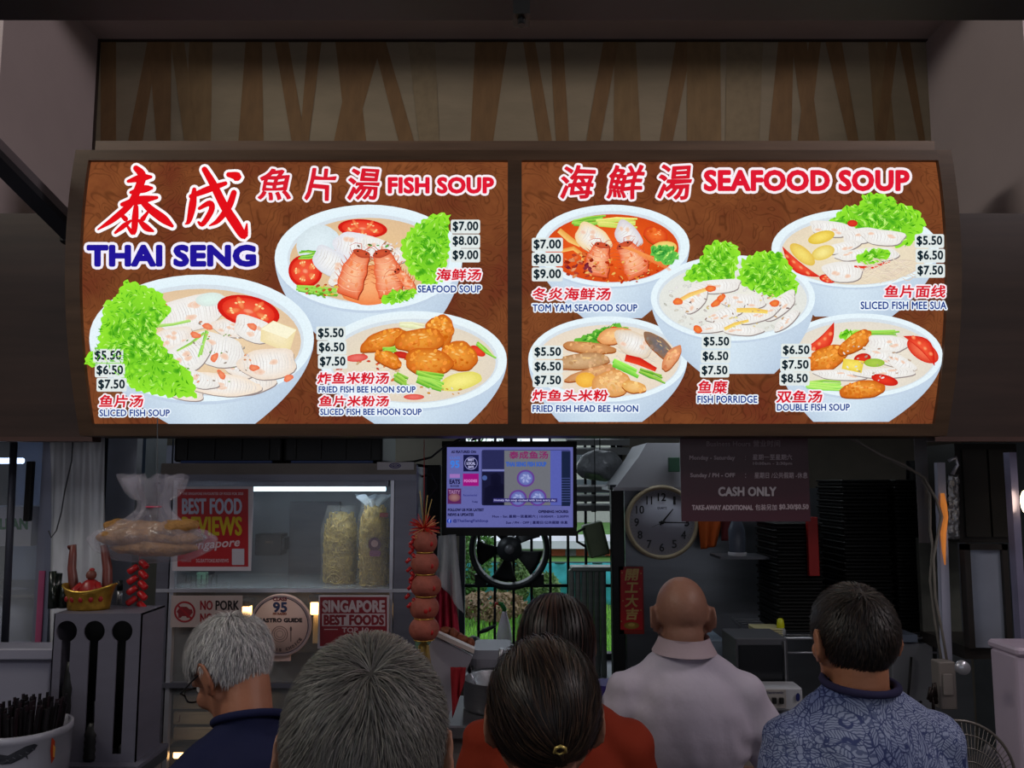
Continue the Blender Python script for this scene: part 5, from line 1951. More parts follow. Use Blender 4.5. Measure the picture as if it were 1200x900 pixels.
def f_tv(p):
    B = (94, 97, 160)
    p.rect(sx0, sy0, sx1, sy1, B)
    D = (30, 30, 70)
    p.text('AS FEATURED ON:', 529, 528, 558, 531, D, bold=.4)
    p.text('CLASS', 527, 535, 539, 538, (80, 110, 190), bold=.3)
    p.text('95', 528, 540, 538, 548, (60, 120, 214), bold=.9)
    p.rect(543, 533, 561, 552.5, (20, 22, 62))
    p.ring(552, 543, 7.6, 7.6, .7, (140, 140, 196))
    p.text('BEST', 548.5, 537.5, 555.5, 540, (170, 170, 214), bold=.4)
    p.text('LOCAL', 547, 541.5, 557, 544.5, (170, 170, 214), bold=.4)
    p.text('EATS', 549, 546, 555, 548.5, (170, 170, 214), bold=.4)
    p.rect(527, 555.5, 539, 560, (150, 110, 180))
    p.text('EATS', 527, 562, 539, 567, D, bold=.7)
    p.text('BLOGGER', 528, 568.5, 538, 570.5, D, bold=.2)
    p.rect(542.5, 555, 561, 569.5, (150, 20, 120))
    p.text('FOODIES', 544, 562, 559, 565, (200, 120, 190), bold=.4)
    p.rect(524.5, 572.5, 540.5, 590.5, (84, 34, 84))
    p.ell(532.5, 583, 7, 5, (150, 110, 110), (110, 60, 80), n=16)
    p.text('TASTY', 526, 574.5, 539, 578.5, (150, 110, 150), bold=.4)
    p.text('Recommended', 543, 579, 559, 581.5, (60, 62, 130), bold=.2)
    p.text('Today', 553, 587, 560, 589.5, (50, 52, 110), bold=.3)
    # picture of the stall front
    p.rect(564, 527, 669, 592.5, (62, 66, 122), 3)
    p.rect(565, 527.5, 591, 551, (40, 42, 84))
    p.rect(565, 550, 591, 552, (120, 124, 180))
    p.rect(565, 553, 591, 592, (24, 24, 52))
    p.blob([(575, 556), (582, 554), (587, 558), (587, 566), (594, 570), (596, 592), (567, 592), (568, 572), (575, 568)], (14, 14, 36), (18, 18, 42), 1)
    p.ell(568, 560, 3, 3, (70, 90, 150), n=10)
    p.rect(591, 528, 645, 592, (106, 108, 116))
    p.text('泰成鱼汤', 597, 529, 642, 537.5, (124, 40, 96), bold=.6)
    p.text('THAI SENG FISH SOUP', 593, 541.5, 640, 546.5, (58, 92, 176), bold=.8)
    for (x_, y_) in ((616, 560.5), (607, 584), (630, 583)):
        p.ell(x_, y_, 10.5, 10, (96, 60, 140), n=24, rings=1)
        p.ell(x_, y_, 8.4, 8, (120, 132, 190), (92, 100, 168), n=20)
        for k in range(6):
            p.ell(x_ + 4 * math.cos(k * 1.1), y_ + 3.6 * math.sin(k * 1.1), 2.4, 1.2, (150, 160, 210), rot=k * 50, n=8, rings=1)
    p.rect(645, 528, 658, 592, (84, 92, 170))
    p.rect(658, 529, 668, 593, (24, 34, 62))
    for k in range(10):
        p.rect(658, 560 + 3 * k, 668, 561 + 3 * k, (60, 70, 120))
    p.rect(578, 584, 653, 588.5, (52, 48, 110))
    p.text('Homely fish soup cooked with love every day', 579, 585, 651, 587.8, (170, 170, 214), bold=.2)
    p.text('FOLLOW US FOR LATEST', 525, 596, 567, 599, D, bold=.5)
    p.text('NEWS & UPDATES', 525, 601.5, 555, 604.5, D, bold=.5)
    p.ell(526.5, 610.5, 2.6, 2.6, (20, 60, 170), n=14, rings=1)
    p.text('f', 525.8, 608.6, 527.4, 612.4, (150, 160, 220), bold=.3)
    p.text('@ThaiSengFishSoup', 531, 608.5, 572, 612.5, (40, 44, 110), bold=.3)
    p.text('OPENING HOURS:', 631, 598, 666, 601, D, bold=.5)
    p.text('Mon - Sat 星期一至星期六 | 10:00AM - 2:30PM', 577, 603.5, 666, 607.2, (34, 34, 84), bold=.3)
    p.text('Sun / PH - OFF | 星期日/公共假期 休息', 593, 610.5, 665, 614.5, (34, 34, 84), bold=.3)


sc_ = printed('screen', 'screen_print', f_tv, TY + .003, tv, lift=.0002, emit=True, grain=.03, step=.00003)
lt = MB().box(P(sx0, 0, TY).x, P(sx1, 0, TY).x, TY + .0035, TY + .006, P(0, sy1, TY).z, P(0, sy0, TY).z).build('backlight', BLACK, tv)

# ---- exhaust fan in the window
EY = 4.05
s_ = EY / 900
cc = P(597, 643, EY)
fan = thing('exhaust_fan', 'round black exhaust fan mounted in the barred window', 'fan', cc + Vector((0, 0, -.22)))
ax = rotm('X', 90)
R_ = 46 * s_
FM = M('fan_black', (30, 30, 34), .45, .2)
MB().lathe([(R_ * .86, -.04), (R_, -.04), (R_ * 1.02, .0), (R_, .05), (R_ * .90, .05), (R_ * .86, -.04)], cc, 48, axis=ax).build('housing_ring', FM, fan)
for sx_, sz_ in ((-1, -1), (1, -1), (-1, 1), (1, 1)):
    MB().box(cc.x + sx_ * R_ * .72 - .03, cc.x + sx_ * R_ * .72 + .03, EY - .01, EY + .03, cc.z + sz_ * R_ * .78 - .03, cc.z + sz_ * R_ * .78 + .03).build('mounting_lug', FM, fan)
MB().lathe([(0, .05), (14 * s_, .05), (14.5 * s_, .02), (14.5 * s_, -.05), (0, -.05)], cc, 28, axis=ax).build('motor_hub', M('motor_grey', (60, 62, 66), .4, .3), fan)
MB().lathe([(0, .062), (5 * s_, .06), (5.4 * s_, .05)], cc, 20, axis=ax).build('hub_cap', M('hub_cap', (130, 130, 134), .4, .3), fan)
for k in range(5):
    q = MB()
    a0 = math.radians(-100 + 72 * k)

    def blade(u, v, a0=a0):
        r_ = (13 + 25 * v) * s_
        wd = math.radians(46) * (.75 + .25 * v)
        a_ = a0 + (u - .5) * wd
        return cc + Vector((r_ * math.cos(a_), .035 * (u - .5), r_ * math.sin(a_)))
    q.grid(blade, 8, 5)
    q.build('blade', FM, fan, solid=.002)

# ---- duct, black post and hood in front of the steel back panel
HY = 3.3
hp = struct(MB().box(P(724, 0, HY).x, P(1095, 0, HY).x, HY, HY + .03, 0, P(0, 572, HY).z).build('panel_steel', M('grey_steel_panel', (112, 116, 122), .32, .7, var=.14, scale=3, stretch=(1, 1, 4))))
du = thing('ribbed_duct', 'pale ribbed metal duct standing between window and black post', 'duct', P(688, 830, 3.75))
for k in range(6):
    xk = P(667 + 7.4 * k, 700, 3.75)
    q = MB().rbox(xk.x, xk.x + .027, 3.75, 3.80, 0.0, P(0, 668, 3.75).z, .008)
    q.build('rib', M('galvanised', (150, 156, 150), .35, .5, var=.12, scale=5, stretch=(1, 1, 6)), du)
MB().rbox(P(664, 0, 3.75).x, P(712, 0, 3.75).x, 3.72, 3.84, P(0, 669, 3.75).z, P(0, 664, 3.75).z, .01).build('rim', M('galvanised'), du)
po = thing('black_post', 'black upright post left of the clock and red scroll', 'post', P(715, 850, 3.3))
MB().rbox(P(709, 0, 3.28).x, P(723, 0, 3.28).x, 3.28, 3.34, 0, P(0, 572, 3.28).z, .006).build('shaft', BLACK, po)
MB().rbox(P(708, 0, 3.27).x, P(724, 0, 3.27).x, 3.27, 3.35, P(0, 574, 3.27).z, P(0, 568, 3.27).z, .004).build('cap', DARK, po)
hd = thing('range_hood', 'light grey sloping range hood above the wall clock', 'hood', P(765, 576, 3.25))
HG = M('hood_grey', (165, 165, 172), .5, .1, var=.05)
pts = [P(x_, y_, 3.24) for x_, y_ in ((721, 572), (748, 536), (758, 519), (800, 519), (870, 519), (870, 572))]
MB().prism(pts, (0, .4, 0)).build('hood_body', HG, hd)
q = MB().prism([P(x_, y_, 3.235) for x_, y_ in ((719, 575), (719, 571), (872, 571), (872, 575))], (0, .42, 0))
q.build('lip', STEEL, hd)
q = MB()
px_box(q, 784, 536, 797, 553, 3.2, .03, .003)
q.build('green_clip', M('dull_green', (56, 92, 72), .5), hd)
wr = thing('wrapped_bundle', 'grey plastic wrapped bundle hung high right of the screen', 'bundle', P(703, 565, 3.78))
q = MB().ball(P(703, 545, 3.78), (28 * .004, .08, 19 * .004), 24)
q.v = [tuple(Vector(v) + Vector((.02, .02, .018)) * noise.noise(Vector(v) * 22)) for v in q.v]
q.build('bundle_wrap', M('grey_wrap', (130, 132, 138), .3, var=.3, scale=20, bump=.9, bscale=30), wr)
q = MB().tube([Vector((P(703, 440, 3.78).x, 3.78, 2.52)), P(703, 532, 3.78)], .003, 5)
q.build('hanger', BLACK, wr)
gb_ = thing('green_canister', 'pale green tin with a dark handle hung between screen and clock', 'tin', P(697, 655, 3.4))
cc = P(699, 632, 3.4)
q = MB().rbox(cc.x - .045, cc.x + .045, 3.4, 3.48, cc.z - .075, cc.z + .07, .01, rot=rotm('Y', -14))
q.build('tin_body', M('pale_green_tin', (104, 120, 88), .4, .2, var=.2), gb_)
q = MB().tube([cc + Vector((-.05, 0, .05)), cc + Vector((-.085, 0, .03)), cc + Vector((-.085, 0, -.01)), cc + Vector((-.05, 0, -.03))], .006, 8)
q.build('handle', BLACK, gb_)
MB().tube([cc + Vector((0, .04, .06)), Vector((cc.x, 3.44, 2.52))], .002, 5).build('string', BLACK, gb_)

# ---- clock
KY_ = 3.24
s_ = KY_ / 900
cc = P(775.5, 612, KY_)
ck = thing('wall_clock', 'round white wall clock with a cream rim', 'clock', cc + Vector((0, 0, -.16)))
MB().lathe([(0, -.02), (42.5 * s_, -.02), (43 * s_, 0), (42 * s_, .014), (39 * s_, .016), (37.5 * s_, .004), (0, .004)], cc, 56, axis=ax).build('case_rim', M('cream_rim', (172, 156, 128), .4, var=.05), ck)
MB().lathe([(0, .006), (37.8 * s_, .006), (37.8 * s_, .004)], cc, 48, axis=ax).build('dial', M('dial_white', (178, 178, 192), .4, var=.02), ck)


def f_clock(p):
    c_ = (24, 24, 34)
    cx_, cy_ = 775.5, 612
    for hnum in range(1, 13):
        t = math.radians(hnum * 30 - 90)
        x_, y_ = cx_ + 29.5 * math.cos(t), cy_ + 29.5 * math.sin(t)
        w_ = 4.6 if hnum >= 10 else (1.2 if hnum == 1 else 2.6)
        if hnum == 11:
            w_ = 3.2
        p.text(str(hnum), x_ - w_, y_ - 4.6, x_ + w_, y_ + 4.6, c_, bold=.5)
    for m_ in range(60):
        t = math.radians(m_ * 6)
        r0 = 35.2 if m_ % 5 else 34.6
        p.ribbon([(cx_ + r0 * math.cos(t), cy_ + r0 * math.sin(t)), (cx_ + 36.2 * math.cos(t), cy_ + 36.2 * math.sin(t))], .35, c_)
    p.text('QUARTZ', 770, 594, 781, 597, (70, 70, 90), bold=.2)


printed('numerals', 'sheet_print', f_clock, KY_ - .0065, ck)
for nm, ang, l_, w_, off in (('hour_hand', 40, 20, 2.2, .010), ('minute_hand', 91, 30, 1.7, .012), ('second_hand', 246, 14, .6, .014)):
    t = math.radians(ang)
    d_ = Vector((math.sin(t), 0, math.cos(t)))
    n_ = Vector((math.cos(t), 0, -math.sin(t)))
    c_ = cc + Vector((0, -off, 0))
    q = MB().prism([c_ - d_ * 4 * s_ - n_ * w_ / 2 * s_, c_ - d_ * 4 * s_ + n_ * w_ / 2 * s_, c_ + d_ * l_ * s_ + n_ * w_ / 4 * s_, c_ + d_ * l_ * s_ - n_ * w_ / 4 * s_], (0, .001, 0))
    q.build(nm, BLACK, ck)
MB().lathe([(0, .016), (2.2 * s_, .016), (2.2 * s_, .004)], cc, 14, axis=ax).build('hand_pin', BLACK, ck)


# ---- business hours notice
def f_hours(p):
    T = (238, 214, 224)
    p.text('Business Hours 营业时间', 828, 516, 914, 523.5, (168, 140, 150), bold=.4)
    p.text('Monday - Saturday', 808, 534, 861, 540, T, bold=.6)
    p.text(':', 873, 535, 874, 539, T)
    p.text('星期一至星期六', 882, 532.5, 928, 539, T, bold=.2)
    p.text('10:00am - 2:30pm', 882.5, 541.5, 928, 545.5, T, bold=.35)
    p.text('Sunday / PH - OFF', 809, 554.5, 861, 560.5, T, bold=.6)
    p.text(':', 873, 555, 874, 560, T)
    p.text('星期日 /公共假期 -休息', 884, 553.5, 946, 560.5, T, bold=.2)
    p.text('CASH ONLY', 842, 571, 909, 581, (250, 236, 244), bold=1.2)
    p.text('TAKE-AWAY ADDITIONAL', 811, 592, 882, 597.5, T, bold=.7)
    p.text('包装另加', 885, 591, 910, 598, T, bold=.2)
    p.text('$0.30/$0.50', 913, 591, 947, 597.5, T, bold=.7)


poster('hours_notice', 'maroon business hours notice reading CASH ONLY, hung in front of the clock', 796.5, 508, 950, 611, 2.44, f_hours, (84, 28, 48), 'notice', .35, .02)
for px in (812, 935):
    tag(MB().tube([P(px, 505, 2.43), P(px, 511, 2.43)], .002, 5).build('hook', DARK), 'small dark hook holding the ' + ('left' if px < 900 else 'right') + ' top of the maroon notice', 'hook')


# ---- red scroll
def f_scroll(p):
    p.rect(727, 668, 753, 738, (214, 26, 34))
    for ch, y0_, y1_ in (('開', 667, 680), ('工', 683, 694), ('大', 697, 711), ('吉', 713, 726)):
        p.text(ch, 733.5, y0_, 747.5, y1_, (240, 200, 120), bold=1.0, shear=.15)
    p.ell(740, 733, 9, 4.2, (200, 160, 60), (160, 110, 30), n=20)
    p.ell(740, 732, 4, 2, (226, 190, 96), n=12)
    for x_, y_ in ((729, 671), (751, 672), (730, 704), (750, 690), (751, 715), (728, 728)):
        p.ell(x_, y_, 1, .9, (220, 150, 90), n=6, rings=1)


poster('red_scroll', 'narrow red scroll with gold characters left of the bald man', 725, 664, 755, 743, 3.28, f_scroll, (190, 50, 40), 'scroll', .4, .03, 'scroll_print')

# ---- right: stacked black boxes, red strip
SB = M('takeaway_black', (8, 9, 9), .6, var=.2)
sh = thing('wire_shelf', 'steel wire shelf under the stacked black containers', 'shelf', P(930, 745, 2.9))
zsf = P(0, 744, 2.85).z
q = MB()
xa, xb = P(868, 0, 2.85).x, P(1098, 0, 2.85).x
for k in range(9):
    q.tube([(xa, 2.80 + .045 * k, zsf), (xb, 2.80 + .045 * k, zsf)], .003, 5)
q.build('wires', STEEL, sh)
MB().tube([(xa, 2.79, zsf - .0), (xb, 2.79, zsf)], .005, 6).build('front_rail', M('bright_steel'), sh)
MB().tube([(xa, 2.79, zsf - .05), (xb, 2.79, zsf - .05)], .004, 6).build('lower_rail', M('bright_steel'), sh)
for x_ in (xa, (xa + xb) / 2, xb):
    MB().tube([(x_, 2.8, zsf - .06), (x_, 3.2, zsf)], .005, 6).build('bracket', STEEL, sh)
for (x0_, x1_, y0_, lb, nn) in ((888, 942, 613, 'tall stack of black takeaway containers beside the red strip', 16),
                                (962, 1018, 562, 'tallest stack of black takeaway containers behind the dark haired man', 22),
                                (1020, 1068, 562, 'stack of black takeaway containers left of the pinned paper', 22)):
    st = thing('container_stack', lb, 'containers', P((x0_ + x1_) / 2, 744, 2.95))
    z0_, z1_ = zsf + .004, P(0, y0_, 2.86).z
    a_, b2 = P(x0_, 0, 2.86).x, P(x1_, 0, 2.86).x
    proto = None
    for k in range(nn):
        za = z0_ + (z1_ - z0_) * k / nn
        hh = (z1_ - z0_) / nn
        if proto is None:
            proto = MB().rbox(a_ + .006, b2 - .006, 2.868, 3.1, za, za + hh * .7, .012).rbox(a_, b2, 2.86, 3.106, za + hh * .7, za + hh * .98, .014).build('container', SB, st)
            zp = za
        else:
            o = proto.copy()
            COL.objects.link(o)
            o.location = Vector(proto.location) + Vector((.002 * math.sin(k * 2.1), 0, za - zp))
dc = cloth('black_curtain', 'black cloth hanging under the shelf behind the dark haired man', [(1062, 540), (1100, 540), (1100, 780), (1062, 780)], 3.2, M('black_fabric', (14, 14, 16), .9), 3, .015)
q = MB()
px_box(q, 946, 606, 961, 675, 2.84, .02, .003)
tag(q.build('red_strip', M('red_strip', (178, 34, 32), .5, var=.1)), 'upright red strip between two black container stacks', 'sign')
bt = thing('sauce_bottle', 'pale blue bottle with a white shoulder above the bald man', 'bottle', P(864, 651, 3.0))
cc = P(864, 651, 3.0)
MB().lathe([(0, 0), (.03, .001), (.032, .02), (.032, .1), (.02, .13), (.012, .15), (.012, .165), (0, .165)], cc, 18).build('bottle_body', M('pale_bottle', (104, 112, 128), .25, alpha=.8), bt)
MB().lathe([(.034, 0), (.035, .012), (.033, .014)], cc, 18).build('base_ring', WHITE, bt)
MB().box(cc.x - .08, cc.x + .12, 2.95, 3.1, cc.z - .01, cc.z).build('ledge', STEEL_D, bt)
sm_ = thing('spout_bottle', 'small bottle with a yellow cap on the wire shelf', 'bottle', P(915, 743, 2.83))
cc = P(915, 743, 2.82)
cc.z = zsf + .004
MB().lathe([(0, 0), (.018, 0), (.018, .02), (.012, .028), (0, .03)], cc, 14).build('bottle_body', M('clear_sheet'), sm_)
MB().lathe([(.012, .026), (.014, .03), (.011, .055), (.005, .06), (0, .06)], cc, 14).build('cap', M('yellow_cap', (196, 200, 24), .4), sm_)
tr = thing('plate_stack', 'pile of pale shallow trays at the left end of the wire shelf', 'trays', P(895, 745, 2.82))
for k in range(4):
    a_ = P(884, 743, 2.82)
    MB().rbox(a_.x, a_.x + .10, 2.8, 2.9, zsf + .004 + k * .007, zsf + .009 + k * .007, .01).build('tray', M('tray_yellowish', (176, 170, 130), .5), tr)
# steel oven-like box and white appliance with buttons
ov = thing('steel_steamer', 'dark steel steamer box right of the bald man', 'steamer', P(895, 805, 2.75))
q = MB()
px_box(q, 862, 748, 926, 838, 2.55, .17, .006)
q.build('body', STEEL_D, ov)
q = MB()
px_box(q, 866, 756, 918, 802, 2.542, .008, .002)
q.build('door_panel', M('smoked_glass', (30, 32, 36), .2, .2), ov)
q = MB()
px_box(q, 919, 752, 922, 804, 2.535, .015)
q.build('door_handle', STEEL, ov)
wa = thing('white_appliance', 'white machine with two dark buttons behind the patterned shirt', 'appliance', P(920, 834, 2.6))
q = MB()
px_box(q, 862, 806, 942, 833, 2.45, .08, .01)
q.build('body', M('appliance_white', (170, 172, 180), .4, var=.03), wa)
q = MB()
px_box(q, 866, 808, 922, 830, 2.444, .006, .002)
q.build('control_panel', M('panel_ivory', (150, 146, 144), .4), wa)
for px in (908, 916.5):
    q = MB()
    px_box(q, px - 2.6, 818, px + 2.6, 825, 2.436, .008, .002)
    q.build('button', BLACK, wa)
printed('panel_print', 'sheet_print', lambda p: (p.text('Electronic', 897, 810, 918, 813, (70, 74, 110), bold=.2), p.ell(935, 817, 2.6, 5, (30, 40, 110), n=14, rings=1)), 2.444, wa)
vb = thing('violet_carton', 'violet carton printed with a white figure beside the long haired woman', 'box', P(716, 824, 2.6))
q = MB()
px_box(q, 702, 804, 728, 823, 2.6, .1)
q.build('carton_body', M('violet_card', (50, 36, 110), .5), vb)
printed('carton_print', 'sheet_print', lambda p: (p.ell(713, 812, 3, 4, (176, 176, 214), n=12, rings=1), p.ell(712, 818, 4, 4, (166, 166, 206), n=12, rings=1),
                                                 p.ell(724, 809, 2.6, 2.6, (120, 110, 190), n=10, rings=1), p.ell(706, 817, 2, 3, (120, 110, 190), n=10, rings=1)), 2.6, vb)

# ---- right hand side: white trunking, cables, paper, glass cabinet, fridge
tk = thing('white_trunking', 'white vertical cable trunking with an orange lamp reflection', 'trunking', P(1108, 790, 2.55))
p0, p1 = P(1103, 542, 2.55), P(1112, 800, 2.55)
q = MB().prism([p1 + Vector((-.014, 0, 0)), p1 + Vector((.014, 0, 0)), p0 + Vector((.013, 0, 0)), p0 + Vector((-.013, 0, 0))], (0, .02, 0))
q.build('trunk', M('pvc_white', (170, 170, 190), .35, var=.03), tk)
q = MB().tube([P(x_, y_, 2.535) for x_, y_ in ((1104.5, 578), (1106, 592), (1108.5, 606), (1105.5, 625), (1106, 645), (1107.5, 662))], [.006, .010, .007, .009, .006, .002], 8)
q.build('orange_reflection', M('amber_reflection', (235, 140, 62), emit=.35, var=.1), tk)  # lamp reflection on the trunking, built as a faintly glowing tube
CB = M('cream_cable', (120, 114, 108), .5)
for i, (pts, lb) in enumerate(((((990, 505), (1010, 520), (1030, 532), (1060, 545), (1083, 560), (1097, 585), (1103, 605), (1098, 632), (1094, 655), (1096, 700), (1104, 740), (1110, 776)), 'outer cream cable curving down to the switch box'),
                              (((985, 508), (1005, 518), (1045, 540), (1078, 556), (1090, 580), (1090, 620), (1093, 640), (1090, 680), (1096, 730), (1104, 778)), 'inner cream cable curving down to the switch box'))):
    tag(MB().tube([P(x_, y_, 2.52 + .01 * i) for x_, y_ in pts], .0042, 7).build('cream_cable', CB), lb, 'cable')


def f_paper(p):
    for k in range(9):
        w_ = (10, 12, 8, 12, 11, 9, 12, 7, 10)[k]
        p.ribbon([(1076, 580 + 3.5 * k), (1076 + w_, 580 + 3.5 * k)], .8, (110, 110, 116))
    for k in range(5):
        p.ribbon([(1077, 522 + 4 * k), (1083, 521 + 4 * k)], .6, (100, 100, 106))


poster('pinned_paper', 'long grey printed paper pinned left of the white trunking', 1071, 512, 1092, 636, 2.62, f_paper, (112, 110, 114), 'paper')
gc = thing('glass_side_cabinet', 'dark framed glass cabinet at the right edge', 'cabinet', P(1160, 760, 2.5))
a_, b2 = P(1130, 638, 2.5), P(1188, 760, 2.5)
FRD = M('frame_dark', (50, 46, 44), .4, .3)
MB().box(a_.x, a_.x + .018, 2.5, 2.53, b2.z, a_.z).box(b2.x - .018, b2.x, 2.5, 2.53, b2.z, a_.z).box(a_.x, b2.x, 2.5, 2.53, a_.z - .018, a_.z).build('door_frame', FRD, gc)
MB().box(a_.x + .018, b2.x - .018, 2.512, 2.516, b2.z, a_.z - .018).build('glass_pane', M('mirror_glass', (150, 156, 172), .3, .2, var=.2, scale=3), gc)
MB().box(a_.x, b2.x, 2.53, 2.8, b2.z - .04, b2.z).build('base', FRD, gc)
MB().box(a_.x, b2.x, 2.78, 2.8, b2.z, a_.z).build('back_panel', M('cab_in', (84, 86, 80), .6, var=.3), gc)
sr = thing('upper_cupboard', 'dark steel cupboard above the glass side cabinet', 'cupboard', P(1160, 638, 2.6))
a_, b2 = P(1118, 520, 2.6), P(1198, 636, 2.6)
MB().box(a_.x, b2.x, 2.6, 2.8, b2.z, a_.z).build('body', M('cupboard_dark', (44, 42, 40), .35, .4, var=.3, scale=2), sr)
MB().box(a_.x + .02, (a_.x + b2.x) / 2 - .004, 2.59, 2.6, b2.z + .02, a_.z - .02).build('door', M('cupboard_door', (54, 52, 48), .3, .4, var=.3, scale=2), sr)
MB().box((a_.x + b2.x) / 2 + .004, b2.x - .02, 2.59, 2.6, b2.z + .02, a_.z - .02).build('door', M('cupboard_door'), sr)
MB().tube([P(1112, 540, 2.54), P(1120, 536, 2.54), P(1122, 545, 2.54), P(1116, 556, 2.54)], .006, 8).build('hook', M('bright_steel'), sr)
bg2 = thing('foil_strip', 'crumpled silver foil hanging right of the white trunking', 'foil', P(1118, 632, 2.57))
q = MB()
q.grid(lambda u, v: P(1111 + 13 * u, 556 + 76 * v, 2.57) + Vector((0, .012 * noise.noise(Vector((u * 5, v * 14, 0))), 0)), 6, 24)
q.build('foil', M('silver_foil', (140, 140, 144), .3, .7, var=.2, bump=.5), bg2, solid=.001)
rp = thing('silver_post', 'bright steel post and lamp at the right edge', 'post', P(1200, 760, 2.3))
q = MB()
px_box(q, 1191, 530, 1197, 760, 2.4, .03)
q.build('shaft', M('violet_steel', (150, 146, 176), .3, .5), rp)
cc = P(1201, 588, 2.37)
MB().ball(cc, (.012, .012, .035), 12).build('lamp', M('bulb_glow', (255, 226, 180), emit=6.0, var=0), rp)
wb_ = thing('white_freezer', 'pinkish white chest with rounded top edge at lower right', 'freezer', P(1165, 900, 2.3))
a_, b2 = P(1139, 764, 2.2), P(1197, 905, 2.2)
FZ = M('freezer_white', (184, 168, 186), .35, var=.03)
MB().rbox(P(1143, 0, 2.2).x, P(1200, 0, 2.2).x, 2.2, 2.32, .45, a_.z - .012, .012).build('body', FZ, wb_)
MB().rbox(P(1142, 0, 2.2).x, P(1201, 0, 2.2).x, 2.19, 2.33, a_.z - .012, a_.z + .012, .014).build('lid', FZ, wb_)
MB().lathe([(0, .012), (.018, .012), (.02, 0)], P(1127, 782, 2.19), 20, axis=rotm('X', 90)).build('badge', M('bright_steel'), wb_)
MB().rbox(P(1143, 0, 2.2).x, P(1200, 0, 2.2).x, 2.21, 2.31, .0, .45, .012).build('plinth', DARK, wb_)
sw = thing('switch_box', 'grey beige switch box under the cream cables', 'switch', P(1112, 833, 2.5))
q = MB()
px_box(q, 1100, 776, 1123, 832, 2.48, .05, .006)
q.build('box_body', M('switch_beige', (124, 116, 112), .4, var=.05), sw)
q = MB()
px_box(q, 1105, 790, 1118, 815, 2.474, .006, .003)
q.build('cover', M('switch_cover', (132, 124, 120), .4), sw)
# dark key bunch
q = MB()
rr = random.Random(9)
for k in range(9):
    a0 = P(1093 + rr.uniform(-4, 4), 800 + rr.uniform(0, 20), 2.47)
    q.tube([a0, a0 + Vector((rr.uniform(-.01, .01), 0, -.04))], [.004, .006], 5)
tag(q.build('key_bunch', M('key_metal', (46, 38, 36), .4, .6)), 'dark bunch of keys hanging left of the switch box', 'keys')
bx = thing('white_cupboard', 'pale low cupboard with a handle right of the dark haired man', 'cupboard', P(1070, 850, 2.75))
q = MB()
px_box(q, 1044, 754, 1098, 850, 2.76, .12, .004)
q.build('body', M('cupboard_grey', (128, 130, 138), .4, .1, var=.06), bx)
q = MB()
px_box(q, 1044, 744, 1076, 753, 2.75, .14, .003)
q.build('top_box', M('blue_grey', (112, 122, 142), .4), bx)
MB().tube([P(1068, 770, 2.745), P(1064, 820, 2.745), P(1070, 828, 2.745), P(1080, 822, 2.745)], .004, 6).build('handle', BLACK, bx)

# ---- fan guard at the bottom right
cc = P(1124, 912, 2.0)
s_ = 2.0 / 900
fn_ = thing('standing_fan', 'grey wire caged fan at the bottom right before the white chest', 'fan', Vector((cc.x, 2.05, 0)))
R_ = 63 * s_
q = MB()
GW = M('fan_wire', (110, 104, 100), .4, .4)
for k in range(72):
    a_ = 2 * math.pi * k / 72
    q.tube([cc + Vector((R_ * t * math.cos(a_ + .15 * (1 - t)), -.055 * math.cos(t * math.pi / 2), R_ * t * math.sin(a_ + .15 * (1 - t)))) for t in (.2, .45, .7, .88, 1)], .0011, 3, cap=False)
q.build('wire_guard', GW, fn_)
q = MB()
for t in (.2, .4, .6, .8, 1):
    q.tube([cc + Vector((R_ * t * math.cos(a_), -.055 * math.cos(t * math.pi / 2) - .001, R_ * t * math.sin(a_))) for a_ in [2 * math.pi * i / 48 for i in range(49)]], .0016 if t < 1 else .004, 5)
q.build('guard_rings', GW, fn_)
MB().lathe([(0, .062), (R_ * .18, .058), (R_ * .2, .045)], cc, 20, axis=ax).build('centre_badge', GW, fn_)
for k in range(3):
    a0 = 2.09 * k
    q = MB().grid(lambda u, v, a0=a0: cc + Vector(((.02 + R_ * .75 * v) * math.cos(a0 + (u - .5) * 1.3), .02 + .03 * (u - .5), (.02 + R_ * .75 * v) * math.sin(a0 + (u - .5) * 1.3))), 8, 5)
    q.build('blade', M('fan_blade', (60, 60, 66), .4), fn_, solid=.002)
MB().tube([cc + Vector((0, .03, 0)), cc + Vector((0, .13, 0))], .04, 16).build('motor', M('fan_blade'), fn_)
MB().tube([Vector((cc.x, 2.1, .03)), Vector((cc.x, 2.1, cc.z))], .014, 10).build('stand', M('fan_blade'), fn_)
MB().lathe([(0, 0), (.09, 0), (.09, .02), (.03, .035), (0, .036)], Vector((cc.x, 2.1, 0)), 24).build('base', M('fan_blade'), fn_)

# ---- things round the window sill and behind the queue
zs_ = P(600, 772, 4.0).z
sp = thing('spray_bottle', 'clear pinkish spray bottle with green neck and red trigger on the sill', 'bottle', P(590, 762, 3.9))
cc = P(591, 757, 3.9)
s_ = 3.9 / 900
MB().lathe([(0, 0), (9 * s_, .002), (9 * s_, 12 * s_), (6.5 * s_, 24 * s_), (3 * s_, 36 * s_), (2.4 * s_, 39 * s_), (0, 39 * s_)], cc, 18).build('bottle_body', M('pinkish_bottle', (240, 226, 240), .3, var=.04, alpha=.75), sp)
MB().tube([cc + Vector((0, 0, 37 * s_)), cc + Vector((0, 0, 42 * s_)), cc + Vector((-3 * s_, 0, 47 * s_)), cc + Vector((-7 * s_, 0, 48 * s_))], [.010, .012, .011, .009], 10).build('green_neck', M('spray_green', (40, 130, 60), .4), sp)
MB().tube([cc + Vector((-4 * s_, 0, 46 * s_)), cc + Vector((-10 * s_, 0, 48 * s_)), cc + Vector((-11 * s_, 0, 43 * s_))], [.008, .008, .004], 8).build('red_trigger', M('spray_red', (200, 60, 44), .4), sp)
bgk = thing('black_bags', 'crumpled dark plastic bags heaped on the window sill', 'bags', P(563, 765, 3.85))
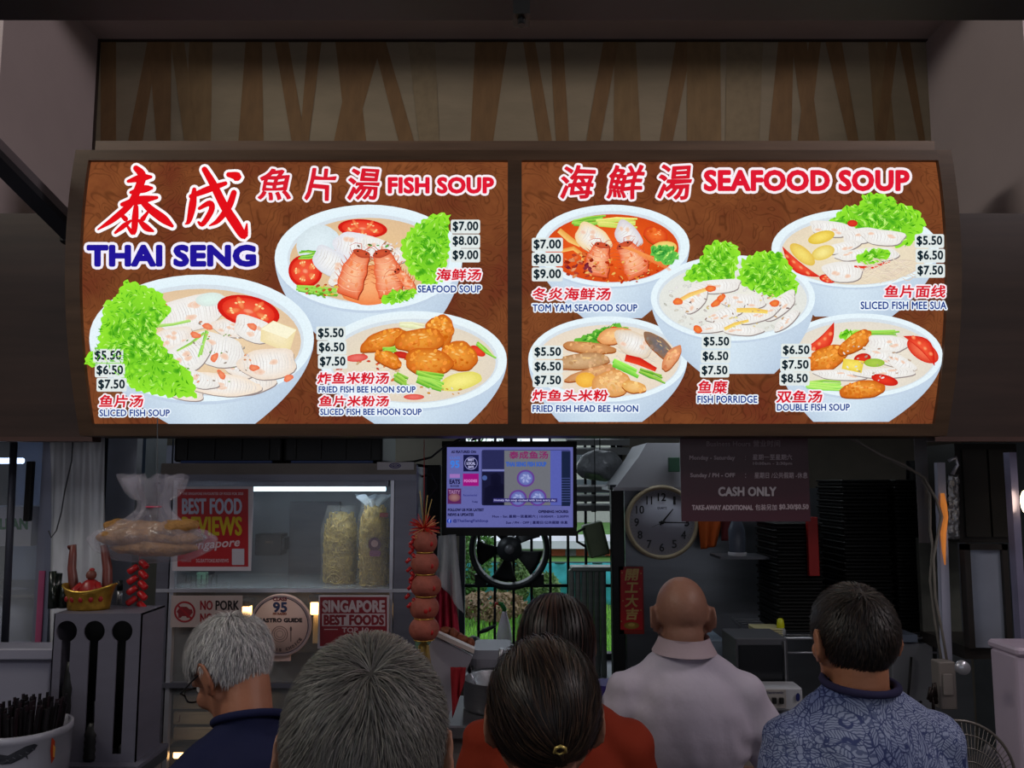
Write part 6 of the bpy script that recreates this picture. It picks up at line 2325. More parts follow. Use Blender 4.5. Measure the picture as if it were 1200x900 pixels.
rr = random.Random(12)
for k in range(6):
    cc = P(548 + rr.uniform(0, 34), 749 + rr.uniform(-3, 24), 3.85 + rr.uniform(-.04, .04))
    q = MB().ball(cc, (rr.uniform(.03, .06), .04, rr.uniform(.03, .05)), 14, rotm('Y', rr.uniform(-40, 40)))
    q.v = [tuple(Vector(v) + Vector((.03, .02, .03)) * noise.noise(Vector(v) * 20 + Vector((k, 0, 0)))) for v in q.v]
    q.build('crumpled_bag', M('bag_dark', (44, 48, 54), .3, var=.5, scale=14), bgk)
MB().tube([P(560, 742, 3.8), P(570, 738, 3.8), P(581, 733, 3.8)], [.006, .012, .007], 8).build('twist', M('bag_dark'), bgk)
pf = thing('pink_towel', 'small dull pink towel on the sill beside the spray bottle', 'towel', P(595, 770, 3.7))
q = MB().ball(P(592, 772, 3.7), (.05, .05, .055), 16)
q.v = [tuple(Vector(v) + Vector((.02, .02, .03)) * noise.noise(Vector(v) * 26)) for v in q.v]
q.build('towel', M('dull_pink', (120, 76, 96), .9, var=.2), pf)
# tilted steel board, its brown contents, red flag of cloth, pot with ladles
tb = thing('tilted_board', 'large pale grey board leaning behind the queue below the lanterns', 'board', P(520, 860, 2.45))
pts = [P(x_, y_, 2.45) for x_, y_ in ((512, 742), (555, 764), (540, 800), (500, 905), (470, 905), (478, 790))]
MB().prism([v + Vector((0, -.06, 0)) for v in pts], (0, .02, 0)).build('board', M('grey_board', (150, 146, 156), .45, .1, var=.05), tb)
pts = [P(x_, y_, 2.385) for x_, y_ in ((512, 741), (556, 761), (555, 766), (511, 746))]
MB().prism(pts, (0, .035, 0)).build('bright_edge', M('edge_cream', (196, 182, 176), .4), tb)
fd = thing('fried_pieces', 'brown fried pieces lying along the top of the tilted board', 'food', P(535, 748, 2.5))
rr = random.Random(22)
for k in range(16):
    t = rr.random()
    cc = P(522 + 30 * t, 741 + 15 * t, 2.52 + rr.uniform(-.02, .03)) + Vector((0, 0, .006))
    q = MB().ball(cc, (rr.uniform(.012, .024), .02, rr.uniform(.008, .016)), 10, rotm('Y', rr.uniform(0, 90)))
    q.build('fried_piece', M('brown_fried', (128, 66, 40), .6, var=.3, scale=40, bump=.6), fd)
cloth('red_towel', 'dark red towel hanging in a point below the tilted board', [(528, 782), (546, 782), (544, 800), (530, 842)], 2.36, M('red_towel', (142, 18, 30), .85, var=.15), 2, .008)
pc = P(566, 860, 2.6)
pt = thing('soup_pot', 'large steel pot with ladles behind the two women', 'pot', Vector((pc.x + .02, 2.62, CT)))
cc = Vector((pc.x + .05, 2.62, CT))
hp_ = P(0, 806, 2.5).z - CT
MB().lathe([(0, 0), (.11, 0), (.115, .01), (.115, hp_), (.122, hp_ + .006), (.11, hp_), (.108, .02), (0, .015)], cc, 36).build('pot_body', STEEL, pt)
rk = thing('rice_cooker', 'pale grey round shouldered cooker behind the ladles', 'cooker', P(575, 836, 2.56))
a_, b2 = P(546, 764, 2.74), P(606, 830, 2.74)
MB().rbox(a_.x, b2.x, 2.74, 2.98, CT - .2, a_.z, .05, 6).build('body', M('cooker_grey', (150, 150, 160), .4, .2, var=.05), rk)
MB().tube([P(551, 782, 2.72), P(560, 797, 2.72)], .012, 10).build('handle', BLACK, rk)
MB().box(P(553, 0, 2.73).x, P(604, 0, 2.73).x, 2.725, 2.74, P(0, 800, 2.73).z, P(0, 795, 2.73).z).build('latch_strip', BLACK, rk)
for k, (dx, dz, tx) in enumerate(((-.07, .13, -.04), (-.02, .1, .03), (.03, .12, .05))):
    ld = thing('ladle', ('black handled ladle leaning left out of the soup pot', 'short steel ladle upright in the soup pot', 'steel ladle leaning right out of the soup pot')[k], 'ladle', cc + Vector((dx, 0, .06)))
    MB().tube([cc + Vector((dx, 0, .06)), cc + Vector((dx + tx * .6, -.01, hp_ + .02))], .004, 8).build('stem', M('bright_steel'), ld)
    MB().tube([cc + Vector((dx + tx * .6, -.01, hp_ + .02)), cc + Vector((dx + tx, -.02, hp_ + dz))], [.006, .008], 8).build('grip', BLACK if k == 0 else STEEL, ld)
    MB().lathe([(0, 0), (.015, .002), (.025, .012), (.028, .02)], cc + Vector((dx, 0, .04)), 14).build('bowl', M('bright_steel'), ld)
# worktop appliance right of the window, pale box behind bald man
q = MB()
px_box(q, 826, 750, 860, 1090, 3.0, .2, .01)
tag(q.build('blue_box', M('pale_blue_box', (120, 134, 150), .45, var=.05)), 'pale blue grey box behind the right shoulder of the bald man', 'box')
# cables drooping behind the screen
for i, (pts, lb) in enumerate(((((462, 543), (485, 541), (505, 536), (520, 524), (540, 514)), 'black cable running from the cabinet top to the screen'),
                              (((488, 560), (505, 556), (512, 570), (500, 585), (508, 600)), 'tangled black cable left of the screen'),
                              (((552, 516), (575, 509), (600, 514), (620, 508)), 'black cable looping over the screen top'))):
    tag(MB().tube([P(x_, y_, 2.68) for x_, y_ in pts], .004, 7).build('black_cable', BLACK), lb, 'cable')
q = MB()
px_box(q, 493, 545, 516, 660, 2.85, .05, .01)
tag(q.build('dark_bracket', DARK), 'dark metal bracket between the cabinet and the screen', 'bracket')
# louvre shutters above the window at the right of the screen
lv = thing('louvre_shutter', 'pale louvred shutter high in the window right of the screen', 'shutter', P(700, 600, 4.02))
for k in range(8):
    y_ = 514 + k * 11
    a_, b2 = P(664, y_, 4.0), P(738, y_ + 7, 4.0)
    if k in (2, 3, 4):
        continue
    MB().box(a_.x, b2.x, 4.0, 4.03, b2.z, a_.z, rot=rotm('X', 20)).build('slat', M('louvre_grey', (150, 150, 152), .5, var=.08), lv)
for px in (690, 712):
    a_ = P(px, 0, 4.04).x
    MB().box(a_ - .012, a_ + .012, 4.04, 4.06, P(0, 600, 4.04).z, P(0, 508, 4.04).z).build('stile', DARK, lv)
# utensils hanging behind the hanging bag, seen left of the cabinet
ut = thing('utensil_rail', 'rail of hanging steel ladles left of the glass cabinet', 'utensils', P(158, 600, 3.4))
MB().tube([P(128, 566, 3.4), P(205, 566, 3.4)], .006, 6).build('rail', STEEL_D, ut)
for px in (132, 201):
    MB().tube([P(px, 566, 3.4), Vector((P(px, 566, 3.4).x, 3.4, 2.52))], .004, 6).build('hanger', STEEL_D, ut)
for k, px in enumerate((136, 148, 160, 172, 184, 196)):
    l_ = (46, 34, 52, 38, 44, 30)[k]
    MB().tube([P(px, 566, 3.39), P(px + 1, 566 + l_, 3.39)], .004, 6).build('hanging_handle', STEEL, ut)
    MB().ball(P(px + 1, 566 + l_ + 5, 3.39), (.02, .01, .024), 10).build('ladle_bowl', STEEL, ut)
q = MB()
px_box(q, 168, 522, 210, 560, 3.9, .2)
tag(q.build('pale_shelf_box', M('box_white')), 'pale box high on the back wall left of the cabinet', 'box')
q = MB()
px_box(q, 132, 505, 168, 590, 3.3, .2)
tag(q.build('grey_extractor', M('extractor_grey', (84, 86, 90), .5, .3)), 'grey steel extractor box hanging behind the beancurd bag', 'extractor')

# ================================================================== outside the window
struct(MB().box(-30, 30, 4.25, 60, -.4, -.3).build('ground_outside', M('grass_soil', (70, 110, 40), .95, var=.3, scale=1.5)))
rr = random.Random(31)
q = MB()
for k in range(9000):
    y_ = 7.5 + 6 * rr.random() ** 1.3
    x_ = rr.uniform(-.15, .22) * y_ + rr.uniform(-.4, .4)
    h_ = rr.uniform(.06, .16)
    a_ = rr.uniform(0, 3.14)
    dx, dy = .010 * math.cos(a_), .010 * math.sin(a_)
    lx, ly = rr.uniform(-.04, .04), rr.uniform(-.04, .04)
    q.add([(x_ - dx, y_ - dy, -.3), (x_ + dx, y_ + dy, -.3), (x_ + lx, y_ + ly, -.3 + h_)], [(0, 1, 2)])
q.col = 1
gr = q.build('grass', M('grass_blade', (130, 190, 70), .7, var=.3, scale=3))
tag(gr, 'bright green grass beyond the barred window', 'grass', kind='stuff')


def bush(name, label, x, y, z, rx, rz, n, mat, seed, cat='shrub', stem=True):
    rr = random.Random(seed)
    t_ = thing(name, label, cat, (x, y, -.3))
    q = MB()
    q.col = 1
    for k in range(n):
        v = Vector((rr.gauss(0, 1), rr.gauss(0, 1), rr.gauss(0, 1))).normalized() * rr.uniform(.5, 1) ** .4
        c_ = Vector((x + v.x * rx, y + v.y * rx * .6, z + v.z * rz))
        a_ = Vector((rr.uniform(-1, 1), rr.uniform(-1, 1), rr.uniform(-1, 1))).normalized()
        b_ = a_.orthogonal().normalized()
        s = rr.uniform(.03, .07)
        q.add([c_ - a_ * s, c_ + b_ * s * .4, c_ + a_ * s, c_ - b_ * s * .4], [(0, 1, 2, 3)])
    tag(q.build('foliage', mat, t_), kind='stuff')
    if stem:
        MB().tube([(x, y, -.3), (x, y, z)], [.05, .03], 7).build('stem', M('bark', (80, 62, 48), .9), t_)
    return t_


LG = M('leaf_green', (72, 118, 48), .6, var=.4, scale=2)
LG2 = M('leaf_olive', (96, 124, 66), .6, var=.4, scale=2)
LG3 = M('leaf_reddish', (128, 104, 76), .6, var=.4, scale=2)
bush('wild_shrub', 'bushy shrub beyond the bars left of the fan', -.62, 12.35, 1.0, .34, 1.2, 2600, LG, 1)
bush('wild_shrub', 'olive shrub beyond the bars under the fan', .02, 12.35, .25, .28, .45, 1500, LG2, 2)
bush('wild_shrub', 'low reddish weeds along the foot of the teal netting', -.3, 11.3, .0, .55, .2, 900, LG3, 3)
bush('wild_shrub', 'thin green shrub beyond the bars above the spray bottle', .55, 12.35, .05, .22, .3, 900, LG2, 4)
bush('shade_tree', 'dark leafy tree beyond the window at upper left of the fan', -.9, 15.0, 2.4, 1.1, 1.4, 3200, LG, 5, 'tree')
nf = thing('netting_fence', 'teal netted fence across the grass beyond the window', 'fence', (0.3, 13, -.3))
TL = M('teal_net', (64, 170, 176), .8, var=.18, scale=6, bump=.4)
nz = P(600, 660, 13).z
q = MB()
q.grid(lambda u, v: (-2.5 + 6 * u, 13 + .05 * math.sin(u * 60) + .03 * math.sin(v * 9), -.25 + (nz + .25) * v), 90, 8)
q.build('net', TL, nf, solid=.004)
for k in range(5):
    x_ = -2.4 + 1.45 * k
    MB().tube([(x_, 13.06, -.3), (x_, 13.06, nz + .04)], .03, 8).build('fence_post', DARK, nf)
MB().tube([(-2.5, 13.06, nz), (3.5, 13.06, nz)], .02, 6).build('top_rail', M('rail_dark', (40, 70, 74), .6), nf)
hb_ = thing('low_building', 'low building with an orange wall and white eaves beyond the netting', 'building', (1.5, 22, -.3))
a_, b2 = P(640, 641, 22), P(790, 660, 22)
MB().box(a_.x, b2.x, 22, 24, -.3, a_.z).build('wall', M('orange_wall', (190, 96, 60), .7, var=.1), hb_)
MB().box(a_.x - 2, b2.x, 21.4, 24, a_.z, P(0, 632, 22).z).build('white_eaves', WHITE, hb_)
for k, x_ in enumerate((.3, .75)):
    xx_ = a_.x + (b2.x - a_.x) * x_ * .5
    MB().box(xx_, xx_ + .3, 21.96, 22, -.3, a_.z - .05).build('pillar', M('grey_pillar', (130, 130, 130), .7), hb_)
hb2 = thing('tall_block', 'grey white block with window bands far beyond the window', 'building', (1.6, 40, -.3))
a_ = P(650, 590, 40)
MB().box(a_.x, a_.x + 9, 40, 44, -.3, 9.5).build('wall', M('block_white', (168, 166, 160), .7, var=.06), hb2)
for r_ in range(5):
    MB().box(a_.x + .3, a_.x + 8.5, 39.95, 40, 1.2 + 1.6 * r_, 1.9 + 1.6 * r_).build('window_band', M('dark_glazing', (70, 76, 84), .3), hb2)
# ================================================================== people in the queue
def capsule(a, b, ra, rb, seg=14, flat_=None):
    """closed tapered capsule as (verts, faces)"""
    a, b = Vector(a), Vector(b)
    d = b - a
    L_ = d.length
    d = d.normalized() if L_ > 1e-9 else Vector((0, 0, 1))
    u = d.orthogonal().normalized()
    w = d.cross(u)
    rings = []
    for k in range(1, 5):
        t = math.pi / 2 * (1 - k / 4)
        rings.append((a - d * ra * math.sin(t), ra * math.cos(t)))
    for k in range(0, 4):
        t = math.pi / 2 * k / 4
        rings.append((b + d * rb * math.sin(t), rb * math.cos(t)))
    vs = [a - d * ra]
    for c, r in rings:
        for k in range(seg):
            t = 2 * math.pi * k / seg
            vs.append(c + (u * math.cos(t) + w * math.sin(t)) * r)
    vs.append(b + d * rb)
    fs = [(0, 1 + (k + 1) % seg, 1 + k) for k in range(seg)]
    for i in range(len(rings) - 1):
        for k in range(seg):
            k2 = (k + 1) % seg
            fs.append((1 + i * seg + k, 1 + i * seg + k2, 1 + (i + 1) * seg + k2, 1 + (i + 1) * seg + k))
    e = len(vs) - 1
    o = 1 + (len(rings) - 1) * seg
    fs += [(o + k, o + (k + 1) % seg, e) for k in range(seg)]
    return vs, fs


def ellip(c, r, rot=None, seg=20):
    q = MB().ball((0, 0, 0), r, seg)
    c = Vector(c)
    return [c + (rot @ Vector(v) if rot is not None else Vector(v)) for v in q.v], q.f


def fuse(shapes, voxel, smooth=4, name='body'):
    """grow ONE continuous surface round the shapes"""
    bm = bmesh.new()
    for vs, fs in shapes:
        bv = [bm.verts.new(v) for v in vs]
        for f in fs:
            ids = []
            for i in f:
                if i not in ids:
                    ids.append(i)
            if len(ids) > 2:
                try:
                    bm.faces.new([bv[i] for i in ids])
                except ValueError:
                    pass
    bmesh.ops.remove_doubles(bm, verts=bm.verts, dist=1e-5)
    me = bpy.data.meshes.new(name)
    bm.to_mesh(me)
    bm.free()
    o = bpy.data.objects.new(name, me)
    COL.objects.link(o)
    md = o.modifiers.new('r', 'REMESH')
    md.mode = 'VOXEL'
    md.voxel_size = voxel
    md.use_smooth_shade = True
    if smooth:
        ms = o.modifiers.new('s', 'SMOOTH')
        ms.factor = .5
        ms.iterations = smooth
    bpy.context.view_layer.update()
    dg = bpy.context.evaluated_depsgraph_get()
    out = bpy.data.meshes.new_from_object(o.evaluated_get(dg))
    bpy.data.objects.remove(o)
    bpy.data.meshes.remove(me)
    out.name = name
    return out


def attach(name, me, mat, parent, matrix):
    """mesh given in the person's own frame -> part whose origin sits at its base"""
    me.transform(matrix)
    if not me.materials:
        pass
    o = link_mesh(name, me, mat, parent)
    return o


def cut(me, keep):
    bm = bmesh.new()
    bm.from_mesh(me)
    dead = [f for f in bm.faces if not keep(f.calc_center_median())]
    bmesh.ops.delete(bm, geom=dead, context='FACES')
    bm.to_mesh(me)
    bm.free()


SKULL_C, SKULL_R = Vector((0, -.012, .030)), (.074, .094, .088)


def scalp_pt(d, lift=0.0):
    return SKULL_C + Vector((d.x * (SKULL_R[0] + lift), d.y * (SKULL_R[1] + lift), d.z * (SKULL_R[2] + lift)))


def hair_mat(name, rough=.45):
    return print_mat(name, False, .12, 400, rough, spec=.35)


def grow_hair(Mh, mask, crown, n, L_, lift, width, cols, seed, segs=5, fall=None, curl=.2, cap_col=None, wave=0.0, keep_len=.55, part_side=0):
    """flat strands combed away from the crown over a cap; head frame (x right, y forward, z up)"""
    rr = random.Random(seed)
    crown = Vector(crown).normalized()
    V, F, C = [], [], []
    # cap
    nu, nv = 56, 36
    cap = {}
    capc = lin(cap_col or cols[0])
    for j in range(nv + 1):
        for i in range(nu):
            t, a = math.pi * j / nv, 2 * math.pi * i / nu
            d = Vector((math.sin(t) * math.cos(a), math.sin(t) * math.sin(a), math.cos(t)))
            cap[(i, j)] = (d, scalp_pt(d, .0035 if mask(scalp_pt(d), d) else .001))
    idx = {}

    def vid(k):
        if k not in idx:
            idx[k] = len(V)
            V.append(cap[k][1])
            C.append(capc)
        return idx[k]
    for j in range(nv):
        for i in range(nu):
            ks = [(i, j), ((i + 1) % nu, j), ((i + 1) % nu, j + 1), (i, j + 1)]
            if sum(mask(cap[k][1], cap[k][0]) > .5 for k in ks) >= 3:
                F.append([vid(k) for k in ks][::-1])
    cnt = 0
    tries = 0
    while cnt < n and tries < n * 8:
        tries += 1
        d = Vector((rr.gauss(0, 1), rr.gauss(0, 1), rr.gauss(0, 1))).normalized()
        p = scalp_pt(d)
        mk = mask(p, d)
        if rr.random() > mk:
            continue
        cnt += 1
        l = L_(d) if callable(L_) else L_
        l *= rr.uniform(keep_len, 1.0)
        lf = lift * rr.uniform(.5, 1.15)
        ph = rr.uniform(-1, 1) * curl
        col = lin(jit(rr.choice(cols), 10, rr))
        tipc = tuple(min(1, c * 1.15) for c in col)
        step = l / segs
        dd = d.copy()
        pts, nrm = [], []
        falling = False
        pos = scalp_pt(dd, .002)
        for s in range(segs + 1):
            t = s / segs
            if not falling:
                pos = scalp_pt(dd, .003 + lf * math.sin(min(1, t * 1.2) * math.pi / 2))
            pts.append(pos.copy())
            nrm.append(dd.copy())
            tan = (dd - crown * dd.dot(crown))
            tan = tan if tan.length > .02 else Vector((rr.uniform(-1, 1), rr.uniform(-1, 1), 0)).cross(dd)
            flow = (dd * dd.dot(crown) - crown)
            flow = flow - dd * flow.dot(dd)
            flow = flow.normalized() if flow.length > 1e-4 else tan.normalized()
            side = dd.cross(flow)
            flow = (flow + side * (ph + wave * math.sin(7 * dd.x + 5 * dd.z + 3 * dd.y))).normalized()
            if fall is not None and (falling or dd.z < fall):
                falling = True
                pos = pos + Vector((rr.uniform(-.002, .002) - pos.x * .02, rr.uniform(-.002, .002) - .001, -step))
            else:
                dd = (dd + flow * (step / .088)).normalized()
        w0 = width * rr.uniform(.7, 1.3)
        b0 = len(V)
        for s, (pt, nm) in enumerate(zip(pts, nrm)):
            tg = (pts[min(s + 1, segs)] - pts[max(s - 1, 0)])
            sd = nm.cross(tg)
            sd = sd.normalized() if sd.length > 1e-9 else Vector((1, 0, 0))
            t = s / segs
            w = w0 * (1 - t ** 2.2 * .92)
            V.append(pt + sd * w / 2)
            V.append(pt - sd * w / 2)
            cc = tuple(a + (b_ - a) * t for a, b_ in zip(col, tipc))
            C += [cc, cc]
        for s in range(segs):
            F.append([b0 + 2 * s, b0 + 2 * s + 1, b0 + 2 * s + 3, b0 + 2 * s + 2])
    me = bpy.data.meshes.new('hair')
    me.from_pydata([tuple(Mh @ v) for v in V], [], F)
    me.polygons.foreach_set('use_smooth', [True] * len(F))
    ca = me.color_attributes.new('Col', 'FLOAT_COLOR', 'POINT')
    ca.data.foreach_set('color', np.array([(*c, 1) for c in C], dtype=np.float32).ravel())
    return me


def person(label, X, Y, facing, H, head_px=None, lean=0.0, shift=0.0, pitch=0, yaw=0, roll=0, skin=(150, 104, 84), shw=.19, bulk=1.0,
           arms=None, shirt=None, sleeve=.8, trousers=(40, 42, 52), hair=None, collar=None, head_scale=1.0, hz=0.0, neck_fwd=0.0, female=False, drop=0.0):
    """figure 1.70 tall scaled to H; own frame faces +y. arms: dict side -> (elbow, wrist)"""
    s = H / 1.70
    root = thing('person', label, 'person', (X, Y, 0))
    M0 = Matrix.Translation((X, Y, 0)) @ Matrix.Rotation(math.radians(facing), 4, 'Z') @ Matrix.Scale(s, 4)
    nb = Vector((shift, lean, 1.440 - drop))
    hc = Vector((shift * 1.15, lean + .035 + neck_fwd, 1.562 + hz - drop * 1.1))
    Mh = Matrix.Translation(hc) @ Matrix.Rotation(math.radians(yaw), 4, 'Z') @ Matrix.Rotation(math.radians(-pitch), 4, 'X') @ Matrix.Rotation(math.radians(roll), 4, 'Y') @ Matrix.Scale(head_scale, 4)
    k = bulk

    def torso(g):
        ch = Vector((shift * .6, lean * .62 - .005, 1.24 - drop * .6))
        out = [ellip((0, 0, .93), (.165 * k + g, .118 * k + g, .13 + g)), ellip((0, lean * .2, 1.06), (.15 * k + g, .108 * k + g, .15 + g)),
               ellip(ch, (.168 * k + g, .115 * k + g, .17 + g)),
               ellip((shift * .8, lean * .85, 1.33 - drop * .9), (.145 * shw / .19 + g, .09 * k + g, .085 + g))]
        for sd in (-1, 1):
            out.append(capsule((shift + sd * .045, lean * .95, 1.405 - drop), (shift * .9 + sd * (shw - .045), lean * .85, 1.328 - drop), .043 + g, .050 + g))
        return out
    sh = {sd: Vector((shift * .9 + sd * (shw - .02), lean * .85, 1.322 - drop)) for sd in (-1, 1)}
    arms = arms or {}
    AR = {}
    for sd in (-1, 1):
        AR[sd] = arms.get(sd) or (sh[sd] + Vector((sd * .035, -.01, -.28)), sh[sd] + Vector((sd * .03, .06, -.52)))
        AR[sd] = tuple(Vector(v) for v in AR[sd])
    body = torso(0)
    nr = .9 if female else 1.0
    body.append(capsule(nb - Vector((0, .005, .06)), Mh @ Vector((0, -.028, -.045)), (.060 if bulk > 1 else .057) * nr, .055 * nr))
    # head: skull, face, jaw, cheeks, brow, nose, lips, chin, ears
    hs = []
    I3 = Matrix.Identity(3)
    hs.append(ellip(SKULL_C, SKULL_R, None, 28))
    hs.append(ellip((0, .022, -.030), (.060, .070, .082)))
    hs.append(ellip((0, .045, -.082), (.042, .044, .030)))
    hs.append(ellip((0, .078, -.100), (.020, .016, .016)))
    for sd in (-1, 1):
        hs.append(ellip((sd * .036, .064, -.028), (.024, .022, .024)))
        hs.append(capsule((sd * .050, .006, -.048), (sd * .030, .050, -.086), .020, .019))
        hs.append(capsule((sd * .044, .072, .018), (sd * .012, .084, .016), .009, .010))
        er = Matrix.Rotation(math.radians(sd * 22), 3, 'Z')
        hs.append(ellip((sd * .079, -.008, -.008), (.011, .022, .034), er))
        rim = [(sd * (.088 + .006 * math.cos(t)), -.014 - .019 * math.cos(t), .000 + .030 * math.sin(t)) for t in [math.pi * (i / 7 * 1.25 - .35) for i in range(8)]]
        for a_, b_ in zip(rim, rim[1:]):
            hs.append(capsule(a_, b_, .0052, .0052, 8))
        hs.append(ellip((sd * .080, .0, -.034), (.006, .009, .010)))
    hs.append(capsule((0, .086, .012), (0, .108, -.026), .008, .012))
    hs.append(ellip((-.011, .096, -.030), (.009, .010, .007)))
    hs.append(ellip((.011, .096, -.030), (.009, .010, .007)))
    hs.append(ellip((0, .090, -.054), (.022, .009, .005)))
    hs.append(ellip((0, .087, -.064), (.018, .009, .006)))
    for vs, fs in hs:
        body.append(([Mh @ Vector(v) for v in vs], fs))
    for sd in (-1, 1):
        e, w = AR[sd]
        body.append(capsule(sh[sd], e, .047 * k, .037))
        body.append(capsule(e, w, .038, .025))
        d = (w - e).normalized()
        pm = w + d * .045
        sidev = d.cross(Vector((sd, 0, 0.01))).normalized()
        thick = d.cross(sidev).normalized()
        for j in range(4):
            o_ = sidev * (.027 - .018 * j)
            body.append(capsule(w + d * .01 + o_ * .5, w + d * .085 + o_, .014, .0105))
            fl = (.068, .078, .074, .058)[j]
            k1 = w + d * .085 + o_
            k2 = k1 + (d + thick * .35 * -sd).normalized() * fl * .5
            k3 = k2 + (d + thick * .9 * -sd).normalized() * fl * .5
            body.append(capsule(k1, k2, .0098, .0088, 10))
            body.append(capsule(k2, k3, .0088, .0075, 10))
        tb0 = w + d * .025 + sidev * .024
        tb1 = tb0 + (d * .6 + sidev * .8).normalized() * .04
        body.append(capsule(tb0, tb1, .013, .010, 10))
        body.append(capsule(tb1, tb1 + (d * .95 + sidev * .2).normalized() * .034, .010, .008, 10))
        hip, kn, an = Vector((sd * .088, 0, .90)), Vector((sd * .10, .012, .49)), Vector((sd * .105, -.005, .09))
        body.append(capsule(hip, kn, .088 * k, .056))
        body.append(capsule(kn, an, .056, .036))
        body.append(capsule((sd * .105, -.03, .045), (sd * .118, .13, .03), .036, .028))
    bme = fuse(body, .0062, 3)
    bo = attach('body', bme, M('skin_%d_%d' % skin[:2], skin, .5, var=.10, scale=12, bump=.12, bscale=80, spec=.4), root, M0)
    # eyes
    for sd in (-1, 1):
        q = MB().ball((0, 0, 0), .0125, 12)
        q.v = [tuple(M0 @ (Mh @ (Vector((sd * .031, .071, .002)) + Vector(v)))) for v in q.v]
        q.build('eye', M('eye_white', (215, 210, 205), .2, var=.02), root)
        q = MB().ball((0, 0, 0), (.006, .003, .006), 10)
        q.v = [tuple(M0 @ (Mh @ (Vector((sd * .031, .0825, .002)) + Vector(v)))) for v in q.v]
        q.build('iris', M('eye_dark', (40, 26, 20), .15), root)
    # shirt
    g = .013
    sb = torso(g)
    ends = []
    for sd in (-1, 1):
        e, w = AR[sd]
        a, b_ = sh[sd], sh[sd].lerp(e, 1.0)
        sb.append(capsule(a, b_, .055 * k + g, .050 + g))
        tt = min(sleeve, 1.0)
        ends.append((a, (b_ - a).normalized(), (b_ - a).length * tt, sd))
    sb.append(capsule(nb - Vector((0, 0, .05)), nb + Vector((0, .0, .02)), .072, .066))
    sme = fuse(sb, .011, 4, 'shirt')
    nd = (Mh @ Vector((0, -.03, -.06)) - (nb - Vector((0, 0, .06)))).normalized()
    # folds
    bm = bmesh.new()
    bm.from_mesh(sme)
    bm.normal_update()
    for v in bm.verts:
        c_ = v.co
        f = noise.noise(Vector((c_.x * 9 + X * 7, c_.y * 9, c_.z * 5))) * .006 + noise.noise(Vector((c_.x * 26, c_.y * 22, c_.z * 11 + c_.x * 18))) * .0035
        f += .0035 * math.sin(c_.z * 62 + 26 * abs(c_.x) + 5 * noise.noise(c_ * 6)) * max(0, min(1, (abs(c_.x) - .08) * 12))
        v.co = c_ + v.normal * f
    bm.to_mesh(sme)
    bm.free()

    def keep(c_):
        if c_.z < .84:
            return False
        r_ = c_ - nb
        if r_.dot(nd) > .012 and (r_ - nd * r_.dot(nd)).length < .080:
            return False
        for a, d, l_, sd in ends:
            r_ = c_ - a
            t = r_.dot(d)
            if t > l_ and (r_ - d * t).length < .085:
                # only the arm, not the flank
                if abs((r_ - d * t).length) < .078:
                    return False
        return True
    cut(sme, keep)
    so = attach('shirt', sme, shirt, root, M0)
    md = so.modifiers.new('thickness', 'SOLIDIFY')
    md.thickness = .003
    if collar:
        kind, cm = collar
        q = MB()
        up = nd.orthogonal().normalized()
        wv_ = nd.cross(up)
        c_ = nb + nd * .012
        n_ = 32
        if kind == 'rib':
            for (r_, h_) in ((.074, .000), (.078, .006), (.074, .012)):
                pass
            q.tube([M0 @ (c_ + (up * math.cos(t) + wv_ * math.sin(t)) * .074) for t in [2 * math.pi * i / n_ for i in range(n_ + 1)]], .008, 8)
        else:
            def cf(u, v):
                t = 2 * math.pi * u
                r_ = .070 + .020 * v ** 1.3 + .003 * math.sin(3 * t)
                h_ = .036 - .042 * v
                return M0 @ (c_ + (up * math.cos(t) + wv_ * math.sin(t)) * r_ + nd * h_)
            q.grid(cf, 40, 6)
            q.grid(lambda u, v: M0 @ (c_ + (up * math.cos(6.2832 * u) + wv_ * math.sin(6.2832 * u)) * (.069 - .002 * v) + nd * (.036 - .05 * v)), 40, 3)
        q.build('collar', cm, root)
    # trousers and shoes
    tg = []
    tg.append(ellip((0, 0, .93), (.165 * k + .016, .118 * k + .016, .12)))
    for sd in (-1, 1):
        tg.append(capsule((sd * .088, 0, .90), (sd * .10, .012, .49), .088 * k + .014, .075))
        tg.append(capsule((sd * .10, .012, .49), (sd * .105, -.005, .12), .075, .062))
    tme = fuse(tg, .016, 3, 'trousers')
    cut(tme, lambda c_: .07 < c_.z < 1.0)
    attach('trousers', tme, M('cloth_%d_%d' % trousers[:2], trousers, .85, var=.15, bump=.2), root, M0)
    for sd in (-1, 1):
        q = MB().ball((sd * .112, .052, .036), (.05, .135, .05), 16)
        q.v = [tuple(M0 @ Vector((v[0], v[1], max(.002, v[2])))) for v in q.v]
        q.build('shoe', M('shoe_dark', (36, 32, 32), .5), root)
    if hair:
        hme = grow_hair(Mh, **{a: b_ for a, b_ in hair.items() if a != 'mat'})
        ho = attach('hair', hme, hair['mat'], root, M0)
        tag(ho, kind='stuff')
    return root, M0, Mh


def hairline(front=.075, side=.028, nape=-.052, ear=True):
    """returns 0..1 cover at scalp point p"""
    def f(p, d):
        y = p.y
        xs = [-.12, -.075, -.045, -.02, .012, .03, .06, .09]
        zs = [nape, nape, nape + .012, side - .012, side, side * .5, side + .02, front]
        z = float(np.interp(y, xs, zs))
        return max(0.0, min(1.0, (p.z - z) / .012 + .5))
    return f


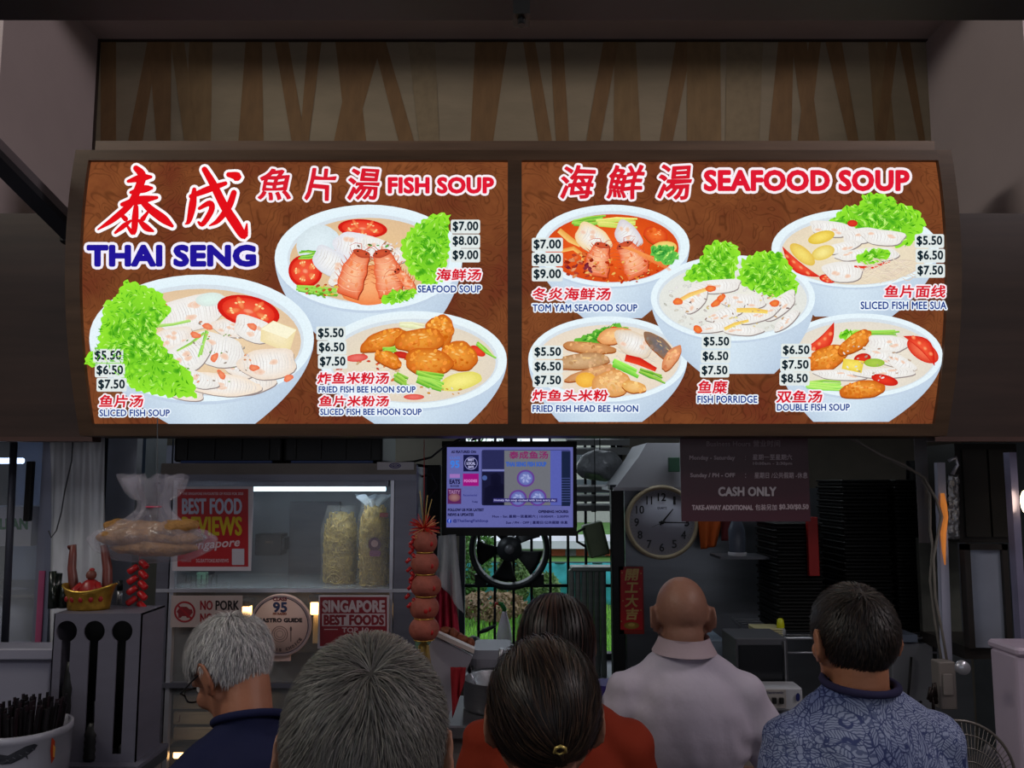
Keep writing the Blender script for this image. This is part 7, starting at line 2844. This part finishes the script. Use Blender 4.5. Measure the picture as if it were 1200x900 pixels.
def eyeglasses(label, M0, Mh, frame_mat):
    T = M0 @ Mh
    c = T @ Vector((0, .09, .0))
    g_ = thing('eyeglasses', label, 'glasses', c)
    for sd in (-1, 1):
        q = MB()
        pts = []
        for i in range(25):
            t = 2 * math.pi * i / 24
            x_, z_ = .024 * math.copysign(abs(math.cos(t)) ** .6, math.cos(t)), .016 * math.copysign(abs(math.sin(t)) ** .6, math.sin(t))
            pts.append(T @ Vector((sd * .033 + x_, .106 - .004 * abs(x_) / .02, z_ + .002)))
        q.tube(pts, .0018, 6)
        q.build('rim', frame_mat, g_)
        q = MB()
        q.add([T @ Vector((sd * .033 + .022 * math.cos(t), .1045, .002 + .0145 * math.sin(t))) for t in [2 * math.pi * i / 20 for i in range(20)]], [tuple(range(20))])
        q.build('lens', M('lens_glass', (225, 230, 235), .03, alpha=.15, var=0, spec=1.0), g_)
        q = MB().tube([T @ Vector(v) for v in ((sd * .057, .102, .006), (sd * .078, .085, .008), (sd * .084, .03, .010), (sd * .083, -.012, .012), (sd * .082, -.032, -.010))], .0018, 6)
        q.build('temple', frame_mat, g_)
    MB().tube([T @ Vector(v) for v in ((-.010, .106, .006), (0, .109, .009), (.010, .106, .006))], .0016, 6).build('bridge', frame_mat, g_)
    return g_


def cotton(name, c, bump=.25):
    return M(name, c, .9, var=.08, scale=6, bump=bump, bscale=18, spec=.2)


def place(px, Y):
    return P(px, 700, Y).x


HM = hair_mat('hair_strands')
# the big grey head in front
person('elderly man with thick grey hair nearest the camera, seen from behind', place(440, .86), .80, 3, 1.626, pitch=4, skin=(156, 112, 92), shw=.19,
       shirt=cotton('shirt_charcoal', (60, 58, 62)), collar=('rib', cotton('rib_charcoal', (48, 46, 50))),
       hair=dict(mask=hairline(.07, .03, -.056), crown=(.16, -.62, .78), n=24000, L_=.040, lift=.013, width=.0011,
                 cols=[(92, 91, 88), (104, 102, 98), (80, 79, 78), (124, 121, 115), (88, 86, 84)], seed=1, cap_col=(66, 64, 62), wave=.2, curl=.2, mat=HM))
# woman in front with swept back dark hair and a gold clip
rp_, M0_, Mh_ = person('woman with short dark swept back hair and a small gold clip, third from left', place(637, 1.16), 1.14, 0, 1.555, female=True, pitch=6, skin=(150, 104, 84), shw=.17, bulk=.92,
                       shirt=cotton('shirt_dull_grey', (70, 66, 70)), collar=('rib', cotton('rib_dull', (54, 50, 54))),
                       hair=dict(mask=hairline(.065, .0, -.06), crown=(-.25, .72, .64), n=11000, L_=.105, lift=.017, width=.0018, segs=7,
                                 cols=[(28, 22, 22), (36, 28, 25), (22, 18, 18), (48, 36, 30), (74, 56, 44)], seed=2, cap_col=(22, 17, 16), wave=.18, curl=.10, mat=HM))
T_ = M0_ @ Mh_
hc_ = thing('hair_clip', 'small gold hair clip at the back of the dark swept hair', 'hair clip', T_ @ Vector((.02, -.125, -.01)))
q = MB().tube([T_ @ Vector(v) for v in ((.010, -.125, -.020), (.012, -.128, -.013), (.019, -.129, -.010), (.026, -.127, -.013), (.027, -.122, -.020))], .0022, 8)
q.build('arch', M('clip_gold', (210, 186, 110), .3, .6), hc_)
q = MB().tube([T_ @ Vector(v) for v in ((.010, -.122, -.020), (.018, -.124, -.022), (.027, -.119, -.020))], .0014, 6)
q.build('pin', M('clip_gold'), hc_)
eyeglasses('thin silver glasses worn by the woman with the gold clip', M0_, Mh_, M('silver_frame', (150, 150, 156), .3, .7))
# long haired woman in rust orange
person('woman with long straight dark hair in a rust orange top, behind the clipped hair', place(651, 1.74), 1.72, -2, 1.55, female=True, pitch=2, skin=(150, 104, 84), shw=.185,
       shirt=cotton('shirt_rust', (134, 46, 28)), collar=('rib', cotton('rib_rust', (140, 44, 24))), neck_fwd=-.01,
       hair=dict(mask=hairline(.07, -.02, -.06), crown=(0, .25, .97), n=9000, L_=lambda d: .34 + .08 * d.z, lift=.032, width=.0030, segs=12, fall=.02,
                 cols=[(26, 18, 18), (34, 24, 22), (20, 15, 16), (52, 32, 28)], seed=3, cap_col=(16, 12, 12), wave=.04, curl=.04, keep_len=.85, mat=HM))
# bald man in white
M_WHITE = cotton('shirt_white', (186, 178, 194), .3)
person('bald man in a loose white shirt with elbows out, at the counter', place(799, 2.08), 2.04, -2, 1.575, hz=-.032, pitch=12, skin=(138, 98, 82), shw=.182, bulk=.98, lean=.03, drop=.0,
       arms={-1: ((-.275, .03, 1.10), (-.15, .26, 1.04)), 1: ((.275, .03, 1.09), (.16, .26, 1.03))}, sleeve=.92, head_scale=.98,
       shirt=M_WHITE, collar=('fold', cotton('collar_striped', (168, 150, 158), .2)), trousers=(60, 60, 70))
# man on the right, leaf patterned shirt


def leaf_shirt():
    m = M('shirt_leaf', (150, 160, 186), .85, var=.06, bump=.2, bscale=20, spec=.2)
    nt = m.node_tree
    L = nt.links
    b_ = nt.nodes['Principled BSDF']
    tc = nt.nodes.new('ShaderNodeTexCoord')
    n1 = nt.nodes.new('ShaderNodeTexNoise')
    n1.inputs['Scale'].default_value = 5.5
    n1.inputs['Detail'].default_value = 0
    L.new(tc.outputs['Object'], n1.inputs['Vector'])
    sc = nt.nodes.new('ShaderNodeVectorMath')
    sc.operation = 'SCALE'
    sc.inputs['Scale'].default_value = .55
    L.new(n1.outputs['Color'], sc.inputs[0])
    ad = nt.nodes.new('ShaderNodeVectorMath')
    L.new(tc.outputs['Object'], ad.inputs[0])
    L.new(sc.outputs[0], ad.inputs[1])
    # leaf cells, each with its own rib direction
    vo = nt.nodes.new('ShaderNodeTexVoronoi')
    vo.inputs['Scale'].default_value = 31
    L.new(ad.outputs[0], vo.inputs['Vector'])
    vr = nt.nodes.new('ShaderNodeVectorRotate')
    vr.rotation_type = 'EULER_XYZ'
    L.new(tc.outputs['Object'], vr.inputs['Vector'])
    s2 = nt.nodes.new('ShaderNodeVectorMath')
    s2.operation = 'SCALE'
    s2.inputs['Scale'].default_value = 6.0
    L.new(vo.outputs['Color'], s2.inputs[0])
    L.new(s2.outputs[0], vr.inputs['Rotation'])
    wv = nt.nodes.new('ShaderNodeTexWave')
    wv.inputs['Scale'].default_value = 66
    wv.inputs['Distortion'].default_value = 6
    L.new(vr.outputs[0], wv.inputs['Vector'])
    vd = nt.nodes.new('ShaderNodeTexVoronoi')
    vd.feature = 'DISTANCE_TO_EDGE'
    vd.inputs['Scale'].default_value = 31
    L.new(ad.outputs[0], vd.inputs['Vector'])
    r1 = nt.nodes.new('ShaderNodeValToRGB')
    r1.color_ramp.elements[0].position = .03
    r1.color_ramp.elements[0].color = (0, 0, 0, 1)
    r1.color_ramp.elements[1].position = .06
    r1.color_ramp.elements[1].color = (1, 1, 1, 1)
    L.new(vd.outputs[0], r1.inputs[0])
    r2 = nt.nodes.new('ShaderNodeValToRGB')
    r2.color_ramp.elements[0].position = .22
    r2.color_ramp.elements[0].color = lin((94, 104, 140)) + (1,)
    r2.color_ramp.elements[1].position = .5
    r2.color_ramp.elements[1].color = lin((150, 160, 190)) + (1,)
    L.new(wv.outputs[0], r2.inputs[0])
    # broad areas more blue
    n2 = nt.nodes.new('ShaderNodeTexNoise')
    n2.inputs['Scale'].default_value = 4.5
    L.new(tc.outputs['Object'], n2.inputs['Vector'])
    r3 = nt.nodes.new('ShaderNodeValToRGB')
    r3.color_ramp.elements[0].position = .42
    r3.color_ramp.elements[0].color = lin((150, 160, 196)) + (1,)
    r3.color_ramp.elements[1].position = .58
    r3.color_ramp.elements[1].color = (1, 1, 1, 1)
    L.new(n2.outputs[0], r3.inputs[0])
    m1 = nt.nodes.new('ShaderNodeMix')
    m1.data_type = 'RGBA'
    m1.blend_type = 'MIX'
    m1.inputs[6].default_value = lin((64, 74, 118)) + (1,)
    L.new(r1.outputs[0], m1.inputs[0])
    L.new(r2.outputs[0], m1.inputs[7])
    m2 = nt.nodes.new('ShaderNodeMix')
    m2.data_type = 'RGBA'
    m2.blend_type = 'MULTIPLY'
    m2.inputs[0].default_value = 1
    L.new(m1.outputs[2], m2.inputs[6])
    L.new(r3.outputs[0], m2.inputs[7])
    L.new(m2.outputs[2], b_.inputs['Base Color'])
    return m


def thin_crown(p, d):
    base = hairline(.06, .03, -.05)(p, d)
    t = Vector((.0, -.42, .90)).normalized()
    c_ = d.dot(t)
    return base * (1.0 if c_ < .84 else (.75 if c_ < .93 else .62))


person('dark haired man with a thinning crown in a blue and white leaf print shirt', place(998, 1.62), 1.60, 3, 1.61, hz=-.03, pitch=2, yaw=3, skin=(158, 106, 80), shw=.172, bulk=.98,
       shirt=leaf_shirt(), collar=('rib', cotton('rib_navy', (44, 42, 70))), sleeve=.7, neck_fwd=-.01,
       hair=dict(mask=thin_crown, crown=(0, -.45, .9), n=9500, L_=.036, lift=.010, width=.0017,
                 cols=[(26, 22, 22), (34, 28, 26), (22, 20, 22), (52, 42, 36)], seed=4, cap_col=(30, 25, 23), wave=.15, curl=.2, mat=HM))
# man on the left in profile, white hair, glasses, navy shirt
rp_, M0_, Mh_ = person('white haired man in a navy shirt and dark glasses bowing to the left', place(330, 1.56), 1.54, 42, 1.56, pitch=36, yaw=20, hz=-.02, roll=0, skin=(160, 106, 82), shw=.20, bulk=1.05,
                       lean=.13, neck_fwd=.075, drop=.04,
                       shirt=cotton('shirt_navy', (30, 34, 64)), collar=('rib', cotton('rib_navy2', (30, 34, 66))),
                       hair=dict(mask=hairline(.06, .046, -.048), crown=(.0, -.55, .82), n=12000, L_=lambda d: .030 if d.z < .45 else .052, lift=.017, width=.0017,
                                 cols=[(186, 184, 184), (206, 204, 204), (160, 158, 160), (136, 134, 138)], seed=5, cap_col=(122, 120, 122), wave=.2, curl=.25, mat=HM))
eyeglasses('dark rimmed glasses worn by the white haired man', M0_, Mh_, M('dark_frame', (26, 24, 28), .4))
